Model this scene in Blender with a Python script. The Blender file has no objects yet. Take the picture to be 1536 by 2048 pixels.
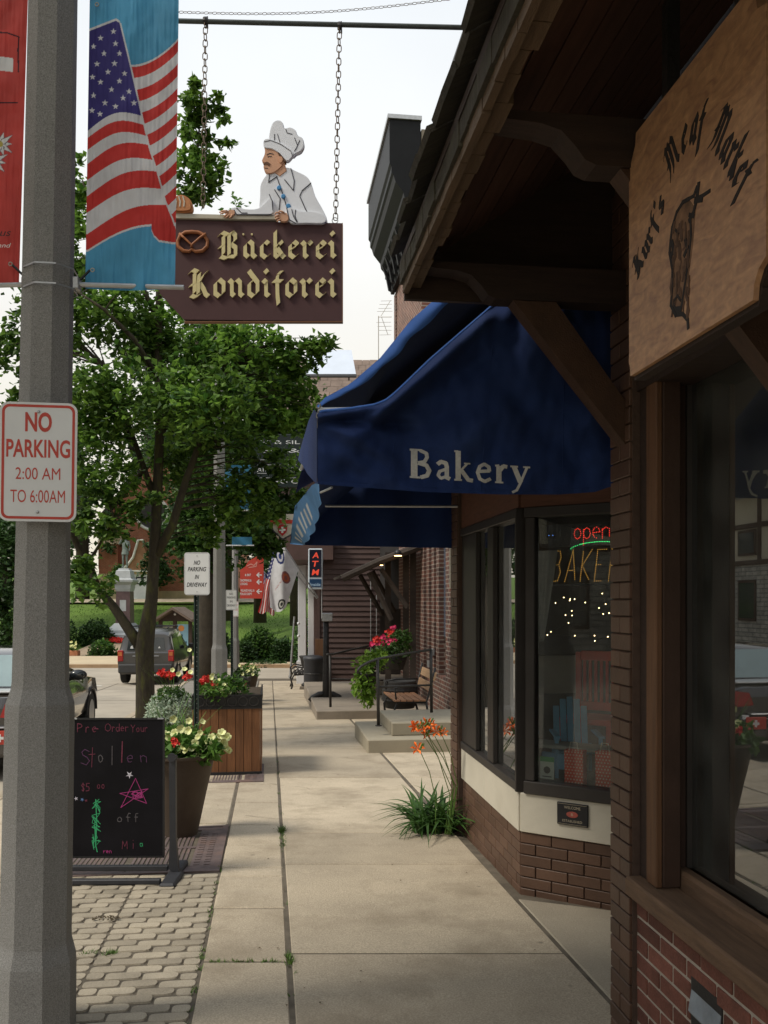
import bpy, bmesh, math, random
import numpy as np
from mathutils import Vector, Matrix, noise as mnoise
random.seed(7)
sc = bpy.context.scene
C = sc.collection
R = math.radians
# ------------------------------------------------------------------ camera, world, sun, exposure
F, CX, HY, EYE = 1760.0, 768.0, 1200.0, 1.6        # focal length in photo pixels, centre column, horizon row, eye height
cam = bpy.data.cameras.new('camera'); camo = bpy.data.objects.new('camera', cam); C.objects.link(camo)
camo.location = (0, 0, EYE); camo.rotation_euler = (R(90), 0, 0)
cam.sensor_fit = 'AUTO'; cam.sensor_width = 36; cam.lens = F*36/2048; cam.shift_y = (HY-1024)/2048
cam.clip_start = 0.05; cam.clip_end = 2000
sc.camera = camo
sc.render.resolution_x = 768; sc.render.resolution_y = 1024
SUN_EL, SUN_AZ = 50, -112          # azimuth measured from +Y towards +X
w = bpy.data.worlds.new('World'); sc.world = w; w.use_nodes = True
nt = w.node_tree; N = nt.nodes; Lk = nt.links; N.clear()
wo = N.new('ShaderNodeOutputWorld'); bg = N.new('ShaderNodeBackground'); bg.inputs[1].default_value = 0.115
sky = N.new('ShaderNodeTexSky'); sky.sky_type = 'NISHITA'; sky.sun_disc = False
sky.sun_elevation = R(SUN_EL); sky.sun_rotation = R(SUN_AZ); sky.dust_density = 4; sky.air_density = 1.0
tc = N.new('ShaderNodeTexCoord'); sx = N.new('ShaderNodeSeparateXYZ'); Lk.new(tc.outputs['Generated'], sx.inputs[0])
cr = N.new('ShaderNodeValToRGB'); Lk.new(sx.outputs['Z'], cr.inputs[0])
cr.color_ramp.elements[0].position = 0.0; cr.color_ramp.elements[0].color = (1.0, .91, .72, 1)
cr.color_ramp.elements[1].position = .75; cr.color_ramp.elements[1].color = (.84, .915, 1.0, 1)
e = cr.color_ramp.elements.new(.35); e.color = (.97, .965, .93, 1)
sn = N.new('ShaderNodeTexNoise'); sn.inputs['Scale'].default_value = 1.8; sn.inputs['Detail'].default_value = 5
Lk.new(tc.outputs['Generated'], sn.inputs['Vector'])
mr = N.new('ShaderNodeMapRange'); mr.inputs[1].default_value = .3; mr.inputs[2].default_value = .7
mr.inputs[3].default_value = 7.5; mr.inputs[4].default_value = 9.2; Lk.new(sn.outputs['Fac'], mr.inputs[0])
vm = N.new('ShaderNodeVectorMath'); vm.operation = 'SCALE'; Lk.new(cr.outputs[0], vm.inputs[0]); Lk.new(mr.outputs[0], vm.inputs['Scale'])
mx = N.new('ShaderNodeMixRGB'); mx.inputs[0].default_value = .9
Lk.new(sky.outputs[0], mx.inputs[1]); Lk.new(vm.outputs[0], mx.inputs[2])
Lk.new(mx.outputs[0], bg.inputs[0]); Lk.new(bg.outputs[0], wo.inputs[0])
sl = bpy.data.lights.new('sun', 'SUN'); sl.energy = 2.7; sl.angle = R(14); sl.color = (1.0, .93, .80)
so = bpy.data.objects.new('sun', sl); C.objects.link(so)
sd = Vector((math.sin(R(SUN_AZ))*math.cos(R(SUN_EL)), math.cos(R(SUN_AZ))*math.cos(R(SUN_EL)), math.sin(R(SUN_EL))))
so.rotation_euler = sd.to_track_quat('Z', 'Y').to_euler(); so.location = (-5, 0, 12)
vs = sc.view_settings; vs.view_transform = 'Standard'; vs.look = 'None'; vs.gamma = 1; vs.use_curve_mapping = False; vs.exposure = 0.12
sc.cycles.max_bounces = 8; sc.cycles.transparent_max_bounces = 12; sc.cycles.caustics_reflective = False; sc.cycles.caustics_refractive = False

# ------------------------------------------------------------------ coordinates
K = 0.13                            # the street runs along (-K, 1)
TH = math.atan(K); VX = CX - F*K    # vanishing column of the street
SL = 0.0347                         # the pavement falls away from the camera
def gz(y): return -SL*y
def P(px, py, Y): return Vector(((px-CX)*Y/F, Y, EYE+(HY-py)*Y/F))
def G(px, py, dz=0.0):
    Y = F*(EYE-dz)/(py-(HY+F*SL)); return Vector(((px-CX)*Y/F, Y, gz(Y)+dz))
def A(a, Y, z=None):                # a = distance across the street from the camera's line, at depth Y
    return Vector((a-K*Y, Y, gz(Y) if z is None else z))
def aY(px, a): return F*a/(px-VX)   # depth at which the street line a crosses a column
def zat(py, Y): return EYE+(HY-py)*Y/F

# ------------------------------------------------------------------ materials
def newmat(name):
    m = bpy.data.materials.new(name); m.use_nodes = True
    return m, m.node_tree.nodes, m.node_tree.links, m.node_tree.nodes['Principled BSDF']
def mat(name, col, rough=.8, var=.15, scale=4, bump=.15, bscale=60, rnd=0, metal=0, stretch=None, coord='W', spec=.4, stain=0, stcol=None, stscale=1.2, fine=0, fscale=150, coat=0, island=0, spots=0):
    m, n, l, b = newmat(name)
    b.inputs['Roughness'].default_value = rough; b.inputs['Metallic'].default_value = metal
    b.inputs['Specular IOR Level'].default_value = spec
    if coat: b.inputs['Coat Weight'].default_value = coat
    if coord == 'W':
        g = n.new('ShaderNodeNewGeometry'); vec = g.outputs['Position']
    else:
        t = n.new('ShaderNodeTexCoord'); vec = t.outputs['Object']
    if stretch:
        mp = n.new('ShaderNodeMapping'); mp.inputs['Scale'].default_value = stretch
        if coord == 'W': mp.inputs['Rotation'].default_value = (0, 0, -TH)
        l.new(vec, mp.inputs[0]); vec = mp.outputs[0]
    if rnd and coord != 'W':
        oi0 = n.new('ShaderNodeObjectInfo'); va = n.new('ShaderNodeVectorMath'); va.operation = 'MULTIPLY_ADD'
        va.inputs[1].default_value = (37, 51, 23); l.new(oi0.outputs['Random'], va.inputs[0]); l.new(vec, va.inputs[2]); vec = va.outputs[0]
    nz = n.new('ShaderNodeTexNoise'); nz.inputs['Scale'].default_value = scale; nz.inputs['Detail'].default_value = 6
    nz.inputs['Roughness'].default_value = .6; l.new(vec, nz.inputs['Vector'])
    mr = n.new('ShaderNodeMapRange'); mr.inputs[1].default_value = .25; mr.inputs[2].default_value = .75
    mr.inputs[3].default_value = 1-var; mr.inputs[4].default_value = 1+var; l.new(nz.outputs['Fac'], mr.inputs[0])
    v = mr.outputs[0]
    def mul(a, bb):
        q = n.new('ShaderNodeMath'); q.operation = 'MULTIPLY'; l.new(a, q.inputs[0]); l.new(bb, q.inputs[1]); return q.outputs[0]
    if fine:
        f = n.new('ShaderNodeTexNoise'); f.inputs['Scale'].default_value = fscale; f.inputs['Detail'].default_value = 2; l.new(vec, f.inputs['Vector'])
        fr = n.new('ShaderNodeMapRange'); fr.inputs[1].default_value = .3; fr.inputs[2].default_value = .7
        fr.inputs[3].default_value = 1-fine; fr.inputs[4].default_value = 1+fine; l.new(f.outputs['Fac'], fr.inputs[0]); v = mul(v, fr.outputs[0])
    if rnd:
        oi = n.new('ShaderNodeObjectInfo'); rr = n.new('ShaderNodeMapRange'); rr.inputs[3].default_value = 1-rnd; rr.inputs[4].default_value = 1+rnd
        l.new(oi.outputs['Random'], rr.inputs[0]); v = mul(v, rr.outputs[0])
    if island:
        gi = n.new('ShaderNodeNewGeometry'); rr = n.new('ShaderNodeMapRange'); rr.inputs[3].default_value = 1-island; rr.inputs[4].default_value = 1+island
        l.new(gi.outputs['Random Per Island'], rr.inputs[0]); v = mul(v, rr.outputs[0])
    sc_ = n.new('ShaderNodeVectorMath'); sc_.operation = 'SCALE'; sc_.inputs[0].default_value = col[:3]; l.new(v, sc_.inputs['Scale'])
    cout = sc_.outputs[0]
    if stain:
        s = n.new('ShaderNodeTexNoise'); s.inputs['Scale'].default_value = stscale; s.inputs['Detail'].default_value = 8; s.inputs['Roughness'].default_value = .65
        l.new(vec, s.inputs['Vector'])
        sr = n.new('ShaderNodeMapRange'); sr.inputs[1].default_value = .5; sr.inputs[2].default_value = .72; sr.inputs[3].default_value = 0; sr.inputs[4].default_value = stain
        l.new(s.outputs['Fac'], sr.inputs[0])
        mm = n.new('ShaderNodeMixRGB'); l.new(sr.outputs[0], mm.inputs[0]); l.new(cout, mm.inputs[1]); c2 = stcol or tuple(c*.4 for c in col[:3]); mm.inputs[2].default_value = (*c2[:3], 1)
        cout = mm.outputs[0]
    if spots:
        vo = n.new('ShaderNodeTexVoronoi'); vo.inputs['Scale'].default_value = spots; l.new(vec, vo.inputs['Vector'])
        vr = n.new('ShaderNodeMapRange'); vr.inputs[1].default_value = .05; vr.inputs[2].default_value = .09; vr.inputs[3].default_value = .55; vr.inputs[4].default_value = 0; l.new(vo.outputs['Distance'], vr.inputs[0])
        sc2 = n.new('ShaderNodeSeparateColor'); l.new(vo.outputs['Color'], sc2.inputs[0]); gt = n.new('ShaderNodeMath'); gt.operation = 'GREATER_THAN'; gt.inputs[1].default_value = .62; l.new(sc2.outputs[0], gt.inputs[0])
        mm = n.new('ShaderNodeMixRGB'); l.new(mul(vr.outputs[0], gt.outputs[0]), mm.inputs[0]); l.new(cout, mm.inputs[1]); mm.inputs[2].default_value = (*[c*.3 for c in col[:3]], 1); cout = mm.outputs[0]
    l.new(cout, b.inputs['Base Color'])
    if bump:
        f = n.new('ShaderNodeTexNoise'); f.inputs['Scale'].default_value = bscale; f.inputs['Detail'].default_value = 4; l.new(vec, f.inputs['Vector'])
        bn = n.new('ShaderNodeBump'); bn.inputs['Strength'].default_value = bump; bn.inputs['Distance'].default_value = .01
        l.new(f.outputs['Fac'], bn.inputs['Height']); l.new(bn.outputs[0], b.inputs['Normal'])
    return m
def emit(name, col, s=1.0):
    m, n, l, b = newmat(name); b.inputs['Base Color'].default_value = (.02, .02, .02, 1)
    b.inputs['Emission Color'].default_value = (*col, 1); b.inputs['Emission Strength'].default_value = s
    return m
def glassmat(name, tint=(.75, .8, .78), k=1.6, base=.06, rough=0.0, haze=.05):
    m = bpy.data.materials.new(name); m.use_nodes = True; n = m.node_tree.nodes; l = m.node_tree.links; n.clear()
    o = n.new('ShaderNodeOutputMaterial'); mix = n.new('ShaderNodeMixShader'); t = n.new('ShaderNodeBsdfTransparent'); t.inputs[0].default_value = (*tint, 1)
    g = n.new('ShaderNodeBsdfGlossy'); g.inputs['Roughness'].default_value = rough; g.inputs[0].default_value = (.95, .97, 1, 1)
    fr = n.new('ShaderNodeFresnel'); fr.inputs[0].default_value = 1.52
    ma = n.new('ShaderNodeMath'); ma.operation = 'MULTIPLY_ADD'; ma.inputs[1].default_value = k; ma.inputs[2].default_value = base; ma.use_clamp = True
    l.new(fr.outputs[0], ma.inputs[0]); l.new(ma.outputs[0], mix.inputs[0]); l.new(t.outputs[0], mix.inputs[1]); l.new(g.outputs[0], mix.inputs[2])
    df = n.new('ShaderNodeBsdfDiffuse'); df.inputs[0].default_value = (.5, .5, .46, 1); m2 = n.new('ShaderNodeMixShader')
    nz = n.new('ShaderNodeTexNoise'); nz.inputs['Scale'].default_value = 5; nz.inputs['Detail'].default_value = 6; tc_ = n.new('ShaderNodeTexCoord'); l.new(tc_.outputs['Object'], nz.inputs[0])
    mr_ = n.new('ShaderNodeMapRange'); mr_.inputs[1].default_value = .35; mr_.inputs[2].default_value = .7; mr_.inputs[3].default_value = haze*.5; mr_.inputs[4].default_value = haze*1.6; l.new(nz.outputs['Fac'], mr_.inputs[0]); l.new(mr_.outputs[0], m2.inputs[0])
    l.new(mix.outputs[0], m2.inputs[1]); l.new(df.outputs[0], m2.inputs[2]); l.new(m2.outputs[0], o.inputs[0]); return m
def printmat(name, rough=.7, trans=0, bump=0, spec=.3, two=False):
    m, n, l, b = newmat(name); b.inputs['Roughness'].default_value = rough; b.inputs['Specular IOR Level'].default_value = spec
    a = n.new('ShaderNodeVertexColor'); a.layer_name = 'Col'
    nz = n.new('ShaderNodeTexNoise'); g = n.new('ShaderNodeNewGeometry'); l.new(g.outputs['Position'], nz.inputs['Vector']); nz.inputs['Scale'].default_value = 9; nz.inputs['Detail'].default_value = 6
    mr = n.new('ShaderNodeMapRange'); mr.inputs[1].default_value = .3; mr.inputs[2].default_value = .7; mr.inputs[3].default_value = .88; mr.inputs[4].default_value = 1.05; l.new(nz.outputs['Fac'], mr.inputs[0])
    s = n.new('ShaderNodeVectorMath'); s.operation = 'SCALE'; l.new(a.outputs[0], s.inputs[0]); l.new(mr.outputs[0], s.inputs['Scale'])
    l.new(s.outputs[0], b.inputs['Base Color'])
    if trans:
        o = n['Material Output']; tr = n.new('ShaderNodeBsdfTranslucent'); l.new(s.outputs[0], tr.inputs[0])
        mx = n.new('ShaderNodeMixShader'); mx.inputs[0].default_value = trans; l.new(b.outputs[0], mx.inputs[1]); l.new(tr.outputs[0], mx.inputs[2]); l.new(mx.outputs[0], o.inputs[0])
    if bump:
        f = n.new('ShaderNodeTexNoise'); f.inputs['Scale'].default_value = 400; l.new(g.outputs['Position'], f.inputs['Vector'])
        bn = n.new('ShaderNodeBump'); bn.inputs['Strength'].default_value = bump; bn.inputs['Distance'].default_value = .002; l.new(f.outputs['Fac'], bn.inputs['Height']); l.new(bn.outputs[0], b.inputs['Normal'])
    return m
def leafmat(name, dark, light, trans=.35, rough=.5):
    m, n, l, b = newmat(name); b.inputs['Roughness'].default_value = rough; b.inputs['Specular IOR Level'].default_value = .3
    g = n.new('ShaderNodeNewGeometry'); cr = n.new('ShaderNodeValToRGB'); l.new(g.outputs['Random Per Island'], cr.inputs[0])
    cr.color_ramp.elements[0].color = (*dark, 1); cr.color_ramp.elements[1].color = (*light, 1)
    nz = n.new('ShaderNodeTexNoise'); l.new(g.outputs['Position'], nz.inputs['Vector']); nz.inputs['Scale'].default_value = .9; nz.inputs['Detail'].default_value = 3
    mr = n.new('ShaderNodeMapRange'); mr.inputs[1].default_value = .35; mr.inputs[2].default_value = .65; mr.inputs[3].default_value = .6; mr.inputs[4].default_value = 1.25; l.new(nz.outputs['Fac'], mr.inputs[0])
    s = n.new('ShaderNodeVectorMath'); s.operation = 'SCALE'; l.new(cr.outputs[0], s.inputs[0]); l.new(mr.outputs[0], s.inputs['Scale'])
    l.new(s.outputs[0], b.inputs['Base Color'])
    o = n['Material Output']; tr = n.new('ShaderNodeBsdfTranslucent'); l.new(s.outputs[0], tr.inputs[0])
    mx = n.new('ShaderNodeMixShader'); mx.inputs[0].default_value = trans; l.new(b.outputs[0], mx.inputs[1]); l.new(tr.outputs[0], mx.inputs[2]); l.new(mx.outputs[0], o.inputs[0])
    return m
def brickmat(name, c1, c2, mortar, bw=.2, bh=.068, ms=.012, dirv=None, rot=0, var=.3):
    m, n, l, b = newmat(name); b.inputs['Roughness'].default_value = .85
    t = n.new('ShaderNodeTexCoord'); s = n.new('ShaderNodeSeparateXYZ'); l.new(t.outputs['Object'], s.inputs[0])
    ad = n.new('ShaderNodeMath'); ad.operation = 'ADD'; l.new(s.outputs['X'], ad.inputs[0]); l.new(s.outputs['Y'], ad.inputs[1])
    cb = n.new('ShaderNodeCombineXYZ'); l.new(ad.outputs[0], cb.inputs[0]); l.new(s.outputs['Z'], cb.inputs[1])
    br = n.new('ShaderNodeTexBrick'); br.inputs['Scale'].default_value = 1; br.inputs['Brick Width'].default_value = bw; br.inputs['Row Height'].default_value = bh
    br.inputs['Mortar Size'].default_value = ms; br.inputs['Color1'].default_value = (*c1, 1); br.inputs['Color2'].default_value = (*c2, 1); br.inputs['Mortar'].default_value = (*mortar, 1)
    l.new(cb.outputs[0], br.inputs['Vector'])
    nz = n.new('ShaderNodeTexNoise'); nz.inputs['Scale'].default_value = 3; nz.inputs['Detail'].default_value = 8; l.new(t.outputs['Object'], nz.inputs['Vector'])
    mr = n.new('ShaderNodeMapRange'); mr.inputs[1].default_value = .3; mr.inputs[2].default_value = .7; mr.inputs[3].default_value = 1-var; mr.inputs[4].default_value = 1+var; l.new(nz.outputs['Fac'], mr.inputs[0])
    s2 = n.new('ShaderNodeVectorMath'); s2.operation = 'SCALE'; l.new(br.outputs['Color'], s2.inputs[0]); l.new(mr.outputs[0], s2.inputs['Scale']); l.new(s2.outputs[0], b.inputs['Base Color'])
    bn = n.new('ShaderNodeBump'); bn.inputs['Strength'].default_value = .5; bn.inputs['Distance'].default_value = .01; bn.invert = True; l.new(br.outputs['Fac'], bn.inputs['Height']); l.new(bn.outputs[0], b.inputs['Normal'])
    return m

# ------------------------------------------------------------------ mesh building
class MB:
    def __init__(s): s.v = []; s.f = []; s.m = []
    def add(s, vs, fs, mi=0, M=None):
        o = len(s.v)
        s.v += [tuple(M @ Vector(v)) if M else tuple(v) for v in vs]
        s.f += [tuple(o+i for i in f) for f in fs]; s.m += [mi]*len(fs); return s
    def box(s, a, b, mi=0, M=None):
        x0, y0, z0 = a; x1, y1, z1 = b
        return s.add([(x0,y0,z0),(x1,y0,z0),(x1,y1,z0),(x0,y1,z0),(x0,y0,z1),(x1,y0,z1),(x1,y1,z1),(x0,y1,z1)],
            [(0,3,2,1),(4,5,6,7),(0,1,5,4),(1,2,6,5),(2,3,7,6),(3,0,4,7)], mi, M)
    def cbox(s, a, b, c=.01, mi=0, M=None):     # box with chamfered edges
        x0,y0,z0 = a; x1,y1,z1 = b; c = min(c, (x1-x0)/2.2, (y1-y0)/2.2, (z1-z0)/2.2)
        bm = bmesh.new(); bmesh.ops.create_cube(bm, size=1)
        for v in bm.verts: v.co = Vector(((x0+x1)/2+v.co.x*(x1-x0), (y0+y1)/2+v.co.y*(y1-y0), (z0+z1)/2+v.co.z*(z1-z0)))
        bmesh.ops.bevel(bm, geom=list(bm.edges), offset=c, segments=1, affect='EDGES')
        bm.verts.index_update()
        s.add([v.co[:] for v in bm.verts], [tuple(v.index for v in f.verts) for f in bm.faces], mi, M); bm.free(); return s
    def prism(s, pts, ax, d0, d1, mi=0, M=None):   # polygon pts extruded along axis ax ('x','y','z') from d0 to d1
        def q(p, d): return {'x': (d, p[0], p[1]), 'y': (p[0], d, p[1]), 'z': (p[0], p[1], d)}[ax]
        n = len(pts)
        return s.add([q(p, d0) for p in pts]+[q(p, d1) for p in pts], [tuple(range(n))[::-1], tuple(range(n, 2*n))]+[(i, (i+1) % n, n+(i+1) % n, n+i) for i in range(n)], mi, M)
    def tube(s, pts, r, n=8, mi=0, closed=False, caps=True, M=None):
        pts = [Vector(p) for p in pts]; m = len(pts); rs = r if isinstance(r, (list, tuple)) else [r]*m
        vs = []; up = Vector((0, 0, 1)); prev = None
        for i, p in enumerate(pts):
            if closed: d = pts[(i+1) % m]-pts[i-1]
            else: d = pts[min(i+1, m-1)]-pts[max(i-1, 0)]
            d.normalize()
            if prev is None:
                a = d.cross(up)
                if a.length < .1: a = d.cross(Vector((1, 0, 0)))
            else: a = prev - d*prev.dot(d)
            a.normalize(); prev = a; b = d.cross(a)
            for k in range(n):
                t = 2*math.pi*k/n; vs.append(p+(a*math.cos(t)+b*math.sin(t))*rs[i])
        fs = []
        for i in range(m if closed else m-1):
            j = (i+1) % m
            for k in range(n): fs.append((i*n+k, i*n+(k+1) % n, j*n+(k+1) % n, j*n+k))
        if caps and not closed: fs += [tuple(range(n))[::-1], tuple(range((m-1)*n, m*n))]
        return s.add(vs, fs, mi, M)
    def lathe(s, prof, n=16, mi=0, M=None, phase=0, cap=True):  # prof list of (r,z)
        vs = [(r*math.cos(2*math.pi*k/n+phase), r*math.sin(2*math.pi*k/n+phase), z) for r, z in prof for k in range(n)]
        fs = [(i*n+k, i*n+(k+1) % n, (i+1)*n+(k+1) % n, (i+1)*n+k) for i in range(len(prof)-1) for k in range(n)]
        if cap: fs += [tuple(range(n))[::-1], tuple(range((len(prof)-1)*n, len(prof)*n))]
        return s.add(vs, fs, mi, M)
    def grid(s, fn, nu, nv, mi=0, M=None):
        vs = [fn(i/nu, j/nv) for j in range(nv+1) for i in range(nu+1)]
        fs = [(j*(nu+1)+i, j*(nu+1)+i+1, (j+1)*(nu+1)+i+1, (j+1)*(nu+1)+i) for j in range(nv) for i in range(nu)]
        return s.add(vs, fs, mi, M)
    def ball(s, c, r, n=8, mi=0, sq=(1, 1, 1), M=None):
        vs = []; m = max(4, n//2+1)
        for j in range(m+1):
            t = math.pi*j/m
            for k in range(n):
                a = 2*math.pi*k/n; vs.append((c[0]+r*sq[0]*math.sin(t)*math.cos(a), c[1]+r*sq[1]*math.sin(t)*math.sin(a), c[2]+r*sq[2]*math.cos(t)))
        return s.add(vs, [(j*n+k, (j+1)*n+k, (j+1)*n+(k+1) % n, j*n+(k+1) % n) for j in range(m) for k in range(n)], mi, M)
    def mesh(s, name, mats, smooth=False, origin=None):
        me = bpy.data.meshes.new(name); vs = s.v
        me.from_pydata(vs, [], s.f)
        for m_ in (mats if isinstance(mats, (list, tuple)) else [mats]): me.materials.append(m_)
        if len(me.materials) > 1: me.polygons.foreach_set('material_index', s.m)
        if smooth: me.polygons.foreach_set('use_smooth', [True]*len(me.polygons))
        me.update()
        if smooth == 'auto':
            me.set_sharp_from_angle(angle=R(35))
        return me
    def build(s, name, mats, parent=None, smooth=False, kind=None, label=None, W=False, loc=None):
        """W: vertices are world coordinates, moved into the parent's frame"""
        if W and parent is not None:
            I = MATS[parent.name].inverted(); s.v = [tuple(I @ Vector(v)) for v in s.v]
        me = s.mesh(name, mats, smooth)
        return link(name, me, parent, kind, label, loc)
MATS = {}
def link(name, me, parent=None, kind=None, label=None, loc=None, mtx=None):
    o = bpy.data.objects.new(name, me); C.objects.link(o)
    if parent: o.parent = parent
    if mtx is not None: o.matrix_local = mtx
    elif loc is not None: o.location = loc
    if kind: o['kind'] = kind
    if label: o['label'] = label
    MATS[o.name] = (MATS[parent.name] if parent else Matrix()) @ (mtx if mtx is not None else Matrix.Translation(loc or (0, 0, 0)))
    return o
def thing(name, label, cat, loc=(0, 0, 0), rz=0, group=None):
    o = bpy.data.objects.new(name, None); C.objects.link(o); o.empty_display_size = .1
    o.location = loc; o.rotation_euler = (0, 0, rz)
    MATS[o.name] = Matrix.Translation(loc) @ Matrix.Rotation(rz, 4, 'Z')
    o['label'] = label; o['category'] = cat
    if group: o['group'] = group
    return o
def tag(o, label, cat, group=None):
    o['label'] = label; o['category'] = cat
    if group: o['group'] = group
    return o
def struct(name, mb, m, smooth=False): return mb.build(name, m, None, smooth, 'structure')
def copy_thing(root, loc, rz, label, group=None):
    r = root.copy(); C.objects.link(r); r.location = loc; r.rotation_euler = (0, 0, rz); r['label'] = label
    if group: r['group'] = group
    MATS[r.name] = Matrix.Translation(loc) @ Matrix.Rotation(rz, 4, 'Z')
    for ch in list(root.children):
        c = ch.copy(); C.objects.link(c); c.parent = r
        for g in list(ch.children):
            d = g.copy(); C.objects.link(d); d.parent = c
    return r

# ------------------------------------------------------------------ lettering
def text_polys(s, size, xs=1.0, bold=0, shear=0, spacing=1.0):
    cu = bpy.data.curves.new('t', 'FONT'); cu.body = s; cu.size = size; cu.offset = bold; cu.shear = shear; cu.space_character = spacing
    cu.fill_mode = 'FRONT'; cu.resolution_u = 4; cu.align_x = 'CENTER'
    ob = bpy.data.objects.new('t', cu); C.objects.link(ob)
    me = bpy.data.meshes.new_from_object(ob.evaluated_get(bpy.context.evaluated_depsgraph_get()))
    vs = [(v.co.x*xs, v.co.y) for v in me.vertices]; fs = [tuple(p.vertices) for p in me.polygons]
    bpy.data.objects.remove(ob); bpy.data.curves.remove(cu); bpy.data.meshes.remove(me)
    return vs, fs
def text_on(mb, s, cx, cz, size, y, xs=1.0, bold=0, shear=0, mi=0, width=None, flip=-1, spacing=1.0):
    """flat print in the XZ plane at y, centred on cx with its baseline at cz"""
    vs, fs = text_polys(s, size, 1.0, bold*size, shear, spacing)
    x0 = min(v[0] for v in vs); x1 = max(v[0] for v in vs)
    k = (width/(x1-x0)) if width else xs; xm = (x0+x1)/2
    mb.add([(cx+(v[0]-xm)*k, y, cz+v[1]) for v in vs], fs, mi)
def nib(mb, pl, wdt, ang, y0, y1, org=(0, 0), sc_=(1, 1), mi=0, cnt=[0]):
    """a broad-pen stroke: polyline swept by a slanted nib, raised from y0 to y1"""
    n = (math.cos(ang)*wdt/2, math.sin(ang)*wdt/2)
    for i in range(len(pl)-1):
        (ax, ay), (bx, by) = pl[i], pl[i+1]
        q = [(ax-n[0], ay-n[1]), (ax+n[0], ay+n[1]), (bx+n[0], by+n[1]), (bx-n[0], by-n[1])]
        q = [(org[0]+p[0]*sc_[0], org[1]+p[1]*sc_[1]) for p in q]
        cnt[0] = (cnt[0]+1) % 12
        mb.prism(q, 'y', y0, y1+(y1-y0)*.03*cnt[0]+(.00006*cnt[0]*(1 if y1 > y0 else -1)), mi)
BL = {   # black-letter strokes, x-height 1
 'i': (.5, [[(.0,.92),(.16,.78),(.16,.2),(.32,.08)], [(.1,1.45),(.24,1.3)]]),
 'n': (.95, [[(.0,.92),(.15,.78),(.15,.2),(.28,.08)], [(.15,.72),(.45,.95),(.62,.78),(.62,.2),(.78,.08)]]),
 'o': (.85, [[(.4,.95),(.12,.75),(.12,.22),(.36,.05)], [(.34,.95),(.6,.76),(.6,.25),(.36,.06)]]),
 'e': (.75, [[(.36,.95),(.12,.75),(.12,.22),(.36,.05),(.55,.2)], [(.34,.95),(.54,.8),(.54,.72),(.16,.5)]]),
 'c': (.72, [[(.36,.95),(.12,.75),(.12,.22),(.36,.05),(.54,.2)], [(.34,.95),(.52,.82)]]),
 'r': (.72, [[(.0,.92),(.15,.78),(.15,.2),(.3,.06)], [(.15,.72),(.4,.95),(.56,.8)]]),
 'a': (.9, [[(.36,.95),(.12,.75),(.12,.24),(.3,.08)], [(.12,.75),(.36,.96),(.56,.8),(.56,.2),(.74,.06)], [(.3,.1),(.56,.3)]]),
 'k': (.8, [[(.12,1.5),(.12,.2),(.28,.06)], [(.14,.6),(.42,.95),(.52,.8),(.24,.56),(.5,.22),(.66,.06)]]),
 'd': (.85, [[(.4,.92),(.12,.75),(.12,.22),(.36,.05)], [(.1,1.4),(.3,1.15),(.6,.8),(.6,.25),(.36,.06)]]),
 't': (.6, [[(.26,1.2),(.22,1.0),(.24,.1),(.3,-.35)], [(.3,1.3),(.5,1.32)], [(.0,.86),(.5,.86)]]),
 'T': (.6, [[(.22,1.25),(.16,.9),(.16,.2),(.32,.06)], [(.0,.9),(.42,.9)]]),
 'u': (.95, [[(.0,.92),(.15,.78),(.15,.22),(.32,.06),(.6,.25)], [(.48,.92),(.62,.78),(.62,.2),(.78,.06)]]),
 's': (.7, [[(.5,.85),(.34,.95),(.12,.78),(.12,.62),(.5,.4),(.5,.22),(.3,.05),(.08,.18)]]),
 "'": (.3, [[(.1,1.5),(.16,1.2)]]),
 'B': (1.25, [[(-.1,1.3),(.1,1.45),(.4,1.32)], [(.16,1.25),(.16,.72),(-.08,.62)], [(.16,.7),(.16,.25),(.02,.12)], [(.0,.1),(.3,.02),(.55,.12),(.88,.1)], [(.5,1.3),(.5,.2)], [(.42,1.3),(.7,1.46),(.86,1.3),(.86,1.0),(.55,.8)], [(.6,.8),(.88,.62),(.88,.15)]]),
 'K': (1.2, [[(-.1,1.3),(.1,1.45),(.38,1.34)], [(.2,1.3),(.2,.72),(-.06,.62)], [(.2,.7),(.2,.25),(.02,.12)], [(.0,.1),(.25,.02),(.5,.14)], [(.48,1.25),(.42,.75),(.42,.2)], [(.5,.8),(.72,1.2),(.92,1.35)], [(.5,.76),(.72,.45),(.84,.18),(1.0,.06)]]),
 'M': (1.5, [[(-.1,1.25),(.1,1.42),(.3,1.3)], [(.2,1.3),(.2,.3),(-.05,-.05)], [(.42,1.42),(.62,1.25),(.62,.25),(.5,.05)], [(.3,1.2),(.5,1.42)], [(.7,1.2),(.9,1.42),(1.1,1.25),(1.1,.2),(1.26,.05)], [(0,.62),(.3,.66)]]),
 ' ': (.5, []),
}
def black_layout(s):
    x = 0; out = []
    for ch in s: out.append((ch, x)); x += BL[ch][0]+.08
    return out, x
def sstroke(mb, pl, r, y0, y1, mi=0, cnt=[0]):        # flat ribbon with round-ish joints in the XZ plane
    for i in range(len(pl)-1):
        a = Vector(pl[i]); b = Vector(pl[i+1]); d = b-a
        if d.length < 1e-6: continue
        d.normalize(); n = Vector((-d.y, d.x))*r; a2 = a-d*r*.8; b2 = b+d*r*.8
        cnt[0] = (cnt[0]+1) % 9; yy = y1+(.00008*cnt[0])*(1 if y1 > y0 else -1)
        mb.prism([tuple(a2-n), tuple(b2-n), tuple(b2+n), tuple(a2+n)], 'y', y0, yy, mi)
def arc(cx, cy, rx, ry, a0, a1, n=8): return [(cx+rx*math.cos(R(a0+(a1-a0)*i/n)), cy+ry*math.sin(R(a0+(a1-a0)*i/n))) for i in range(n+1)]
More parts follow.
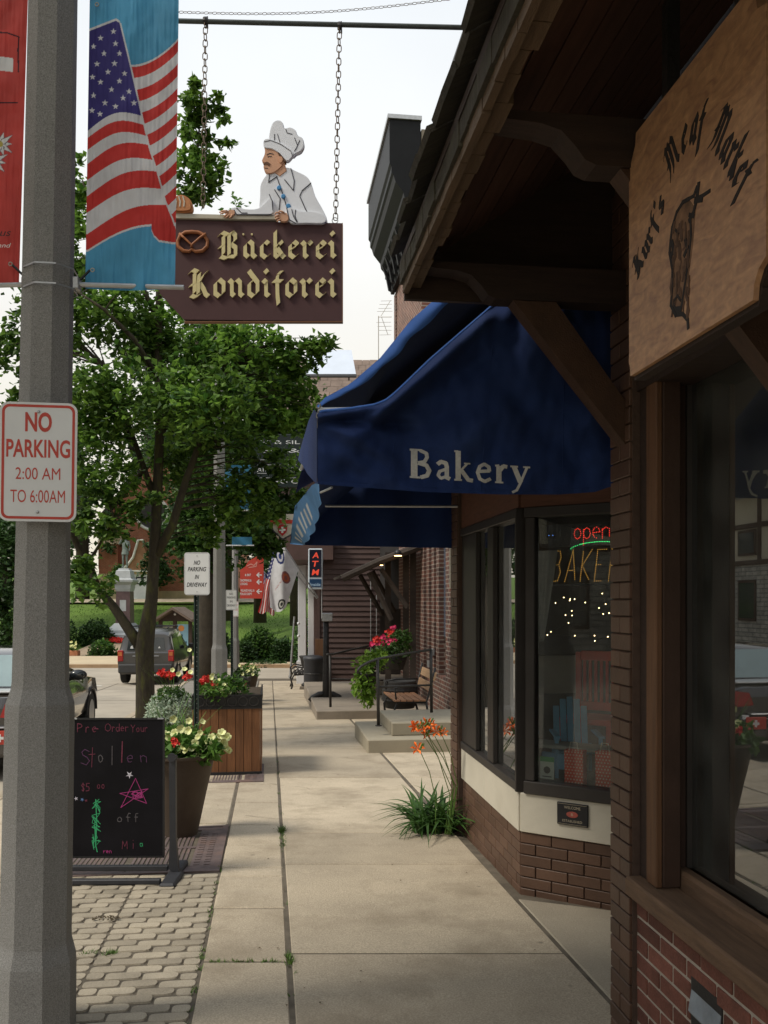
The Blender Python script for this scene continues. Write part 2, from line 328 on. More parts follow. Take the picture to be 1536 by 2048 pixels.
SF = {  # single-line hand letters, cap height 1, (width, strokes)
 'P': (.6, [[(0,0),(0,1)], [(0,1),(.4,.95),(.45,.7),(.35,.5),(0,.48)]]), 'r': (.4, [[(0,0),(0,.6)], [(0,.4),(.2,.6),(.32,.55)]]), 'e': (.5, [[(.02,.32),(.4,.35)]+arc(.2,.32,.2,.3,10,310)]),
 '-': (.5, [[(0,.35),(.4,.35)]]), 'O': (.8, [arc(.35,.5,.35,.5,0,360,12)]), 'd': (.5, [arc(.2,.28,.2,.28,0,360), [(.4,0),(.4,1)]]), 'Y': (.65, [[(0,1),(.28,.5)], [(.58,1),(.28,.5),(.28,0)]]),
 'o': (.5, [arc(.2,.3,.2,.3,0,360)]), 'u': (.5, [[(0,.6),(0,.15),(.2,0),(.4,.15),(.4,.6)], [(.4,.2),(.4,0)]]), 'S': (.65, [[(.5,.9),(.25,1),(.02,.8),(.1,.6),(.4,.45),(.5,.25),(.3,0),(0,.1)]]),
 't': (.4, [[(.15,1),(.15,0)], [(0,.65),(.32,.65)]]), 'l': (.25, [[(.1,1.05),(.1,0)]]), 'n': (.5, [[(0,0),(0,.6)], [(0,.45),(.2,.6),(.4,.5),(.4,0)]]), '5': (.55, [[(.4,1),(.05,1),(.02,.6),(.3,.6),(.42,.35),(.3,.05),(0,.02)]]),
 '0': (.5, [arc(.2,.5,.2,.5,0,360,10)]), 'f': (.4, [[(.38,.95),(.2,1),(.13,.8),(.13,0)], [(0,.55),(.3,.55)]]), 'F': (.5, [[(0,0),(0,1),(.4,1)], [(0,.55),(.3,.55)]]), 'M': (.8, [[(0,0),(.05,1),(.3,.35),(.58,1),(.62,0)]]), 'a': (.5, [arc(.2,.28,.2,.28,0,360), [(.4,.55),(.4,0)]]),
 'i': (.2, [[(.05,0),(.05,.6)], [(.05,.85),(.05,.9)]]), ' ': (.4, []), 'B': (.65, [[(0,0),(0,1),(.35,.98),(.45,.78),(.35,.55),(0,.52)], [(.35,.55),(.5,.3),(.38,.02),(0,0)]]), 'A': (.7, [[(0,0),(.28,1),(.56,0)], [(.1,.35),(.46,.35)]]),
 'K': (.62, [[(0,0),(0,1)], [(.45,1),(.02,.5),(.5,0)]]), 'E': (.6, [[(.45,1),(0,1),(0,0),(.45,0)], [(0,.52),(.35,.52)]]), 'R': (.65, [[(0,0),(0,1),(.35,.98),(.45,.75),(.35,.5),(0,.48)], [(.25,.48),(.5,0)]]), 'p': (.5, [[(0,-.35),(0,.6)], arc(.2,.3,.2,.3,0,360)]), '$': (.5, [[(.4,.8),(.2,.95),(.02,.75),(.38,.3),(.2,.05),(0,.2)], [(.2,1.1),(.2,-.1)]]),
 '/': (.4, [[(0,0),(.3,1)]]),
}
def hand(mb, s, x, z, h, r, y0, y1, mi=0, jit=.03, gap=.12, wx=1.0):
    for ch in s:
        wd, st = SF[ch]
        for pl in st: sstroke(mb, [(x+(p[0]+random.uniform(-jit, jit))*h*wx, z+(p[1]+random.uniform(-jit, jit))*h) for p in pl], r, y0, y1, mi)
        x += (wd+gap)*h*wx
    return x
def inpoly(X, Y, poly):
    ins = np.zeros(X.shape, bool); n = len(poly)
    for i in range(n):
        x0, y0 = poly[i]; x1, y1 = poly[(i+1) % n]
        if y0 == y1: continue
        c = ((y0 > Y) != (y1 > Y)) & (X < (x1-x0)*(Y-y0)/(y1-y0)+x0); ins ^= c
    return ins
def star(cx, cy, r, rot=90, r2=.4): return [(cx+(r if k % 2 == 0 else r*r2)*math.cos(R(rot+36*k)), cy+(r if k % 2 == 0 else r*r2)*math.sin(R(rot+36*k))) for k in range(10)]
def painted(name, surf, nu, nv, colfn, m, parent=None, W=False, smooth=True, thick=0):
    """cloth or panel: surf(u,v)->point, colfn(U,V)->rgb arrays printed on it"""
    mb = MB(); mb.grid(surf, nu, nv)
    o = mb.build(name, m, parent, smooth, W=W)
    U, V = np.meshgrid(np.linspace(0, 1, nu+1), np.linspace(0, 1, nv+1))
    col = colfn(U, V).reshape(-1, 3); rgba = np.ones((len(col), 4), np.float32); rgba[:, :3] = col
    ca = o.data.color_attributes.new('Col', 'FLOAT_COLOR', 'POINT'); ca.data.foreach_set('color', rgba.ravel())
    if thick:
        md = o.modifiers.new('thickness', 'SOLIDIFY'); md.thickness = thick; md.offset = 0
    return o
# ------------------------------------------------------------------ shared materials
M_conc = mat('paving_concrete', (.44,.37,.275), .9, .17, 1.7, .3, 90, rnd=.13, stain=.65, stcol=(.22,.175,.12), stscale=1.9, fine=.22, fscale=130, spots=4.5)
M_conc2 = mat('alcove_concrete', (.36,.31,.235), .9, .18, 1.2, .3, 90, rnd=.05, stain=.5, stcol=(.2,.17,.13), fine=.15)
M_pav = mat('paver_concrete', (.36,.31,.235), .92, .25, 6, .4, 120, rnd=.2, stain=.4, stcol=(.2,.17,.12), stscale=3, fine=.15)
M_joint = mat('joint_soil', (.12,.10,.075), 1, .4, 8, .5, 40)
M_road = mat('road_concrete', (.40,.35,.28), .9, .15, .8, .2, 60, stain=.6, stcol=(.2,.18,.15), stscale=.5)
M_kerb = mat('kerb_concrete', (.40,.33,.24), .9, .2, 2, .2, 60, stain=.5)
M_grass = mat('grass_green', (.10,.175,.02), .95, .35, 1.2, .5, 30, stain=.5, stcol=(.04,.09,.015), fine=.3, fscale=20)
M_soil = mat('soil', (.05,.035,.022), 1, .4, 20, .6, 60)
M_lamp = mat('post_aggregate', (.255,.25,.24), .9, .12, 3, .4, 180, stain=.35, stcol=(.16,.15,.135), stscale=3, fine=.32, fscale=230)
M_galv = mat('galvanised_steel', (.45,.46,.47), .45, .15, 20, .05, 60, metal=.7)
M_white = mat('white_sheet', (.72,.73,.73), .45, .06, 6, .02, 60)
M_red = mat('sign_red', (.52,.055,.035), .5, .12, 20, 0)
M_black = mat('black_paint', (.016,.016,.018), .45, .3, 8, .1, 80)
M_blackr = mat('black_rough', (.022,.021,.022), .8, .3, 8, .2, 80)
M_iron = mat('cast_iron', (.03,.028,.027), .5, .3, 30, .3, 90)
M_dgreen = mat('post_green', (.018,.035,.03), .5, .3, 10, .1, 80)
M_wood = mat('stained_wood', (.19,.095,.045), .65, .35, 3, .35, 40, rnd=.15, coord='O', stretch=(14,14,1.5))
M_woodh = mat('stained_wood_beam', (.034,.019,.013), .7, .35, 3, .3, 40, rnd=.15, coord='O', stretch=(1.5,14,14))
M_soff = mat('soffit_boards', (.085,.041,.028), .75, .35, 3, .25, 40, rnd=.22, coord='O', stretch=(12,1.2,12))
M_shake = mat('cedar_shake', (.055,.047,.035), .95, .4, 6, .8, 60, rnd=.35, coord='O', stretch=(2,14,3), stain=.5, stcol=(.05,.06,.025))
M_post = mat('post_wood', (.13,.062,.029), .6, .3, 2.5, .3, 40, coord='O', stretch=(16,16,1.2))
M_sill = mat('sill_wood', (.165,.098,.058), .8, .35, 3, .4, 40, coord='O', stretch=(16,1.2,12), stain=.6, stcol=(.09,.06,.04), stscale=4)
M_brbrick = mat('brown_glazed_brick', (.095,.052,.034), .5, .2, 8, .15, 60, rnd=.18, coord='O')
M_rdbrick = mat('red_brick', (.165,.062,.043), .8, .3, 12, .3, 80, rnd=.35, coord='O', fine=.15)
M_mort = mat('light_mortar', (.42,.37,.31), .95, .15, 20, .3, 80)
M_dmort = mat('dark_mortar', (.085,.055,.042), .95, .2, 20, .3, 80)
M_frame = mat('dark_frame', (.035,.03,.027), .5, .2, 6, .1, 60)
M_cream = mat('cream_panel', (.56,.52,.43), .7, .08, 3, .1, 60, stain=.35, stcol=(.36,.32,.25), stscale=2.5)
M_blue = mat('blue_canvas', (.010,.029,.118), .9, .2, 4, .35, 500, fine=.16, fscale=300, stain=.5, stcol=(.022,.045,.13), stscale=3)
M_glass = glassmat('window_glass', (.78,.82,.8), 1.9, .05); M_glassf = glassmat('bay_glass', (.92,.94,.92), .9, .0)
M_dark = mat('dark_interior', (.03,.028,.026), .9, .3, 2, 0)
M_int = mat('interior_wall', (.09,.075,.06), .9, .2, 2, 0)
M_siding = mat('brown_siding', (.088,.054,.048), .7, .15, 2, .15, 40, rnd=.08, coord='W', stretch=(2,2,14))
M_bark = mat('bark', (.042,.034,.022), .95, .4, 9, .9, 45, coord='W', stretch=(3,3,1), stain=.8, stcol=(.085,.09,.016), stscale=5)
M_barkd = mat('bark_dark', (.04,.032,.022), .95, .35, 9, .8, 45)
M_stem = mat('stem_green', (.09,.17,.03), .7, .2, 10, 0)

# ------------------------------------------------------------------ terrain, roads, pavements
def hz(x, y):
    """ground height beyond the crossing"""
    pts = [(-12,.42),(31,-1.2),(40,-1.25),(44,-.75),(50,-.35),(55,.35),(60,1.35),(70,2.2),(110,4.5),(260,7)]
    for i in range(len(pts)-1):
        if pts[i][0] <= y <= pts[i+1][0]:
            t = (y-pts[i][0])/(pts[i+1][0]-pts[i][0]); return pts[i][1]+(pts[i+1][1]-pts[i][1])*t
    return pts[-1][1] if y > 0 else .42
def terr(x, y):
    z = hz(x, y)-(.34 if y < 36 else 0)
    if y > 42: z += .25*mnoise.noise(Vector((x*.12, y*.12, 0)))
    if y > 37 and x > -5:            # bank right of the monument comes forward
        z += min(1, (x+5)/5)*min(2.2, (y-37)*.16)
    return z
mb = MB(); xs = [-260,-160,-110]+[-90+3*i for i in range(61)]+[110,160,260]; ys = [-12,-4,4,12,20,28,31,34,36,37]+[38+1.5*i for i in range(30)]+[90,110,150,200,260]
mb.add([(x, y, terr(x, y)) for y in ys for x in xs], [(j*len(xs)+i, j*len(xs)+i+1, (j+1)*len(xs)+i+1, (j+1)*len(xs)+i) for j in range(len(ys)-1) for i in range(len(xs)-1)])
struct('lawn', mb, M_grass, True)
def sheet(name, pts, m): return struct(name, MB().add(pts, [tuple(range(len(pts)))]), m)
KA = -2.55                          # kerb line
def aw(a, y, dz): return (a-K*y, y, gz(y)+dz)
mb = MB()                            # the main street, following the slope
yy = [-10, 0, 5, 10, 15, 20, 25, 29.5]
mb.add([aw(a, y, -.15) for y in yy for a in (-12.5, KA-.15)], [(2*i, 2*i+1, 2*i+3, 2*i+2) for i in range(len(yy)-1)])
struct('road', mb, M_road)
mb = MB(); zc = gz(29.5)-.15
mb.add([(-60, 29.5-0, zc), (60, 29.5, zc), (60, 36.2, zc-.02), (-60, 36.2, zc-.02)], [(0,1,2,3)])
struct('cross_street', mb, M_road)
# joints and worn paint on the road
mb = MB()
for y in (9, 13.4, 17.6, 22, 26): mb.add([aw(-12.4, y, -.146), aw(KA-.2, y, -.146), aw(KA-.2, y+.035, -.146), aw(-12.4, y+.035, -.146)], [(0,1,2,3)])
for a in (-5.0, -7.6): mb.add([aw(a, 2, -.145), aw(a+.03, 2, -.145), aw(a+.03, 29, -.145), aw(a, 29, -.145)], [(0,1,2,3)])
struct('road_joints', mb, M_joint)
M_paint = mat('road_paint', (.68,.66,.6), .8, .2, 6, .1, 60, stain=.7, stcol=(.4,.36,.3), stscale=4)
mb = MB()
for y0, y1 in ((12,14.2),(17,20.5),(22.5,24)): mb.add([aw(-6.1, y0, -.141), aw(-5.98, y0, -.141), aw(-5.98, y1, -.141), aw(-6.1, y1, -.141)], [(0,1,2,3)])
mb.add([aw(-9, 27.6, -.141), aw(-5.3, 27.6, -.141), aw(-5.3, 27.9, -.141), aw(-9, 27.9, -.141)], [(0,1,2,3)])
struct('road_marking', mb, M_paint)
mb = MB()
def kerbrun(mb, a0, y0, a1, y1, wd=.15, h=.15):
    mb.add([aw(a0-wd, y0, -.25), aw(a0, y0, -.25), aw(a0, y0, 0.0), aw(a0-wd+.02, y0, 0), aw(a0-wd, y0, -.02),
            aw(a1-wd, y1, -.25), aw(a1, y1, -.25), aw(a1, y1, 0.0), aw(a1-wd+.02, y1, 0), aw(a1-wd, y1, -.02)],
           [(0,1,2,3,4),(9,8,7,6,5),(0,4,9,5),(4,3,8,9),(3,2,7,8),(2,1,6,7)])
for i in range(13): kerbrun(mb, KA-.002, -8+i*2.75+.01, KA-.002, -8+(i+1)*2.75-.01)
struct('kerb', mb, M_kerb)
# far side of the crossing: kerb, pavement and the path up to the monument
mb = MB(); mb.box((-60, 36.2, zc-.2), (60, 36.42, zc+.12)); struct('opposite_kerb', mb, mat('kerb_tan', (.40,.27,.16), .9, .2, 2, .2, 60))
mb = MB(); mb.add([(-60,36.42,zc+.12),(60,36.42,zc+.12),(60,40.5,zc+.2),(-60,40.5,zc+.2)], [(0,1,2,3)])
struct('opposite_pavement', mb, mat('far_paving', (.52,.42,.28), .9, .12, .8, .2, 40))
mb = MB(); pp = [((215,1306),(243,1306)),((222,1297),(262,1297)),((236,1290),(290,1290))]
def hitterr(px, py):                 # where a picture ray meets the hill
    Y = 37.0
    while Y < 200:
        if zat(py, Y) <= terr((px-CX)*Y/F, Y)+.03: break
        Y += .1
    return P(px, py, Y)
pa = [(-14.0,40.4),(-13.6,44),(-12.9,48.5)]
mb.add([(x+dx, y, terr(x, y)+.09) for x, y in pa for dx in (-1.0, 1.6)], [(0,1,3,2),(2,3,5,4)])
struct('monument_path', mb, mat('path_gravel', (.33,.25,.17), .9, .2, 2, .2, 40))
mb = MB(); mb.add([(-40,60,terr(-40,60)+.12),(-6,60,terr(-6,60)+.12),(-6,61.5,terr(-6,61.5)+.2),(-40,61.5,terr(-40,61.5)+.2)], [(0,1,2,3)])
struct('church_path', mb, M_conc)
# bedding under the pavement
mb = MB()
mb.add([aw(a, y, -.0065) for y in (-6, 29.5) for a in (KA-.01, 4.2)], [(0,1,3,2)]); mb.add([aw(a, y, -.4) for y in (-6, 29.5) for a in (KA-.01, 4.2)], [(0,1,3,2)])
side = struct('sidewalk', mb, M_joint)
def slab(pts, m=M_conc, name='paving_slab', e=.012, jit=True):
    """pts: four (x,y) corners; a slab with eased edges, laid on the slope"""
    c = Vector((sum(p[0] for p in pts)/4, sum(p[1] for p in pts)/4)); dz = random.uniform(-.003, .003) if jit else 0
    tx, ty = random.uniform(-.0015, .0015), random.uniform(-.0015, .0015); mb = MB(); n = len(pts)
    def ring(ins, z):
        o = []
        for i, p in enumerate(pts):
            q = Vector(p[:2]); a = (Vector(pts[i-1][:2])-q).normalized(); b = (Vector(pts[(i+1) % n][:2])-q).normalized()
            s = max(.3, abs(a.x*b.y-a.y*b.x)); q = q+(a+b)*ins/s
            o.append((q.x, q.y, gz(q.y)+z+dz+tx*(q.x-c.x)+ty*(q.y-c.y)))
        return o
    mb.add(ring(.0062, -.03)+ring(.0062, -.009)+ring(.0062+e*.8, 0), [tuple(range(2*n, 3*n))]+[(k*n+i, k*n+(i+1) % n, (k+1)*n+(i+1) % n, (k+1)*n+i) for k in (0, 1) for i in range(n)])
    return mb.build(name, m, side)
def axy(a, y): return (a-K*y, y)
def rowslabs(a0, a1, ys, m=M_conc):
    for i in range(len(ys)-1):
        if isinstance(ys[i+1], tuple): continue
        slab([axy(a0, ys[i]), axy(a1, ys[i]), axy(a1, ys[i+1]), axy(a0, ys[i+1])], m)
J1 = .098                            # the long joint
def tr(y): return y
rowslabs(J1, 1.47, [-3.5,-1.9,-.3,1.25,2.8,4.37,6.03,6.97])
for i, (y0, y1) in enumerate([(6.97,9.6),(9.6,12.2),(12.2,14.7),(14.7,17.3),(17.3,20),(20,22.6),(22.6,25.2),(25.2,28)]):
    slab([axy(J1, y0), axy(1.45, y0), axy(1.45, y1), axy(J1, y1)])
    slab([axy(1.47, y0), axy(3.2, y0), axy(3.2, y1), axy(1.47, y1)])
rowslabs(-.33, J1-.004, [-3,-1.4,.2,1.7,3.0,4.26,5.08,5.73,5.94,6.55,7.25])
rowslabs(-.33, J1-.004, [7.25,8.2,9.15,10.3,11.5,12.8,14.2,15.6,17,18.5,20,21.6,23.2,24.8,26.4,28])
# entry alcove beside the bay
slab([axy(1.475, 3.66), axy(2.6, 3.66), axy(2.6, 4.75), axy(1.475, 5.27)], M_conc2)
slab([axy(1.475, -3), axy(1.5, -3), axy(1.5, 3.6), axy(1.475, 3.6)], M_conc2)
# strip by the kerb
M_pgrey = mat('grey_paving', (.25,.23,.20), .92, .2, 4, .3, 60, rnd=.08, stain=.3)
for y0, y1 in [(7.3,8.9),(8.9,10.4),(10.4,12),(12,13.6),(13.6,15.2),(15.2,17)]:
    slab([axy(-1.62, y0), axy(-.34, y0), axy(-.34, y1), axy(-1.62, y1)]); slab([axy(KA, y0), axy(-1.63, y0), axy(-1.63, y1), axy(KA, y1)])
for y0, y1 in [(17,19),(19,21),(21,23),(23,25),(25,28)]:
    slab([axy(KA, y0), axy(-.34, y0), axy(-.34, y1), axy(KA, y1)], M_pgrey)
slab([axy(-1.62, 7.16), axy(-.35, 7.16), axy(-.35, 7.28), axy(-1.62, 7.28)])
slab([axy(KA, 5.8), axy(-1.60, 5.8), axy(-1.60, 7.28), axy(KA, 7.28)])
# block pavers with rounded ends
def paver_mesh(L, Wd, seed):
    rr = random.Random(seed); g = .0045; hx, hy = L/2-g, Wd/2-g; c = min(.022, hy*.7); pts = []
    for sx_, sy_, a0 in ((1,-1,-90),(1,1,0),(-1,1,90),(-1,-1,180)):
        cc = c*rr.uniform(.7, 1.25)
        for k in range(3):
            t = R(a0+45*k); pts.append((sx_*(hx-cc)+cc*math.cos(t), sy_*(hy-cc)+cc*math.sin(t)))
    mb = MB(); n = len(pts)
    for sc_, z in ((1, -.03), (1, -.007), (.93, 0)):
        mb.v += [((abs(p[0])-(hx*(1-sc_)*.45))*math.copysign(1, p[0]), p[1]*sc_, z) for p in pts]
    mb.f = [tuple(range(2*n, 3*n))]+[(k*n+i, k*n+(i+1) % n, (k+1)*n+(i+1) % n, (k+1)*n+i) for k in (0, 1) for i in range(n)]; mb.m = [0]*len(mb.f)
    return mb.mesh('paver', M_pav)
PW = .0868; full = [paver_mesh(.1735, PW, i) for i in range(4)]; half = [paver_mesh(.0868, PW, 9+i) for i in range(2)]; pcount = 0; stuffmb = MB()
rot = Matrix.Rotation(TH, 4, 'Z') @ Matrix.Rotation(-math.atan(SL), 4, 'X')
def put_paver(me, a, y):
    global pcount
    T = Matrix.Translation(aw(a, y, random.uniform(-.004, .002))) @ rot @ Matrix.Rotation(random.uniform(-.012, .012), 4, 'Z') @ Matrix.Rotation(random.uniform(-.012, .012), 4, 'X')
    vis = 2.9 < y < 6.2 and a > -1.45 and pcount < 298
    if vis: link('paver', me, side, mtx=T); pcount += 1
    else: stuffmb.add([v.co[:] for v in me.vertices], [tuple(p.vertices) for p in me.polygons], 0, T)
for band, (a0, ncol) in enumerate(((-.852, 3), (-1.372, 3), (-1.892, 3), (-2.412, 3))):
    r = 0; y = 5.745
    while y > 1.2:
        if r % 2 == 0:
            for c in range(3): put_paver(random.choice(full), a0+.1735*(c+.5), y)
        else:
            put_paver(random.choice(half), a0+.0434, y)
            for c in range(2): put_paver(random.choice(full), a0+.0868+.1735*(c+.5), y)
            put_paver(random.choice(half), a0+.1735*3-.0434, y)
        y -= PW/.9917; r += 1
stuffmb.build('paver_field', M_pav, side, kind='stuff')
mb = MB()   # strip of concrete along the kerb
mb.add([aw(a, y, z) for a, z in ((KA,-.001),(-2.43,-.001)) for y in (-6, 7.2)], [(0,2,3,1)]); mb.build('edge_strip', M_conc, side)

# tree grate
gr = thing('tree_grate', 'rusty slotted tree grate set in the pavement under the chalkboard sign', 'grate', aw(-.96, 6.45, 0), TH)
M_rust = mat('rusty_iron', (.135,.10,.095), .7, .3, 10, .4, 90, stain=.5, stcol=(.2,.1,.06), stscale=5)
T = Matrix.Rotation(-math.atan(SL), 4, 'X')
def grate(parent, T, hw, hd):
    mb = MB(); f = .045
    for a, b in (((-hw,-hd,-.02),(hw,-hd+f,.004)), ((-hw,hd-f,-.02),(hw,hd,.004)), ((-hw,-hd+f,-.02),(-hw+f,hd-f,.004)), ((hw-f,-hd+f,-.02),(hw,hd-f,.004))): mb.box(a, b, 0, T)
    mb.build('grate_frame', M_rust, parent)
    for q, (x0, x1) in enumerate(((-hw+f, -.008), (.008, hw-f))):
        mb = MB(); mb.box((x0, -hd+f+.003, -.02), (x1, -hd+f+.10, 0), 0, T); mb.box((x0, hd-f-.10, -.02), (x1, hd-f-.003, 0), 0, T)
        xe0, xe1 = (x0, x0+.16) if q == 0 else (x1-.16, x1)
        mb.box((xe0, -hd+f+.103, -.02), (xe1, hd-f-.103, 0), 0, T)
        xs0, xs1 = (x0+.163, x1) if q == 0 else (x0, x1-.163); n = int((xs1-xs0)/.032)
        for i in range(n): mb.box((xs0+i*.032, -hd+f+.103, -.018), (xs0+i*.032+.018, -.03, -.001), 0, T); mb.box((xs0+i*.032, .03, -.018), (xs0+i*.032+.018, hd-f-.103, -.001), 0, T)
        mb.box((xs0, -.027, -.02), (xs1, .027, 0), 0, T)
        for i in range(14):
            for j in range(2): mb.box((xe0+.02+j*.07, -hd+.17+i*.07, .0003), (xe0+.06+j*.07, -hd+.205+i*.07, .004), 0, T)
        mb.build('grate_panel', M_rust, parent)
    mb = MB(); mb.box((-hw+.01, -hd+.01, -.0195), (hw-.01, hd-.01, -.0185), 0, T); mb.build('pit', M_soil, parent)
grate(gr, T, .62, .69)
mb = MB(); rr = random.Random(3)     # weeds in the joints
def tuft(mb, x, y, n, h, rr):
    for _ in range(n):
        a = rr.uniform(0, 6.28); l = rr.uniform(.5, 1)*h; dx, dy = math.cos(a)*l*.8, math.sin(a)*l*.8; wv = .003
        bx, by = x+rr.uniform(-.015, .015), y+rr.uniform(-.015, .015); z = gz(by)-.005
        mb.add([(bx-wv*math.sin(a), by+wv*math.cos(a), z), (bx+wv*math.sin(a), by-wv*math.cos(a), z), (bx+dx, by+dy, z+l*.8)], [(0,1,2)])
for _ in range(46): y = rr.choice([rr.uniform(4.2,4.35), rr.uniform(2.5,12)]); tuft(mb, J1-K*y+rr.uniform(-.01,.01), y, 4, .03, rr)
for _ in range(36): y = rr.uniform(3.2,6); tuft(mb, -.335-K*y, y, 5, .03, rr)
for _ in range(30): a = rr.uniform(-.3, .05); tuft(mb, a-K*4.26, 4.26, 4, .025, rr)
for _ in range(24): tuft(mb, -.83-K*4.3+rr.uniform(-.12,.05), 4.36+rr.uniform(-.02,.02), 5, .03, rr)
for _ in range(50): y = rr.uniform(6.5,7.2); tuft(mb, .0-K*y+rr.uniform(-.02,.02)+.1, y, 3, .03, rr)
for _ in range(40): tuft(mb, J1-K*7.05+rr.uniform(-.02,.02), 7.05+rr.uniform(-.06,.06), 4, .05, rr)
M_weed = leafmat('weed', (.05,.11,.015), (.12,.2,.03), .2)
struct('joint_weeds', mb, M_weed); bpy.data.objects['joint_weeds']['kind'] = 'stuff'
mb = MB()
for i in range(26):
    x, y = (213-CX)*4.9/F+rr.uniform(-.07,.07), 4.87+rr.uniform(-.035,.035); s = rr.uniform(.008,.02)
    mb.add([(x, y, gz(y)+.002), (x+s, y+rr.uniform(-s,s), gz(y)+.008), (x+rr.uniform(-s,s), y+s, gz(y)+.01)], [(0,1,2)])
o = mb.build('dead_leaves', mat('dead_leaf', (.05,.035,.015), .9, .3, 9, 0), None, kind='stuff')

# ------------------------------------------------------------------ brick laying
def brick_mesh(L, D, H, c, m):
    mb = MB(); mb.cbox((0, 0, 0), (L, D, H), c); return mb.mesh('brick', m)
def lay(parent, origin, u, length, z0, nrow, course=.0677, bl=.203, depth=.09, gap=.006, m=M_brbrick, inv=None, skip=None, seed=1, proud=.0015, slope=None):
    """running bond wall of separate bricks; u = unit direction in plan, bricks face to the right of u ... the face is local -Y"""
    rr = random.Random(seed); I = MATS[parent.name].inverted()
    ang = math.atan2(u[1], u[0]); base = Matrix.Translation(Vector(origin)) @ Matrix.Rotation(ang, 4, 'Z')
    cache = {}; n = 0
    for r in range(nrow):
        x = -(bl/2 if r % 2 else 0)
        while x < length-.004:
            segs = [(max(x, 0), min(x+bl, length))]
            if skip and skip[2] < z0+(r+.5)*course < skip[3]: segs = [(segs[0][0], min(segs[0][1], skip[0])), (max(segs[0][0], skip[1]), segs[0][1])]
            for xa, xb in segs:
                if xb-xa < .02: continue
                key = (round(xb-xa, 3)); 
                if key not in cache: cache[key] = brick_mesh(xb-xa-gap, depth, course-gap, .003, m)
                T = I @ base @ Matrix.Translation((xa+gap/2, rr.uniform(-proud, proud), z0+r*course+gap/2))
                link('brick', cache[key], parent, mtx=T); n += 1
            x += bl
    return n

# ------------------------------------------------------------------ shop with the timber canopy (near right)
bA = thing('timber_front_shop', 'near brick shop front with shake canopy, wood posts and display window', 'building', A(1.41, 3.4, 0), TH)
Ub = Vector((K, -1)).normalized()    # from far to near along the street
WA = 1.41
# street-side frame helper: local x = -s (towards viewer) ... work in bA's own frame: x right, y along street
def LA(a, Y): v = MATS[bA.name].inverted() @ Vector((a-K*Y, Y, 0)); return v.x, v.y
y_near, y_pil, y_end = LA(WA, -3)[1], LA(WA, 3.385)[1], LA(WA, 3.58)[1]
def BX(name, x0, x1, y0, y1, z0, z1, m, parent=bA, c=0, W=False):
    mb = MB(); (mb.cbox((x0,y0,z0),(x1,y1,z1),c) if c else mb.box((x0,y0,z0),(x1,y1,z1))); return mb.build(name, m, parent)
SZ = .553
BX('wall', .005, .10, y_near, y_pil, -.4, SZ-.03, M_mort)
BX('pier', -.013, .25, y_pil, y_end, -.4, 3.3, M_dmort)
# bricks: red below the sill, brown on the pier
vent_s = (LA(WA, 2.945)[1], LA(WA, 2.745)[1])
L0 = y_pil-LA(WA, 1.9)[1]
def skipv(xa, xb, z):
    ya = y_pil-xa; yb = y_pil-xb
    return yb < vent_s[0]+.1 and ya > vent_s[1]-.1 and .0 < z < .30
lay(bA, A(WA, 3.385, 0), Ub, L0, SZ-.03-.068*13, 13, m=M_rdbrick, course=.068, gap=.011, skip=(y_pil-vent_s[0]-.004, y_pil-vent_s[1]+.004, -.03, .34))
for mesh_o in []: pass
lay(bA, A(WA-.025, 3.58, 0), Ub, .197, -.36, 53, m=M_brbrick, course=.0677, bl=.197, seed=5)
# vent block
vx0, vx1 = vent_s[1], vent_s[0]
mb = MB(); mb.box((.0005, vent_s[1], -.03), (.0045, vent_s[0], .343)); vt = mb.build('vent', M_black, bA)  # flat black sheet; darkness of the cavity put into its colour
lo, hi = sorted(vent_s)
M_vane = mat('vent_vane', (.24,.27,.30), .7, .3, 8, .3, 60, stain=.6, stcol=(.2,.17,.14), stscale=9)
for i in range(3):
    mb = MB(); z = -.02+i*.125
    q = [(-.012, lo+.004, z), (-.012, hi-.004, z), (.0, hi-.004, z+.07), (.0, lo+.004, z+.07)]
    mb.add(q+[(x+.005, y, z_-.008) for x, y, z_ in q], [(0,3,2,1),(4,5,6,7),(0,1,5,4),(1,2,6,5),(2,3,7,6),(3,0,4,7)]); mb.build('vane', M_vane, bA)
# sill of two timbers
mb = MB(); mb.cbox((-.045, y_near, SZ-.085), (.10, y_pil+.005, SZ-.012), .008); mb.build('sill', M_sill, bA)
mb = MB(); mb.cbox((.102, y_near, SZ-.06), (.158, y_pil-.06, SZ+.05), .012); mb.build('sill_moulding', M_sill, bA)
# posts and window frame
pst = y_pil
BX('post', .005, .030, pst-.165, pst-.078, SZ-.01, 2.95, M_post, c=.004)
BX('window_jamb', .031, .10, pst-.168, pst-.078, SZ-.01, 2.95, mat('jamb_shade', (.05,.027,.018), .7, .3, 4, .2, 40), c=.004)  # shaded side of the post, its shade put into the dark colour
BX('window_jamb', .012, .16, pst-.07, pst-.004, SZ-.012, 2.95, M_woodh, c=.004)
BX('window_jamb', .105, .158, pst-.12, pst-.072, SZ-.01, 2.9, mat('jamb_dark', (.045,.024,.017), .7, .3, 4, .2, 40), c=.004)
BX('window_frame', .14, .18, pst-.135, pst-.1215, SZ+.051, 2.4, M_frame)
BX('post', .005, .10, pst-2.3, pst-2.2, SZ-.01, 2.95, M_post, c=.006)
BX('window_head', .0, .25, y_near, pst-.004, 2.40, 2.75, M_woodh)
BX('upper_wall', .075, .25, y_near, y_end, 2.952, 7.4, M_woodh)  # unseen wall carried up high to hold back sky light on the right
win = BX('window', .160, .164, pst-2.2, pst-.135, SZ+.051, 2.40, M_glass)
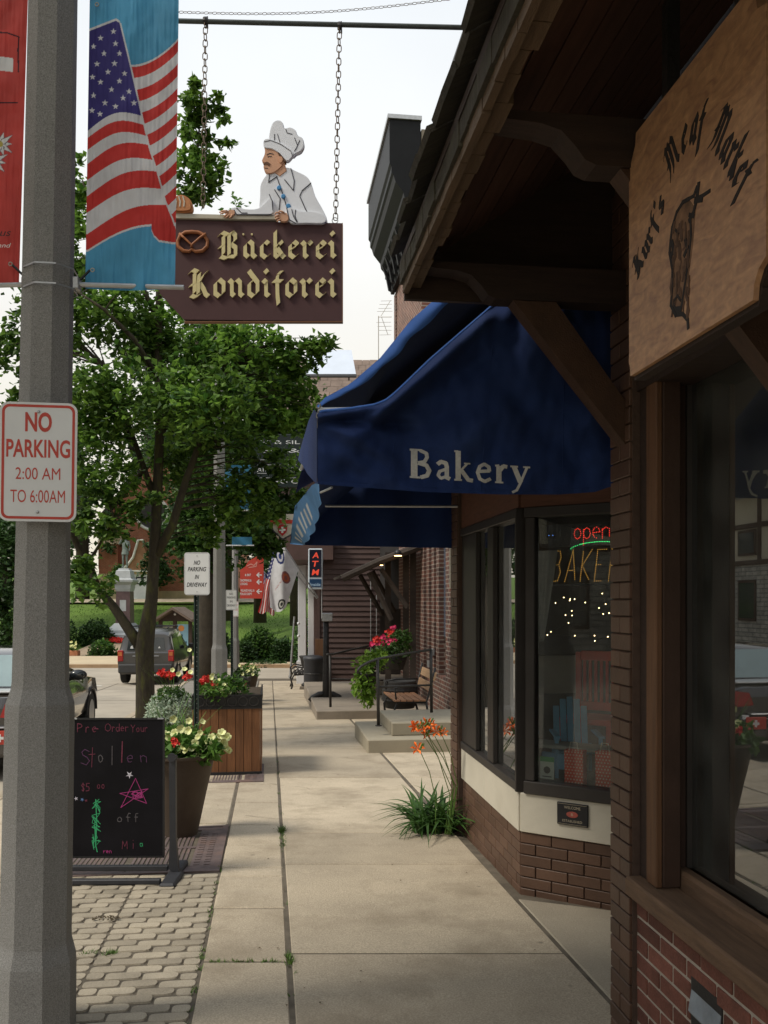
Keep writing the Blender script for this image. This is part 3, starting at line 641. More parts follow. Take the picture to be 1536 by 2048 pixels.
# inside: floor, back wall, side return
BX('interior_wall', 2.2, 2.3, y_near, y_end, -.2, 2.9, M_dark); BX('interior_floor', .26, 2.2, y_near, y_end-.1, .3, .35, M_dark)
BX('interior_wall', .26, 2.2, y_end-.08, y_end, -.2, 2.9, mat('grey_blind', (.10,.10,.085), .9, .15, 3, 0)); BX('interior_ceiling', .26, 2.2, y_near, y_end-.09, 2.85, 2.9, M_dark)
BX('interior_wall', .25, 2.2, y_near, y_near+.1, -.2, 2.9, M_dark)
# wall-end return seen past the pier at the alcove
mb = MB(); mb.box((.25, y_end-.1, -.4), (2.4, y_end-.002, 3.2)); mb.build('side_wall', M_brbrick, bA)
# little card in the window
cd = thing('window_card', 'small paper card standing behind the near shop window, reading DAILY', 'card', P(1447, 1745, 3.0)+Vector((.08, 0, 0)), TH+R(90))
cd.location = MATS[bA.name] @ Vector((.30, LA(1.64, 3.05)[1], SZ+.02)); MATS[cd.name] = Matrix.Translation(cd.location) @ Matrix.Rotation(TH-R(90), 4, 'Z'); cd.rotation_euler = (0, 0, TH-R(90))
mb = MB(); mb.box((-.1,0,0),(.1,.003,.26)); mb.build('paper', mat('old_paper', (.16,.15,.12), .8, .2, 8, 0), cd)
mb = MB(); mb.box((-.085,-.001,.03),(.085,-.0003,.085)); mb.build('band', M_black, cd)
mb = MB(); text_on(mb, 'DAILY', 0, .043, .045, -.0016, width=.13); mb.build('lettering', mat('card_letter', (.35,.33,.27), .8, .1, 5, 0), cd)

# canopy: braces, beams, sloping soffit boards, fascia and shakes
can = thing('shake_canopy', 'dark shake-covered timber canopy projecting from the near shop', 'canopy', A(1.41, 3.4, 2.75), TH)
IC = MATS[can.name].inverted()
def LC(a, Y, z): return IC @ Vector((a-K*Y, Y, z))
XO = LC(.53, 3.5, 0).x              # outer edge in canopy frame
def slopez(x): return (2.875-2.75)+(x-XO)*.66
ye, yn = LC(1.41, 3.56, 0).y, LC(1.41, -2.4, 0).y
xin = .06
nb = 9; bw = (xin-XO-.02)/nb
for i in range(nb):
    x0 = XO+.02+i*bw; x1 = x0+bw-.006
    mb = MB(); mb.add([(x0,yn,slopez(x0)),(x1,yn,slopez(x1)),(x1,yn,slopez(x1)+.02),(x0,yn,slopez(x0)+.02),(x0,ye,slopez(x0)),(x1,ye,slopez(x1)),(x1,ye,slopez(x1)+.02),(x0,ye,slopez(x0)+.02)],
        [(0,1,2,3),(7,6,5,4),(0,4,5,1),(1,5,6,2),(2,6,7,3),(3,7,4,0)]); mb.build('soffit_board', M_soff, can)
mb = MB(); mb.add([(XO-.02,yn,slopez(XO)+.022),(xin,yn,slopez(xin)+.022),(xin,ye,slopez(xin)+.022),(XO-.02,ye,slopez(XO)+.022),(XO-.02,yn,slopez(XO)+.05),(xin,yn,slopez(xin)+.05),(xin,ye,slopez(xin)+.05),(XO-.02,ye,slopez(XO)+.05)], [(0,3,2,1),(4,5,6,7),(0,1,5,4),(1,2,6,5),(2,3,7,6),(3,0,4,7)]); mb.build('roof_deck', M_woodh, can)
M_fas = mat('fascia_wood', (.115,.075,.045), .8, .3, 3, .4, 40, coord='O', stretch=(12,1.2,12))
rr = random.Random(11); yq = ye
mb = MB(); y = ye                   # ragged pale under-course at the eave
while y > yn:
    wd = rr.uniform(.07, .14); d = rr.uniform(0, .022)
    mb.box((XO-.006-rr.uniform(0,.003), y-wd+.003, .055-d*.4), (XO+.014, y, .098)); mb.box((XO+.015, y-wd+.003, .075), (XO+.05+d, y, .118)); y -= wd
mb.build('fascia', M_fas, can)
mb = MB(); y = ye
while y > yn: wd = rr.uniform(.07, .15); mb.box((XO-.016-rr.uniform(0,.006), y-wd+.003, .092-rr.uniform(0,.014)), (XO+.012, y, .16)); y -= wd
mb.build('under_course', M_shake, can)
shm = []
for i in range(6):
    mb = MB(); wd = (.08,.1,.12,.14,.16,.1)[i]; mb.add([(0,0,0),(0,wd,0),(.34,wd,.0),(.34,0,0),(0,0,.022),(0,wd,.018+.006*(i % 2)),(.34,wd,.004),(.34,0,.004)], [(0,1,2,3),(7,6,5,4),(0,4,5,1),(1,5,6,2),(2,6,7,3),(3,7,4,0)]); shm.append((mb.mesh('shake', M_shake), wd))
nsh = 0
for c in range(5):
    y = ye+.03
    while y > (LC(1.41, .6, 0).y if c < 3 else LC(1.41, 2.2, 0).y):
        me, wd = rr.choice(shm); x = XO-.055+c*.13+rr.uniform(-.02, .02); z = slopez(XO)+.052+(x-XO+.055)*.66+.018+rr.uniform(0, .006)+(.01 if c else 0)
        T = Matrix.Translation((x, y-wd, z)) @ Matrix.Rotation(-math.atan(.56)+rr.uniform(-.05, .05), 4, 'Y') @ Matrix.Rotation(rr.uniform(-.03, .03), 4, 'Z')
        if nsh < 290: link('shake', me, can, mtx=T); nsh += 1
        y -= wd+.004
# barge board closing the far end
mb = MB(); mb.prism([(XO+.0,.03),(xin,.03+(xin-XO)*.0),(xin,slopez(xin)+.03),(XO,slopez(XO)+.03)], 'y', ye+.002, ye+.025); mb.build('end_board', M_woodh, can)
def bracket(Y):
    y = LC(1.41, Y, 0).y; t = .045
    prof = [(xin, -.0), (XO+.33, -.0), (XO+.30, .012), (XO+.275, .045), (XO+.235, .085), (XO+.18, .10), (XO+.10, .105), (XO+.02, .115), (XO+.02, .13), (xin, .13)]
    mb = MB(); mb.prism(prof, 'y', y-t, y+t); mb.build('beam', M_woodh, can)
    mb = MB(); x0, z0 = XO+.40, -.002; x1, z1 = xin-.02, -.62; d = Vector((x1-x0, z1-z0)).normalized(); n = Vector((-d.y, d.x))*.055
    mb.prism([(x0+n.x*1.2-.0, z0), (x0+.10*1.6, z0), (x1, z1+.13), (x1, z1-.02)] if False else [(x0, z0), (x0+.17, z0), (x1, z1+.16), (x1, z1)], 'y', y-t+.006, y+t-.006); mb.build('brace', mat('brace_wood', (.060,.030,.017), .65, .3, 4, .3, 40, coord='O', stretch=(4,12,4)), can)
    mb = MB(); mb.cbox((xin-.0, y-t, -.75), (xin+.07, y+t, .13), .006); mb.build('wall_plate', M_woodh, can)
for Y in (3.47, 2.44, 1.2, 0): bracket(Y)

# hairline cracks in the slabs, and small litter
mb = MB(); rr = random.Random(55)
def crack(x, y, a, n, st):
    for _ in range(n):
        a += rr.uniform(-.5, .5); x1, y1 = x+math.cos(a)*st, y+math.sin(a)*st; w_ = rr.uniform(.0012, .0028); nx, ny = -math.sin(a)*w_, math.cos(a)*w_
        mb.add([(x-nx, y-ny, gz(y)+.0035), (x+nx, y+ny, gz(y)+.0035), (x1+nx, y1+ny, gz(y1)+.0035), (x1-nx, y1-ny, gz(y1)+.0035)], [(0,3,2,1)]); x, y = x1, y1
crack(-1.2, 7.6, .1, 12, .06); crack(-1.2, 9.2, -.1, 12, .05)
o = mb.build('crack', M_joint, side, kind='stuff')
mb = MB()
for _ in range(70):
    a = rr.uniform(-2.2, 1.35); y = rr.uniform(3.4, 13); x = a-K*y; s = rr.uniform(.004, .013); t = rr.uniform(0, 6.28)
    mb.add([(x, y, gz(y)+.003), (x+s*math.cos(t), y+s*math.sin(t), gz(y)+.006), (x+s*1.6*math.cos(t+.5), y+s*1.6*math.sin(t+.5), gz(y)+.004), (x+s*math.cos(t+1), y+s*math.sin(t+1), gz(y)+.008)], [(0,1,2,3)])
mb.build('fallen_bits', mat('dry_bits', (.10,.07,.035), .9, .4, 30, 0, island=.5), None, kind='stuff')
# ------------------------------------------------------------------ bakery building with the bay window
AB = 1.525; Cc = A(AB, 5.36, 0)
bB = thing('bay_window_shop', 'brown brick bakery front with angled bay window beyond the near shop', 'building', Cc, TH)
IB = MATS[bB.name].inverted()
def LB(a, Y): return (IB @ Vector((a-K*Y, Y, 0))).y
yD, yP, yF = LB(AB, 6.95), LB(AB, 7.2), LB(AB, 7.2)
ZB, ZC, ZH, ZT = .19, .432, 2.10, 5.8
fd = Vector((.84, -.545)).normalized(); FL = 1.05     # direction of the angled front, from the corner
fdl = (IB.to_3x3() @ Vector((fd.x, fd.y, 0)))         # in the building frame
fang = math.atan2(fdl.y, fdl.x); MFr = Matrix.Rotation(fang, 4, 'Z')   # local frame of the front: x along, -y outward
# base walls (mortar) and separate bricks
mb = MB(); mb.box((.012, -.0, -.6), (.12, yD, ZB-.001)); mb.build('base_wall', M_dmort, bB)
mb = MB(); mb.box((.02, .012, -.6), (FL, .12, ZB-.001), 0, MFr); mb.build('base_wall', M_dmort, bB)
lay(bB, A(AB, 6.95, 0), Ub, 6.95*1.0084-5.36*1.0084-.002, ZB-.0677*8, 8, m=M_brbrick, seed=2)
lay(bB, Cc, fd, FL, ZB-.0677*7, 7, m=M_brbrick, seed=3)
# cream panels
mb = MB(); mb.cbox((-.012, .0, ZB+.003), (.10, .86, ZC-.002), .004); mb.build('cream_panel', M_cream, bB)
mb = MB(); mb.cbox((-.012, .864, ZB+.003), (.10, yD-.0, ZC-.002), .004); mb.build('cream_panel', M_cream, bB)
mb = MB(); mb.cbox((.006, -.012, ZB+.003), (FL, .10, ZC-.002), .004, 0, MFr); mb.build('cream_panel', M_cream, bB)
# pier at the far end
mb = MB(); mb.box((-.034, yD+.003, -.6), (.3, yP, 2.9)); mb.build('pier', M_dmort, bB)
lay(bB, A(AB-.045, 7.2, 0), Ub, .245, -.55, 50, m=M_brbrick, bl=.245, depth=.3, seed=8)
# frames
def fb(a, b, m=M_frame, T=None, name='window_frame'):
    mb = MB(); mb.cbox(a, b, .004, 0, T); return mb.build(name, m, bB)
def yb(px): return LB(AB, aY(px, AB))
fb((-.02, .0, ZC), (.045, yD-.002, ZC+.055)); fb((-.02, .0, ZH), (.09, yD-.002, ZH+.06))
fb((-.006, yb(953), ZC+.057), (.028, yD-.002, ZH-.002)); fb((-.008, yb(988), ZC+.057), (.028, yb(977), ZH-.002))
fb((-.03, -.012, ZC+.001), (.10, .012, ZH+.058), name='corner_post')
fb((.035, -.03, ZC), (FL, .08, ZC+.075), T=MFr); fb((.035, -.02, ZH), (FL, .08, ZH+.06), T=MFr); fb((.04, -.015, ZC+.077), (.10, .06, ZH-.002), T=MFr); fb((.86, -.015, ZC+.077), (.93, .06, ZH-.002), T=MFr)
mb = MB(); mb.box((.03, .014, ZC+.056), (.034, yD-.004, ZH)); mb.build('window', M_glass, bB)
mb = MB(); mb.box((.11, .02, ZC+.076), (FL, .024, ZH), 0, MFr); mb.build('window', M_glassf, bB)
# timber header, wall above
M_head = mat('header_wood', (.12,.05,.028), .7, .3, 3, .3, 40, coord='O', stretch=(2,2,14))
mb = MB(); mb.box((-.01, .0, ZH+.062), (.1, yD, 2.7)); mb.build('header', M_head, bB)
mb = MB(); mb.box((.01, -.01, ZH+.062), (FL, .1, 2.7), 0, MFr); mb.build('header', M_head, bB)
M_bw = brickmat('brown_brick_wall', (.13,.07,.045), (.09,.05,.035), (.05,.035,.03), .2, .068, .008)
mb = MB(); mb.box((.0, LB(AB, 3.62), 2.701), (.25, yF, ZT)); mb.build('wall', M_bw, bB)
M_stucco = mat('grey_render', (.40,.36,.30), .9, .15, 3, .2, 60)
mb = MB(); mb.box((.302, yF-.2, -.6), (5, yF-.002, ZT)); mb.build('wall', M_bw, bB)
mb = MB(); mb.box((FL*fdl.x, FL*fdl.y, -.6), (2.8, FL*fdl.y+.1, 2.7)); mb.build('wall', M_bw, bB)
mb = MB(); mb.box((-.05, LB(AB, 3.62), ZT), (5, yF+.05, ZT+.15)); mb.build('parapet', M_frame, bB)
# pale door surround that shows by the pier head
mb = MB(); mb.box((-.043, yP+.004, 1.7), (.018, yP+.06, 2.7)); mb.build('downpipe', M_cream, bB)
# inside: floor at display height, walls, ceiling
M_disp = mat('display_board', (.14,.12,.10), .7, .2, 6, 0)
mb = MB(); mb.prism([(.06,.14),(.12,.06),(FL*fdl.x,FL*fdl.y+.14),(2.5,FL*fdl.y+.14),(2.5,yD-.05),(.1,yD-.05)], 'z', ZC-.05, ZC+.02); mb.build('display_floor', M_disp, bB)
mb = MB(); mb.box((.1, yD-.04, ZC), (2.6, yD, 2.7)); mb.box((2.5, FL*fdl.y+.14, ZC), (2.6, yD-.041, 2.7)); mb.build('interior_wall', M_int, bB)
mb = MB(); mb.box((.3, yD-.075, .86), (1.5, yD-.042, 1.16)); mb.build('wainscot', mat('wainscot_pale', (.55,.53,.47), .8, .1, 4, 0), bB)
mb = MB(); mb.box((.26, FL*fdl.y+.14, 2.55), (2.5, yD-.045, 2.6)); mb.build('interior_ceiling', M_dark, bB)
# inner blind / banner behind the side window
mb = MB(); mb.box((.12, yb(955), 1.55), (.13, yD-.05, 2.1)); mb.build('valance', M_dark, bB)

def LF(px, py, depth=0.0):
    """point where the picture ray meets the plane `depth` metres behind the angled front"""
    n = Vector((fd.y, -fd.x, 0)); n = -n if n.y < 0 else n      # inward normal
    o = Cc+n*depth; r = Vector(((px-CX)/F, 1, (HY-py)/F)); cpt = Vector((0, 0, EYE))
    t = (o-cpt).dot(n)/r.dot(n); return cpt+r*t
FA = math.atan2(fd.y, fd.x)
# plaque on the cream panel
p = LF(1146, 1630, -.014)
pl = thing('wall_plaque', 'small black plaque with a red oval on the cream panel under the bay window', 'plaque', p, FA)
mb = MB(); mb.cbox((-.095,-.012,-.062),(.095,.0,.07),.003); mb.build('plate', M_black, pl)
M_gold = mat('plaque_letter', (.42,.36,.26), .6, .2, 20, 0); M_redoval = mat('plaque_red', (.36,.08,.06), .6, .2, 20, 0)
mb = MB(); mb.prism([(.036*math.cos(R(30*k)), .004+.018*math.sin(R(30*k))) for k in range(12)], 'y', -.0155, -.0122); mb.build('oval', M_redoval, pl)
mb = MB(); text_on(mb, 'WELCOME', 0, .035, .024, -.0126, width=.1); text_on(mb, 'B', 0, -.003, .022, -.0158, width=.012)
text_on(mb, 'ESTABLISHED', 0, -.042, .02, -.0126, width=.12)
for s_ in (-1, 1): mb.box((-.088, -.0128, .0615 if s_ > 0 else -.0555), (.088, -.0122, .063 if s_ > 0 else -.054))
mb.build('lettering', M_gold, pl)
# display items
M_rd = mat('chair_red', (.7,.05,.02), .5, .15, 8, 0); M_lb = mat('chair_blue', (.16,.42,.68), .55, .2, 8, .1)
p = LF(1203, 1400, 1.25)
ch = thing('red_display_chair', 'red slat-back display chair inside the bakery window', 'chair', (p.x, p.y, .80), FA)
mb = MB()
for x in (-.17, .17): mb.cbox((x-.02,-.02,-.4),(x+.02,.02,.42),.004)
mb.build('back_frame', M_rd, ch)
mb = MB(); mb.cbox((-.15,-.015,.36),(.15,.015,.43),.004); mb.cbox((-.15,-.015,.0),(.15,.015,.06),.004); mb.build('rail', M_rd, ch)
for i in range(7): mb = MB(); mb.box((-.135+i*.042,-.008,.061),(-.115+i*.042,.008,.359)); mb.build('slat', M_rd, ch)
mb = MB(); mb.cbox((-.19,-.36,-.06),(.19,-.02,-.02),.005); mb.build('seat', M_rd, ch)
for x in (-.17,.17): mb = MB(); mb.box((x-.018,-.35,-.4),(x+.018,-.31,-.06)); mb.build('leg', M_rd, ch)
p = LF(1148, 1500, .62)
ad = thing('blue_garden_chair', 'small pale blue adirondack chair inside the bakery window', 'chair', (p.x, p.y, ZC+.02), FA+.5)
for i in range(5):
    mb = MB(); x = -.09+i*.036; h = .40-.02*abs(i-2)**2*.6; mb.cbox((x+.002, .08, .10),(x+.034, .092, h), .003, 0, Matrix.Rotation(R(-12), 4, 'X')); mb.build('slat', M_lb, ad)
mb = MB(); mb.cbox((-.09,-.12,.12),(.09,.09,.135),.003); mb.build('seat', M_lb, ad)
for x in (-.115, .10): mb = MB(); mb.cbox((x,-.15,.2),(x+.03,.1,.212),.003); mb.box((x+.005,-.13,0),(x+.022,-.11,.2)); mb.build('arm', M_lb, ad)
for x in (-.1, .088): mb = MB(); mb.box((x,.08,0),(x+.015,.1,.14)); mb.build('leg', M_lb, ad)
ad.scale = (1.3, 1.3, 1.3)
p = LF(1150, 1500, .42)
tb = thing('display_table', 'pale wooden display table inside the bakery window', 'table', (p.x+.02, p.y+.0, ZC+.02), FA)
mb = MB(); mb.cbox((-.3,-.09,.20),(.3,.09,.225),.004); mb.build('tabletop', mat('pale_wood', (.30,.30,.28), .6, .2, 8, 0), tb)
for x in (-.26,.05,.26): mb = MB(); mb.box((x-.015,-.07,0),(x+.015,-.04,.199)); mb.build('leg', mat('pale_leg', (.34,.33,.30), .6, .2, 8, 0), tb)
mb = MB(); mb.box((-.24,-.02,.06),(-.08,.01,.16)); o = mb.build('blue_box', M_lb, None); o.matrix_world = MATS[tb.name]; tag(o, 'small blue box on the bakery display floor under the pale table', 'box')
# dotted red bags
M_bagred = printmat('dotted_bag', .6)
def bag(px, py, h, wd, label):
    p = LF(px, py, .16); b = thing('gift_bag', label, 'bag', (p.x, p.y, ZC+.02), FA, 'dotted bags in the bakery window')
    for q, (n0, n1) in enumerate((((-wd/2, -.03), (wd/2, -.03)), ((wd/2, .03), (-wd/2, .03)))):
        def sf(u, v, n0=n0, n1=n1): return (n0[0]+(n1[0]-n0[0])*u, n0[1]+.004*math.sin(v*5), v*h)
        def cf(U, V):
            c = np.ones(U.shape+(3,))*np.array([.7,.09,.05]); gu = (U*6+.5*(np.floor(V*13) % 2)) % 1-.5; gv = (V*13) % 1-.5
            c[(gu**2+gv**2) < .055] = (.75,.62,.5); return c
        painted('panel', sf, 60, 110, cf, M_bagred, b)
    mb = MB(); mb.add([(-wd/2,-.03,0),(-wd/2,.03,0),(-wd/2,.03,h),(-wd/2,-.03,h)], [(0,1,2,3)]); mb.add([(wd/2,-.03,0),(wd/2,.03,0),(wd/2,.03,h),(wd/2,-.03,h)], [(0,3,2,1)]); mb.build('gusset', M_rd, b)
    mb = MB(); mb.tube([(-.03,-.03,h-.01),(-.02,-.03,h+.05),(.02,-.03,h+.05),(.03,-.03,h-.01)], .003, 6); mb.build('handle', M_cream, b)
bag(1151, 1575, .24, .118, 'red dotted gift bag in the bakery window, the left of the two'); bag(1213, 1580, .25, .115, 'red dotted gift bag in the bakery window, next to the brick pier')
p = LF(1094, 1570, .09)
cdc = thing('window_notice', 'small green and white notice card in the lower left corner of the bakery window', 'card', (p.x, p.y, ZC+.078), FA)
mb = MB(); mb.box((-.045,0,0),(.045,.003,.135)); mb.build('card', mat('notice_white', (.5,.55,.5), .6, .1, 9, 0), cdc)
mb = MB(); mb.box((-.045,-.0015,.105),(.045,-.0003,.135)); mb.build('heading', mat('notice_green', (.06,.3,.1), .6, .1, 9, 0), cdc)
mb = MB(); mb.lathe([(.022,-.002),(.022,-.0004)], 14, 0, Matrix.Translation((0,0,.055)) @ Matrix.Rotation(R(90), 4, 'X') @ Matrix.Translation((0,0,.002))); mb.build('logo', M_frame, cdc)
mb = MB(); text_on(mb, 'OK', 0, .048, .02, -.0026, width=.02) if False else mb.box((-.03,-.0012,.012),(.03,-.0004,.018)); mb.build('print', M_frame, cdc)
p = LF(1085, 1150, .06)
cl = thing('white_curtain', 'thin white curtain strip gathered inside the left edge of the bakery window', 'curtain', (p.x, p.y, 1.35), FA)
def cs(u, v): return (-.06+.16*u*(.4+.6*v), .012*math.sin(u*14+v*2), .55*v)
mb = MB(); mb.grid(cs, 16, 12); mb.build('cloth', mat('curtain_white', (.25,.25,.25), .9, .1, 9, 0), cl, True)
# LED signs
M_ledr = emit('led_red', (1, .05, .03), 1.6); M_ledg = emit('led_green', (.05, 1, .25), 1.8); M_leda = emit('led_amber', (1, .5, .08), .85); M_ledb = emit('led_blue', (.1,.3,1), 2); M_fairy = emit('fairy_bulb', (1, .68, .32), 16)
def dots(mb, pl, r, step, y):
    for i in range(len(pl)-1):
        a, b = Vector(pl[i]), Vector(pl[i+1]); n = max(1, int(round((b-a).length/step)))
        for k in range(n):
            q = a.lerp(b, k/n); mb.add([(q.x+r*math.cos(R(60*j)), y, q.y+r*math.sin(R(60*j))) for j in range(6)], [(0,1,2,3,4,5)])
def pxf(px, py, depth, org, ang):      # picture position in a sign's own frame
    q = LF(px, py, depth)-Vector(org); c, s = math.cos(-ang), math.sin(-ang); return q.x*c-q.y*s, q.z
o_ = LF(1165, 1085, .05); led = thing('open_led_sign', 'red and green LED open sign glowing at the top of the bakery window', 'sign', o_, FA)
x0, z0 = pxf(1082, 1095, .05, o_, FA); x1, z1 = pxf(1260, 1042, .05, o_, FA)
mb = MB(); mb.box((x0,0,z0),(x1,.02,z1)); mb.build('panel', M_black, led)
xa, za = pxf(1155, 1078, .05, o_, FA); xb, zb_ = pxf(1226, 1052, .05, o_, FA); mb = MB(); x = xa-.02
for chh in 'open':
    wd, st = SF[chh]; hh = .105
    for pl_ in st:
        dots(mb, [(x+q[0]*hh, za+q[1]*hh) for q in pl_], .0028, .0105, -.002)
    x += (wd+.12)*hh*.88
mb.build('letters', M_ledr, led)
mb = MB(); cx_, cz_ = pxf(1200, 1098, .05, o_, FA); dots(mb, [(cx_+.19*math.cos(R(t)), cz_-.012+.055*math.sin(R(t))) for t in range(160, 10, -6)], .0028, .0105, -.002); mb.build('arc', M_ledg, led)
mb = MB(); cx_, cz_ = pxf(1098, 1071, .05, o_, FA); dots(mb, [(cx_,cz_),(cx_+.05,cz_)], .0025, .02, -.002); mb.build('indicator', M_ledb, led)
o_ = LF(1150, 1140, .08); led2 = thing('bakery_led_sign', 'amber dotted LED sign spelling BAKERY inside the bay window', 'sign', o_, FA)
x, za = pxf(1101, 1163, .08, o_, FA); mb = MB(); hh = .185
for chh in 'BAKERY':
    wd, st = SF[chh]
    for pl_ in st: dots(mb, [(x+q[0]*hh*.62+q[1]*.022, za+q[1]*hh) for q in pl_], .0026, .0115, 0)
    x += (wd+.14)*hh*.62
mb.build('letters', M_leda, led2)
mb = MB(); x0, z0 = pxf(1095, 1172, .08, o_, FA); mb.box((x0,.006,z0),(x0+.62,.014,z0+.012)); mb.build('mount', M_black, led2)
# fairy lights
o_ = LF(1150, 1240, .9); fl = thing('fairy_lights', 'string of tiny warm fairy lights inside the bakery window', 'lights', o_, FA); cpts = []
for px, py in ((1108,1206),(1123,1195),(1137,1201),(1142,1198),(1154,1198),(1168,1205),(1200,1187),(1212,1208),(1197,1216),(1209,1228),(1221,1226),(1140,1222),(1135,1230),(1143,1231),(1132,1246),(1098,1264),(1094,1270),(1154,1271),(1192,1271),(1186,1282),(1220,1273)):
    x, z = pxf(px, py, .9, o_, FA); cpts.append((x, random.uniform(-.05,.05), z))
me = MB().ball((0,0,0), .0032, 6).mesh('bulb', M_fairy)
for c_ in cpts: link('bulb', me, fl, loc=c_)
mb = MB(); mb.tube(cpts, .0012, 4); mb.build('wire', M_blackr, fl)

# ------------------------------------------------------------------ awnings
M_hem = mat('blue_canvas_hem_lit', (.07,.18,.55), .8, .1, 5, .2, 400)  # brighter copy of the canvas, the light on the fold put into the colour
aw1 = thing('bakery_awning', 'dark blue canvas bakery awning with its lettered end panel facing the viewer', 'awning', A(1.5, 3.75, 2.5), TH)
Y0 = 3.76
def interp(x, pts):
    for i in range(len(pts)-1):
        if x <= pts[i+1][0]: t = (x-pts[i][0])/(pts[i+1][0]-pts[i][0]); t = max(0, t); return pts[i][1]+(pts[i+1][1]-pts[i][1])*t
    return pts[-1][1]
TOPC = [(635,826),(645,823),(700,818),(752,810),(775,800),(800,778),(860,720),(920,668),(962,632),(1010,590),(1100,500),(1190,410),(1240,360)]
BOTC = [(635,968),(720,975),(850,984),(1000,989),(1120,989),(1190,984),(1222,973),(1236,950),(1240,930)]
def foldd(px, py):
    def rg(ax, ay, bx, by, wd, h):
        d = Vector((bx-ax, by-ay)); L = d.length; d /= L; q = Vector((px-ax, py-ay)); s = q.dot(d); t = q.x*d.y-q.y*d.x
        e = 1 if 0 < s < L else math.exp(-((min(abs(s), abs(s-L)))/30)**2); return 1.6*h*math.exp(-(t/wd)**2)*e
    d = rg(760, 828, 965, 648, 13, .05)+rg(700, 880, 1010, 640, 30, .035)-rg(775, 845, 950, 720, 20, .02)+rg(645, 835, 745, 815, 9, .03)-rg(660, 842, 800, 850, 12, .035)+rg(640, 835, 760, 905, 14, .022)-rg(640, 850, 700, 960, 18, .01)
    d += .010*mnoise.noise(Vector((px*.045, py*.03, 8)))+rg(650, 900, 820, 975, 16, .012)-rg(1000, 760, 1160, 940, 26, .014)+rg(1060, 960, 1200, 800, 22, .012)
    d += rg(900, 900, 1180, 560, 50, .03)-rg(840, 860, 1000, 780, 24, .012)+.012*math.sin(px*.018+py*.01)+.01*math.exp(-((px-1190)/40)**2)+.008*mnoise.noise(Vector((px*.02, py*.02, 3)))*2.8
    return d
def panel_pt(px, py, off=0.0):
    Y = Y0+K*(px-1238)*Y0/F*1.0-foldd(px, py)-off; return P(px, py, Y)
NU, NV = 130, 60
def psurf(u, v):
    px = 635+605*u; yb_, yt = interp(px, BOTC), interp(px, TOPC); py = yb_+(yt-yb_)*v; return panel_pt(px, py)
mb = MB(); mb.grid(psurf, NU, NV); o = mb.build('end_panel', M_blue, aw1, True, W=True)
# word on the end panel, built letter by letter with a slanted pen
BK = {
 'B': (.74, [('s',[(.1,0),(.1,1)],.15),('h',[(-.04,.98),(.3,.98)],.05),('h',[(-.04,.02),(.3,.02)],.05),('s',[(.28,.97),(.48,.88),(.5,.74),(.42,.58),(.22,.53)],.085),('s',[(.22,.53),(.48,.46),(.57,.28),(.5,.1),(.3,.025)],.10)]),
 'a': (.56, [('s',[(.05,.52),(.16,.62),(.31,.58),(.34,.45),(.34,.08),(.44,.03)],.10),('s',[(.34,.38),(.12,.28),(.07,.14),(.16,.035),(.34,.12)],.075)]),
 'k': (.62, [('s',[(.1,0),(.1,1.04)],.12),('h',[(-.02,1.02),(.1,1.02)],.045),('h',[(-.02,.02),(.22,.02)],.045),('s',[(.14,.3),(.38,.6)],.05),('h',[(.28,.61),(.48,.61)],.04),('s',[(.2,.36),(.42,.04),(.56,.02)],.10)]),
 'e': (.56, [('s',[(.08,.36),(.42,.4),(.4,.54),(.26,.63),(.12,.54),(.05,.32),(.12,.1),(.28,.02),(.46,.13)],.082)]),
 'r': (.46, [('s',[(.12,0),(.12,.6)],.12),('h',[(0,.6),(.13,.62)],.045),('h',[(-.0,.02),(.26,.02)],.045),('s',[(.14,.42),(.26,.6),(.38,.58)],.095)]),
 'y': (.6, [('s',[(.1,.6),(.3,.06)],.115),('s',[(.5,.6),(.3,.05),(.18,-.22),(.04,-.3)],.06),('h',[(-.02,.61),(.22,.61)],.045),('h',[(.38,.61),(.6,.61)],.045)]),
}
def quadlist(word):
    x = 0; out = []
    for chh in word:
        wd, st = BK[chh]
        for kind, pl_, r in st:
            # subdivide
            for i in range(len(pl_)-1):
                a, b = Vector(pl_[i]), Vector(pl_[i+1]); d = (b-a); L = d.length; d.normalize(); n = Vector((-d.y, d.x))*r*.68
                a2 = a-(d*r*.22 if kind == 's' and i > 0 else d*0); b2 = b+(d*r*.22 if kind == 's' and i < len(pl_)-2 else d*0); m = max(1, int(L/.06))
                for k in range(m):
                    p0, p1 = a2.lerp(b2, k/m), a2.lerp(b2, (k+1)/m); out.append([(x+q.x, q.y) for q in (p0-n, p1-n, p1+n, p0+n)])
        x += wd+.035
    return out, x
M_awlet = mat('awning_letter', (.50,.50,.48), .9, .14, 12, .2, 300, fine=.1, fscale=90)
_, tw = quadlist('Bakery'); xo = 0; lv = 0
for chh in 'Bakery':
    ql, wq = quadlist(chh); mb = MB()
    for q in ql:
        lv = (lv+1) % 9; pts = []
        for (x, z) in q:
            px = 822+(x+xo)*(1060-822)/(tw-.04); base = 955+(px-822)*.062; pts.append(panel_pt(px, base-z*57, .0035+lv*.00012))
        mb.add(pts, [(0,1,2,3)])
    mb.build('letter', M_awlet, aw1, W=True); xo += wq
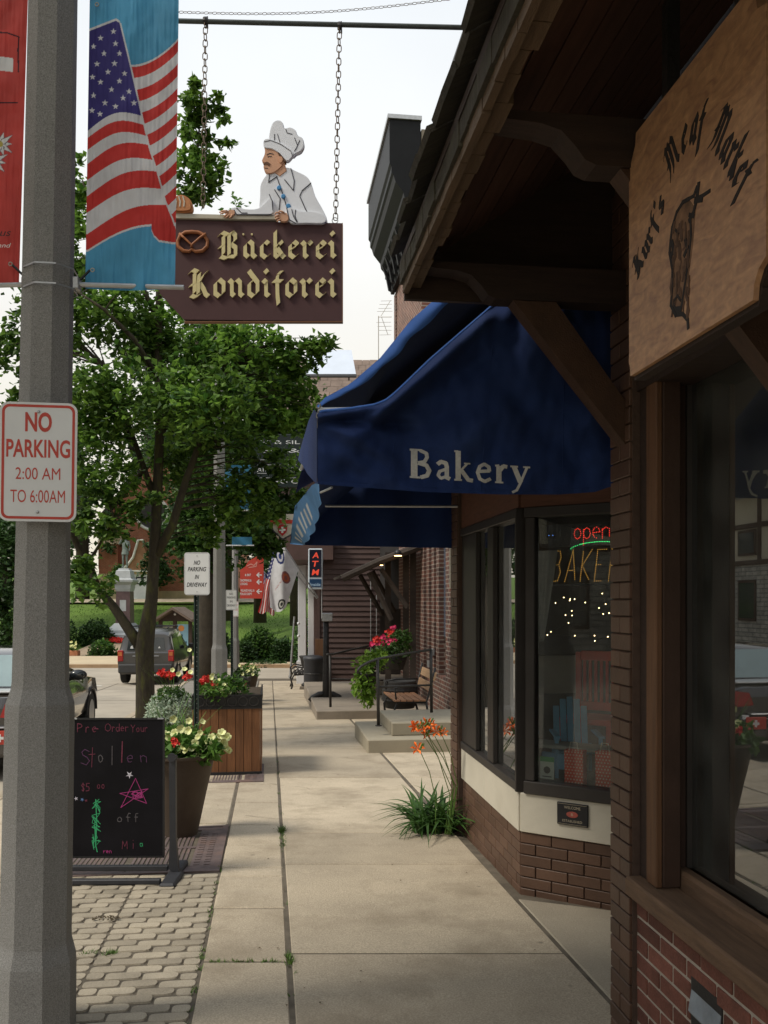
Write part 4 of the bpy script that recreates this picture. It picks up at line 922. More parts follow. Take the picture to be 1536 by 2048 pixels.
# piping along the sagging top edge
mb = MB(); mb.tube([panel_pt(x, interp(x, TOPC)-1, .004) for x in range(640, 1236, 12)], .006, 6); mb.build('piping', M_hem, aw1, W=True)
mb = MB()
for a_, b_ in (((772,975),(800,830)),((960,986),(985,690)),((1125,988),(1130,560))):
    mb.tube([panel_pt(a_[0]+(b_[0]-a_[0])*t/10, a_[1]+(b_[1]-a_[1])*t/10, -.0005) for t in range(11)], .0022, 4, caps=False)
    mb.build('seam', M_blue, aw1, W=True); mb = MB()
mb.tube([panel_pt(x, interp(x, BOTC)-9, -.0008) for x in range(640, 1216, 12)], .002, 4, caps=False); mb.build('seam', M_blue, aw1, W=True)
# top sheet rising to the wall, near hem folded over
def edgeA(t):        # near edge of the top sheet from the front bar to the wall, in the picture
    return interp(t, [(0,634),(.05,650),(.14,700),(.3,760),(.5,822),(.75,960),(1,1235)]), interp(t, [(0,812),(.05,795),(.14,768),(.3,716),(.5,640),(.75,520),(1,300)])
YL = 6.9
def tsurf(u, v):
    x, y = edgeA(u); near = P(x, y, Y0+.05); w_ = near-Vector((K, -1, 0))*v*(YL-Y0)
    w_.z += -.05*math.sin(v*3.14)*math.sin(min(1, u*2)*3.14); return w_
mb = MB(); mb.grid(tsurf, 30, 14); mb.build('top_sheet', M_blue, aw1, True, W=True)
def hemw(u): return interp(u, [(0,4),(.08,18),(.3,22),(.5,30),(1,36)])
def hsurf(u, v):
    x, y = edgeA(u); wv = hemw(u)*(1+.12*math.sin(u*40)); return P(x+wv*v*.80, y+wv*v*.42+4*math.sin(v*3.1), Y0+.048-.012*math.sin(v*3.14)-.004*math.sin(u*60))
mb = MB(); mb.grid(hsurf, 60, 6); mb.build('hem', M_hem, aw1, True, W=True)
# front drop on the street side
fr = [((634,826),(634,968)),((628,818),(627,962)),((617,842),(615,948)),((607,876),(605,930)),((600,900),(596,920))]
def fsurf(u, v):
    i = min(3, int(u*4)); t = u*4-i; a, b = fr[i], fr[i+1]; tp = (a[0][0]+(b[0][0]-a[0][0])*t, a[0][1]+(b[0][1]-a[0][1])*t); bt = (a[1][0]+(b[1][0]-a[1][0])*t, a[1][1]+(b[1][1]-a[1][1])*t)
    Y = 3.76+1.2*u; return P(bt[0]+(tp[0]-bt[0])*v, bt[1]+(tp[1]-bt[1])*v, Y+.02*math.sin(u*14))
mb = MB(); mb.grid(fsurf, 30, 12); mb.build('front_drop', M_blue, aw1, True, W=True)
M_brass = mat('grommet', (.4,.38,.33), .4, .1, 9, 0, metal=.8)
for px, py in ((637,832),(637,812)):
    mb = MB(); q = P(px, py, Y0-.03); mb.tube([q+Vector((.008*math.cos(R(a)), -.004, .011*math.sin(R(a)))) for a in range(0, 360, 30)], .003, 6, closed=True); mb.build('grommet', M_brass, aw1, W=True)
mb = MB(); mb.tube([A(.22, 3.78, 2.42), A(.2, 5.5, 2.42)], .012, 8); mb.tube([A(.22, 3.80, 2.42), A(1.5, 3.80, 2.44)], .012, 8); mb.build('frame_bar', M_galv, aw1, W=True)
# second awning beyond, with a fluttering scalloped valance
aw2 = thing('far_bakery_awning', 'second blue awning beyond the first, scalloped valance coloured pale as if sunlit', 'awning', A(1.5, 6.5, 2.5), TH)
M_val = printmat('valance_cloth', .85, .45)
ve = [((638,964),(641,1000)),((624,970),(639,1012)),((612,985),(634,1040)),((601,999),(627,1062)),((590,1012),(617,1078)),((584,1050),(609,1088)),((580,1088),(606,1090))]
def vsurf(u, v):
    k_ = u*6; i = min(5, int(k_)); t = k_-i; a, b = ve[i], ve[i+1]; L_ = [a[0][j]+(b[0][j]-a[0][j])*t for j in (0, 1)]; R_ = [a[1][j]+(b[1][j]-a[1][j])*t for j in (0, 1)]
    R_[0] += 5*abs(math.sin(u*math.pi*5))-2; Y = 5.0+2.1*u; w_ = P(L_[0]+(R_[0]-L_[0])*v, L_[1]+(R_[1]-L_[1])*v, Y+.10*v+.03*math.sin(u*22+v*2)); return w_
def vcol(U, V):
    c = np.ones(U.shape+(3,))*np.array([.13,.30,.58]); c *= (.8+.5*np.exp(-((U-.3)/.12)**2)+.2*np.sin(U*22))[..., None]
    c = np.clip(np.ones(U.shape+(3,))*np.array([.13,.31,.60]), 0, 1)  # sunlit paleness of the cloth put into its colour
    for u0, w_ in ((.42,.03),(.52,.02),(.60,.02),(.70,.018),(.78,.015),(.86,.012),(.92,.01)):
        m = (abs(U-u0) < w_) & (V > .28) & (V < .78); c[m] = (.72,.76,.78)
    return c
painted('valance', vsurf, 90, 24, vcol, M_val, aw2, W=True)
def t2(u, v):        # from the valance head to the wall
    h = vsurf(v, 0); wl = A(AB-.01, 5.3+1.85*v, 3.25-.0*v); return h.lerp(wl, u)
mb = MB(); mb.grid(t2, 12, 10); mb.build('top_sheet', M_blue, aw2, True, W=True)
mb = MB(); q0, q1 = P(606,1090,7.1), P(930,1097,7.17); q2 = A(AB-.01, 7.17, 3.2); q3 = P(585,1040,7.08)
def t3(u, v): a = q0.lerp(q1, u); b = q3.lerp(q2, u); return a.lerp(b, v)+Vector((0, .02*math.sin(u*20), 0))
mb.grid(t3, 20, 6); mb.build('end_panel', M_blue, aw2, True, W=True)
mb = MB(); mb.tube([P(650,1012,6.6), P(915,1013,6.6)], .010, 6); mb.tube([P(641,985,5.05), P(664,975,4.7)], .006, 6); mb.build('frame_bar', M_galv, aw2, W=True)
# ------------------------------------------------------------------ steps, rails and the set-back brick building
M_step = mat('step_concrete', (.33,.29,.215), .9, .12, 2, .25, 80, stain=.5, stcol=(.2,.17,.13), stscale=2)
M_dstep = mat('ledge_concrete', (.26,.22,.175), .9, .12, 2, .25, 80, stain=.5)
def aloc(a, Y, dz=0): v = A(a, Y); v.z += dz; return v
st = thing('entry_steps', 'two-tread concrete entry steps past the day lilies', 'steps', aloc(1.865, 12.26), TH)
mb = MB(); mb.cbox((-.58,-.72,-.35),(2.6,1.05,.20),.012); mb.build('step', M_step, st)
mb = MB(); mb.cbox((-.22,-.42,.201),(2.6,.95,.376),.012); mb.build('step', M_step, st)
ldg = thing('low_ledge', 'low concrete ledge in front of the brown sided building', 'ledge', aloc(1.8, 18), TH)
mb = MB(); mb.cbox((-.95,-2.1,-.4),(1.3,3.6,.23),.012); mb.build('platform', M_dstep, ldg)
mb = MB(); mb.cbox((.35,.4,.232),(2.2,3.3,.52),.012); mb.build('step', M_dstep, ldg)
M_rail = mat('rail_black', (.03,.027,.025), .55, .3, 20, .1, 90)
rl = thing('handrail', 'black bent handrail beside the nearer concrete steps', 'handrail', P(755,1450,12.0), TH)
yA = 12.0
def rr_(pts, r, name, par, Ys):
    MB_ = MB(); MB_.tube([P(px, py, Y) for (px, py), Y in zip(pts, Ys)], r, 8); MB_.build(name, M_rail, par, True, W=True)
rr_([(757,1452),(755,1318)], .022, 'post', rl, [11.9,11.9]); rr_([(863,1425),(862,1300)], .022, 'post', rl, [12.6,12.6])
rr_([(716,1347),(716,1340),(722,1333),(738,1324),(755,1318),(790,1311),(862,1299)], .018, 'top_rail', rl, [11.7,11.7,11.73,11.8,11.9,12.1,12.6])
rr_([(755,1374),(863,1370)], .013, 'mid_rail', rl, [11.9,12.6])
mb = MB(); q = P(757,1452,11.9); mb.lathe([(.045,0),(.045,.012),(.024,.014)], 12, 0, Matrix.Translation(q)); mb.build('foot', M_rail, rl, W=True)
rl2 = thing('handrail', 'black straight handrail on the far ledge by the sided building', 'handrail', P(660,1415,16.4), TH)
rr_([(661,1416),(660,1310)], .024, 'post', rl2, [16.4,16.4])
rr_([(654,1309),(664,1309),(700,1300),(745,1290),(800,1284)], .02, 'top_rail', rl2, [16.2,16.4,16.8,17.3,18])
rr_([(660,1358),(790,1361)], .014, 'mid_rail', rl2, [16.4,17.6]); rr_([(662,1316),(800,1316)], .012, 'mid_rail', rl2, [16.4,17.8])
mb = MB(); mb.lathe([(.06,0),(.06,.012),(.026,.014)], 12, 0, Matrix.Translation(P(661,1416,16.4))); mb.build('foot', M_rail, rl2, W=True)
# black stand with a grey box on top
sd_ = thing('post_stand', 'black post on a splayed foot carrying a small grey box', 'post', P(652,1403,18.1), TH)
mb = MB(); mb.lathe([(.075,0),(.07,.4),(.06,1.0),(.058,1.65)], 14); mb.build('shaft', M_iron, sd_, True)
mb = MB()
for a in (0, 180):
    mb.tube([(0,0,.16),(.14*math.cos(R(a)),0,.15),(.27*math.cos(R(a)),0,.09),(.34*math.cos(R(a)),0,.02)], [.06,.06,.05,.045], 8)
mb.build('foot', M_iron, sd_, True)
mb = MB(); mb.cbox((-.08,-.1,1.65),(.13,.08,1.82),.01); mb.build('box', M_galv, sd_)

# set-back brick building with the black cornice
AC = 3.0
bC = thing('cornice_building', 'tall set-back brick building with a black pressed-metal cornice', 'building', A(AC, 17.4, 0), TH)
IC_ = MATS[bC.name].inverted()
def yc(a, Y): return (IC_ @ Vector((a-K*Y, Y, 0))).y
ycE = yc(AC, 21.0)
M_cb = brickmat('aged_brick', (.20,.075,.05), (.13,.05,.04), (.30,.25,.21), .21, .075, .012)
M_cb2 = brickmat('dark_brick', (.16,.062,.043), (.065,.036,.032), (.24,.20,.17), .21, .075, .011)
mb = MB(); mb.box((0, 0, -1), (6, ycE, 10.6)); mb.build('wall', M_cb, bC)
M_ltwall = mat('pale_front', (.42,.34,.30), .8, .15, 2, .1, 50)
mb = MB(); mb.box((-.02, .35, 3.0), (-.003, ycE-.28, 7.1)); mb.build('painted_front', M_ltwall, bC)
for i in range(3):
    y0 = .55+i*.98
    pts = [(y0, 4.0), (y0+.55, 4.0), (y0+.55, 6.2)]+[(y0+.275+.275*math.cos(R(a)), 6.2+.45*math.sin(R(a))) for a in range(15, 180, 15)]+[(y0, 6.2)]
    mb = MB(); mb.prism(pts, 'x', -.045, -.022); wn = mb.build('arched_window', M_frame, bC)
    mb = MB(); mb.prism([(y0+.05, 4.05), (y0+.5, 4.05), (y0+.5, 6.1), (y0+.05, 6.1)], 'x', -.05, -.0455); mb.build('pane', mat('pane_dark', (.05,.05,.055), .15, .1, 5, 0), wn)
M_corn = mat('black_cornice', (.009,.0095,.011), .5, .2, 4, .05, 40, spec=.15)
# cornice profile in (x,z): top fascia, ogee, mouldings
prof = [(-.02,8.9),(-.10,8.9),(-.12,9.0),(-.16,9.05),(-.16,9.2),(-.24,9.26),(-.24,9.38),(-.34,9.5),(-.36,9.62),(-.52,9.82),(-.56,9.95),(-.60,10.0),(-.60,10.12),(-.64,10.18),(-.64,11.05),(-.02,11.05)]
mb = MB(); mb.prism(prof, 'y', -.04, ycE+.05); mb.build('cornice', M_corn, bC)
mb = MB(); mb.box((-.68,-.08,11.05),(.0,ycE+.08,11.13)); mb.build('cornice_cap', M_galv, bC)
mb = MB(); mb.box((0,-.02,10.6),(6,.25,10.9)); mb.box((0,ycE-.25,10.6),(6,ycE+.02,10.9)); mb.build('coping', M_dstep, bC)
for i in range(7):                    # carved consoles under the ogee
    y = .2+i*(ycE-.5)/6; mb = MB(); mb.prism([(-.125,8.86),(-.2,8.9),(-.26,9.2),(-.36,9.48),(-.23,9.3),(-.17,9.1)], 'y', y, y+.1); mb.build('console', M_corn, bC)
# quoined far edge strip, brick by brick
mb = MB(); mb.box((-.03, ycE-.27, -1), (-.003, ycE+.003, 8.85)); mb.build('corner_strip', M_cb2, bC)
# low front wing of the same brickwork with piers
wing = thing('brick_wing', 'low brick wing with narrow piers and dark windows behind the bench', 'building', A(AC, 17.35, 0), TH)
IW = MATS[wing.name].inverted()
yw = lambda Y: (IW @ Vector((AC-K*Y, Y, 0))).y
yN = yw(13.4)
mb = MB(); mb.box((.10, yN, -1), (5, 0, 3.4)); mb.build('wall', M_cb2, wing)
for (pa_, pb) in ((17.34,17.0),(16.72,16.45),(16.2,15.95),(15.75,15.5),(14.9,14.5),(13.9,13.42)):
    y0, y1 = sorted((yw(pa_), yw(pb))); mb = MB(); mb.box((-.02, y0, -1), (.098, y1, 3.2)); mb.build('pier', M_cb2, wing)
mb = MB(); mb.box((-.03, yN, -1), (.097, 0, .28)); mb.build('plinth', M_cb2, wing)
mb = MB(); mb.box((-.04, yN, 3.2), (.15, .0, 3.45)); mb.build('coping', M_woodh, wing)
for (pa_, pb) in ((15.46,14.94),(14.46,13.94)):
    y0, y1 = sorted((yw(pa_), yw(pb))); mb = MB(); mb.box((.06, y0+.01, .9), (.09, y1-.01, 2.6)); wn = mb.build('window', M_frame, wing); mb = MB(); mb.box((.05, y0+.06, .96), (.0595, y1-.06, 2.54)); mb.build('pane', mat('pane_blue', (.08,.10,.14), .12, .1, 5, 0), wn)
for z, y in ((.6, 15.9),(.35, 16.3)):
    mb = MB(); yy_ = yw(y); mb.box((-.055, yy_, z), (-.022, yy_+.16, z+.12)); mb.build('wall_box', M_galv, wing)
# rustic canopy over the far doorway, with lamps
cp = thing('rustic_canopy', 'rustic sloping timber canopy with warm spotlights over the far entrance', 'canopy', P(790,1130,17.5), TH)
M_rus = mat('rustic_timber', (.055,.042,.034), .85, .4, 5, .5, 30)
mb = MB()
def slabq(mb, q, th):
    n = (q[1]-q[0]).cross(q[3]-q[0]).normalized()*th; mb.add([*q, *[v+n for v in q]], [(0,1,2,3),(7,6,5,4),(0,4,5,1),(1,5,6,2),(2,6,7,3),(3,7,4,0)])
e0, e1 = P(688,1152,17.2), P(838,1094,17.2); e2, e3 = e1+Vector((-.4,3.6,.0)), e0+Vector((-.4,3.6,.0))
slabq(mb, [e0,e1,e2,e3], .05); mb.build('roof', M_rus, cp, W=True)
mb = MB(); mb.tube([P(684,1157,17.15), P(760,1122,17.15), P(842,1093,17.15)], .075, 7); mb.build('barge_log', M_rus, cp, W=True)
for a, b, y in (((738,1145),(783,1240),17.3),((762,1138),(815,1215),17.3),((720,1150),(765,1230),19),((745,1142),(790,1225),19)):
    mb = MB(); mb.tube([P(*a, y), P(*b, y)], .055, 6); mb.build('brace', M_rus, cp, W=True)
for px in (776, 812, 826):
    mb = MB(); q0, q1 = P(px,1390,17.6), P(px,1105,17.6); mb.box((q0.x-.06,q0.y-.06,q0.z),(q0.x+.06,q0.y+.06,q1.z)); mb.build('post', M_rus, cp, W=True)
M_bulb = emit('warm_bulb', (1, .62, .25), 9)
for px, py, y, r in ((796,1112,16.9,.075),(776,1126,18.5,.035),(763,1131,20.0,.035)):
    l_ = thing('spot_lamp', {796:'largest warm spotlight under the rustic canopy, nearest',776:'middle small warm spotlight under the rustic canopy',763:'farthest small warm spotlight under the rustic canopy'}[px], 'lamp', P(px,py,y), 0, 'spotlights under the canopy')
    mb = MB(); mb.lathe([(.02,.12),(r*.8,.09),(r*1.15,.012)], 14); mb.build('shade', M_black, l_, True); mb = MB(); mb.lathe([(r,.0),(r*.9,.011)], 14); mb.build('bulb', M_bulb, l_)
# dark doorway wall behind the canopy
dw = thing('dark_entrance', 'dark boarded entrance recess under the rustic canopy', 'wall', P(800,1380,21.5), TH)
mb = MB()
q = [P(760,1400,21.4), P(850,1400,19.2)]; 
mb.add([q[0]+Vector((0,0,-.3)), q[1]+Vector((0,0,-.3)), Vector((q[1].x,q[1].y,3.4)), Vector((q[0].x,q[0].y,3.4))], [(0,1,2,3)]); slabm = mb
mb.add([q[0]+Vector((0,.12,-.3)), q[1]+Vector((0,.12,-.3)), Vector((q[1].x,q[1].y+.12,3.4)), Vector((q[0].x,q[0].y+.12,3.4))], [(3,2,1,0)]); mb.f.append((3,2,6,7)); mb.m.append(0); mb.f.append((0,3,7,4)); mb.m.append(0); mb.f.append((1,5,6,2)); mb.m.append(0)
mb.build('boards', mat('black_boards', (.02,.017,.016), .8, .3, 3, .2, 30), dw, W=True)
mb = MB(); d0 = P(795,1392,20.2); mb.box((d0.x-.4,d0.y-.06,d0.z),(d0.x+.4,d0.y-.0,d0.z+2.0)); mb.build('door', mat('door_dark', (.03,.022,.02), .5, .3, 6, .1, 30), dw, W=True)

# brown sided building
XL, XR, YS = (640-CX)*22.7/F, (850-CX)*22.7/F, 22.7
bD = thing('sided_building', 'dark brown clapboard building with grey-brown shingle roof and white porch posts', 'building', (XL, YS, gz(YS)), 0)
g0 = gz(YS)
mb = MB(); mb.box((0.02,.03,-.5),(9,.3,5.2)); mb.build('wall', M_siding, bD)
bh = .135; sm = MB(); sm.add([(0,-.012,0),(5.2,-.012,0),(5.2,.02,bh+.02),(0,.02,bh+.02),(0,.029,0),(5.2,.029,0)], [(0,1,2,3),(0,4,5,1),(0,3,4),(1,5,2)]); sm = sm.mesh('clapboard', M_siding)
for i in range(34): link('clapboard', sm, bD, loc=(0, 0, -.05+i*bh))
mb = MB(); mb.box((-.07,-.03,-.3),(.0-.002,.12,4.6)); mb.build('corner_board', M_siding, bD)
mb = MB(); mb.box((-.16,.12,-.5),(-.02,16,4.6)); mb.build('street_wall', M_siding, bD)
# eave over the porch
mb = MB(); mb.box((-1.2,-.25,3.42),(.35,.5,4.15)); mb.build('porch_fascia', mat('fascia_brown', (.10,.058,.05), .7, .2, 3, .1, 30), bD)
mb = MB(); mb.box((-1.15,.5,3.45),(-.17,15,3.6)); mb.build('porch_roof', M_siding, bD)
M_wpost = mat('porch_white', (.75,.76,.78), .5, .05, 4, .02, 40)
for px0, px1, Y in ((596,612,26.5),(616,628,24.2)):
    x0, x1 = (px0-CX)*Y/F-XL, (px1-CX)*Y/F-XL; yv = Y-YS
    mb = MB(); mb.cbox((x0,yv,gz(Y)-g0-.2),(x1,yv+.16,3.44),.01); mb.build('porch_post', M_wpost, bD)
    mb = MB(); mb.cbox((x0-.04,yv-.04,gz(Y)-g0-.1),(x1+.04,yv+.2,.55),.01); mb.build('post_plinth', M_wpost, bD)
    mb = MB(); mb.prism([(x1,3.43),(x1+.42,3.43),(x1+.3,3.2),(x1+.12,3.05),(x1,2.7)], 'y', yv+.04, yv+.12); mb.build('porch_bracket', M_wpost, bD)
for px, py in ((597,1247),(597,1272)):
    mb = MB(); mb.ball((0,0,0), .045, 8); q = P(px,py,26.2); o = mb.build('porch_light_globe', M_wpost, bD, True, loc=(q.x-XL, q.y-YS, q.z-g0))
mb = MB(); q0 = P(632,1335,23.6); mb.box((-.13-.01,.7,-.1),(-.161,.9,2.6)); mb.box((-.2,1.5,-.1),(-.161,2.5,2.6)); mb.build('porch_door', M_post, bD)
# conduit on the wall
for px, y0, y1 in ((741.5,1150,1310),(753,1190,1275)):
    x = (px-CX)*22.6/F-XL; mb = MB(); mb.tube([(x,-.035,zat(y1,22.6)-g0),(x,-.035,zat(y0,22.6)-g0)], .012, 6); mb.build('conduit', M_galv, bD)
# roof: shingle slope toward the street crossing, ridge high behind
M_shing = mat('shingle_grey_brown', (.17,.125,.10), .95, .25, 3, .8, 12, rnd=.2, stain=.4)
ridge = zat(711, 31)-g0; eave = zat(905, 26)-g0
mb = MB(); mb.add([(-2.0,2.9,eave-.25),(9,2.9,eave-.25),(9,9,ridge),(-2.0,9,ridge),(-2.0,2.9,eave-.4),(9,2.9,eave-.4),(9,9,ridge-.15),(-2.0,9,ridge-.15)], [(0,1,2,3),(7,6,5,4),(0,4,5,1),(3,2,6,7),(0,3,7,4),(1,5,6,2)]); mb.build('roof_deck', M_shing, bD)
sl_ = Vector((0, 6.1, ridge-eave+.25)); Ls = sl_.length; ang = math.atan2(sl_.z, sl_.y); nrows = 16
rm = MB(); rr = random.Random(5); x = 0
while x < 10.9: wd = rr.uniform(.25, .4); rm.box((x, 0, 0), (x+wd-.01, Ls/nrows+.02, .016+rr.uniform(0, .012))); x += wd
rm = rm.mesh('shingle_row', M_shing)
for i in range(nrows): link('shingle_row', rm, bD, mtx=Matrix.Translation((-2.0+(.12 if i % 2 else 0), 2.9+6.1*i/nrows, eave-.25+(ridge-eave+.25)*i/nrows+.012)) @ Matrix.Rotation(ang-.012, 4, 'X'))
mb = MB(); mb.box((-1.6,3.41,3.7),(-1.5,15,eave-.5)); mb.box((-1.6,3.2,3.7),(9,3.4,eave-.42)); mb.build('upper_wall', M_siding, bD)
pn = thing('roof_panel', 'pale tilted panel mounted on the shingle roof above the awning', 'panel', P(665,748,27.0), 0)
mb = MB(); q = [P(606,748,26.8), P(712,748,26.8), P(703,700,27.6), P(622,700,27.6)]; slabq(mb, q, -.06); mb.build('glass', mat('panel_pale', (.62,.68,.78), .2, .05, 3, 0, spec=.7), pn, W=True)
mb = MB(); q = [P(604,753,26.7), P(713,753,26.7), P(713,748,26.75), P(604,748,26.75)]; slabq(mb, q, -.05); mb.build('frame', M_iron, pn, W=True)
for px in (640, 698): mb = MB(); mb.tube([P(px,752,26.8), P(px,760,27.1)], .02, 6); mb.build('bracket', M_iron, pn, W=True)
# television aerial on the roof
an = thing('tv_aerial', 'thin pale television aerial standing above the roofs', 'aerial', P(757,720,28), 0)
M_an = mat('aerial_metal', (.45,.42,.38), .5, .1, 5, 0)
mb = MB(); mb.tube([P(757,760,28), P(757,632,28)], .016, 6); mb.build('mast', M_an, an, W=True)
mb = MB(); mb.tube([P(757,634,28), P(783,634,27.6)], .012, 6); mb.tube([P(762,632,28),P(781,601,28)], .01, 5); mb.tube([P(763,634,28),P(776,670,28)], .01, 5); mb.build('boom', M_an, an, W=True)
for i, (x0, x1, y) in enumerate([(762,784,602),(759,784,609),(757,783,617),(754,785,623),(753,782,645),(755,783,653),(757,783,661),(759,782,670)]):
    mb = MB(); mb.tube([P(x0,y,28), P(x1,y-.5,28)], .007, 5); mb.build('element', M_an, an, W=True)

# hanging pots by the rustic entrance, with geraniums
M_lime = leafmat('lime_leaves', (.10,.22,.02), (.28,.45,.06), .4); M_ger = leafmat('geranium_leaves', (.05,.12,.02), (.12,.24,.05), .3)
M_pink = mat('petal_magenta', (.55,.02,.10), .6, .25, 20, 0, island=.3); M_redf = mat('petal_red', (.55,.02,.012), .6, .25, 20, 0, island=.3)
def leafcloud(mb, c, rad, n, size, rr, droop=0, sq=(1,1,1)):
    c = Vector(c)
    for _ in range(n):
        d = Vector((rr.gauss(0,1), rr.gauss(0,1), rr.gauss(0,1))).normalized()*rad*rr.random()**.4
        p = c+Vector((d.x*sq[0], d.y*sq[1], d.z*sq[2])); s = size*rr.uniform(.6, 1.25)
        a = Vector((rr.gauss(0,1), rr.gauss(0,1), rr.gauss(0,.6)-droop)).normalized(); u = a.cross(Vector((rr.gauss(0,1), rr.gauss(0,1), rr.gauss(0,1)))).normalized(); nn = a.cross(u)*.22
        mb.add([p, p+a*s*.35+u*s*.34+nn*s, p+a*s, p+a*s*.35-u*s*.34+nn*s, p+a*s*.5], [(0,1,4),(1,2,4),(2,3,4),(3,0,4)])
def petals(mb, c, r, rr, n=5):
    ax = Vector((rr.gauss(0,.5), -1, rr.uniform(-.2,1))).normalized(); u = ax.cross(Vector((0,0,1))).normalized(); v = ax.cross(u); c = Vector(c)
    for k in range(n):
        t = 2*math.pi*k/n+rr.random(); t2_ = t+math.pi/n*1.1; t1_ = t-math.pi/n*1.1; p = lambda a, q, h: c+(u*math.cos(a)+v*math.sin(a))*r*q+ax*r*h
        mb.add([c, p(t1_, .75, .25), p(t, 1.05, .35), p(t2_, .75, .25)], [(0,1,2,3)])
rr = random.Random(21)
gp = thing('geranium_planter', 'black planter of magenta and red geraniums beside the rustic entrance', 'planter', P(790,1320,16.6), 0)
mb = MB(); mb.lathe([(.16,-.18),(.22,.0),(.24,.08)], 14); mb.build('pot', M_iron, gp, True)
mb = MB(); leafcloud(mb, (.0,0,.22), .34, 340, .09, rr); leafcloud(mb, (-.28,0,.10), .2, 150, .08, rr); leafcloud(mb, (.12,0,.42), .2, 160, .08, rr); mb.build('foliage', M_ger, gp, kind='stuff')
for k, (px, py) in enumerate(((757,1284),(768,1276),(745,1288),(780,1263),(779,1281),(787,1257),(752,1280),(762,1286))):
    mb = MB(); q = P(px,py,16.25)-Vector(gp.location)
    for _ in range(12): petals(mb, q+Vector((rr.gauss(0,.03),rr.gauss(0,.03),rr.gauss(0,.025))), .03, rr)
    mb.build('flower_head', M_pink if k % 3 else M_redf, gp)
lp = thing('lime_vine_planter', 'trailing lime green vine spilling from a dark pot above the ledge', 'planter', P(735,1350,15.4), 0)
mb = MB(); mb.lathe([(.14,-.2),(.18,.0),(.2,.05)], 14); mb.build('pot', M_iron, lp, True)
mb = MB(); leafcloud(mb, (.02,0,.14), .26, 260, .10, rr); leafcloud(mb, (-.06,-.1,-.14), .22, 240, .10, rr, .8, (1,1,1.3)); leafcloud(mb, (.0,-.1,-.36), .16, 130, .09, rr, .8, (.8,1,1.3)); leafcloud(mb, (.22,0,.28), .18, 100, .09, rr); mb.build('foliage', M_lime, lp, kind='stuff')
# barrel pot by the bench, sandwich of dark objects
bp = thing('dark_barrel', 'dark round barrel planter standing behind the slatted bench', 'barrel', P(800,1415,14.6), 0)
mb = MB(); mb.lathe([(.24,0),(.29,.15),(.3,.28),(.27,.42),(.28,.45),(.25,.45),(.24,.40)], 18); mb.build('body', mat('barrel_dark', (.04,.038,.036), .7, .3, 6, .3, 60), bp, True)
mb = MB(); mb.lathe([(.303,.12),(.308,.14),(.303,.16)], 18, cap=False); mb.lathe([(.303,.28),(.308,.3),(.303,.32)], 18, cap=False); mb.build('hoop', M_iron, bp)
# slatted bench
bn = thing('slatted_bench', 'wooden slatted bench with black iron sides against the brick wing', 'bench', P(815,1440,13.9), TH-R(90))
M_bslat = mat('bench_slat', (.34,.17,.09), .6, .25, 4, .2, 50, rnd=.15, coord='O', stretch=(1.5,10,10)); M_bslat2 = mat('bench_back_slat', (.48,.30,.17), .6, .2, 4, .2, 50, rnd=.12, coord='O', stretch=(1.5,10,10))
hb = .36
for i in range(5): mb = MB(); mb.cbox((-.62,-.30+i*.10,hb),(.62,-.215+i*.10,hb+.03),.005); mb.build('seat_slat', M_bslat, bn)
for i in range(2): mb = MB(); mb.cbox((-.62,-.012,0),(.62,.012,.13),.005,0,Matrix.Translation((0,.26+.05*i,hb+.14+i*.17)) @ Matrix.Rotation(R(-14),4,'X')); mb.build('back_slat', M_bslat2, bn)
for x in (-.56,.56):
    mb = MB(); mb.tube([(x,-.28,0),(x,-.30,.2),(x,-.24,hb-.01),(x,.20,hb-.02),(x,.24,hb+.1),(x,.34,hb+.5)], .018, 7); mb.tube([(x,.28,0),(x,.22,.2),(x,.2,hb)], .018, 7); mb.tube([(x,-.26,hb),(x,-.28,hb+.2),(x,-.1,hb+.24),(x,.27,hb+.24)], .015, 7); mb.build('side_frame', M_iron, bn, True)
# cast iron bench and bin further on
cb_ = thing('iron_bench', 'ornate black cast iron bench end near the white porch posts', 'bench', P(603,1376,24.5), TH-R(90))
for x in (-.45,.45):
    mb = MB(); mb.tube([(x,-.3,0),(x,-.26,.12),(x,-.3,.25),(x,-.22,.4),(x,.1,.42)], .025, 7); mb.tube([(x,.25,0),(x,.18,.15),(x,.2,.35),(x,.24,.6),(x,.3,.9)], .025, 7); mb.tube([(x,-.28,.42),(x,-.3,.55),(x,-.2,.64),(x,.0,.6),(x,.22,.62)], .022, 7)
    for a in range(3): mb.tube([(x,-.15+.12*a+.05*math.cos(R(t)),.5+.05*math.sin(R(t))) for t in range(0,360,45)], .012, 5, closed=True)
    mb.build('side_frame', M_iron, cb_, True)
for i in range(4): mb = MB(); mb.box((-.5,-.22+i*.11,.42),(.5,-.14+i*.11,.445)); mb.build('seat_slat', M_iron, cb_)
for i in range(3): mb = MB(); mb.box((-.5,.2+i*.03,.55+i*.12),(.5,.22+i*.03,.63+i*.12)); mb.build('back_slat', M_iron, cb_)
bi = thing('litter_bin', 'dark round litter bin with an urn behind, next to the post stand', 'bin', P(628,1386,22.3), 0)
mb = MB(); mb.lathe([(.24,0),(.26,.1),(.26,.8),(.29,.86),(.27,.92),(.12,.96)], 18); mb.build('body', mat('bin_dark', (.035,.036,.042), .5, .2, 6, .1, 60), bi, True)
mb = MB(); mb.tube([(.262*math.cos(R(t)), .262*math.sin(R(t)), .5) for t in range(0,360,20)], .012, 5, closed=True); mb.build('band', M_iron, bi)
ur = thing('black_urn', 'small black urn on a pedestal between the white porch posts and the bin', 'urn', P(612,1372,24.0), 0)
mb = MB(); mb.lathe([(.12,0),(.13,.05),(.06,.1),(.05,.45),(.12,.55),(.16,.75),(.2,.82),(.17,.83)], 14); mb.build('body', M_iron, ur, True)
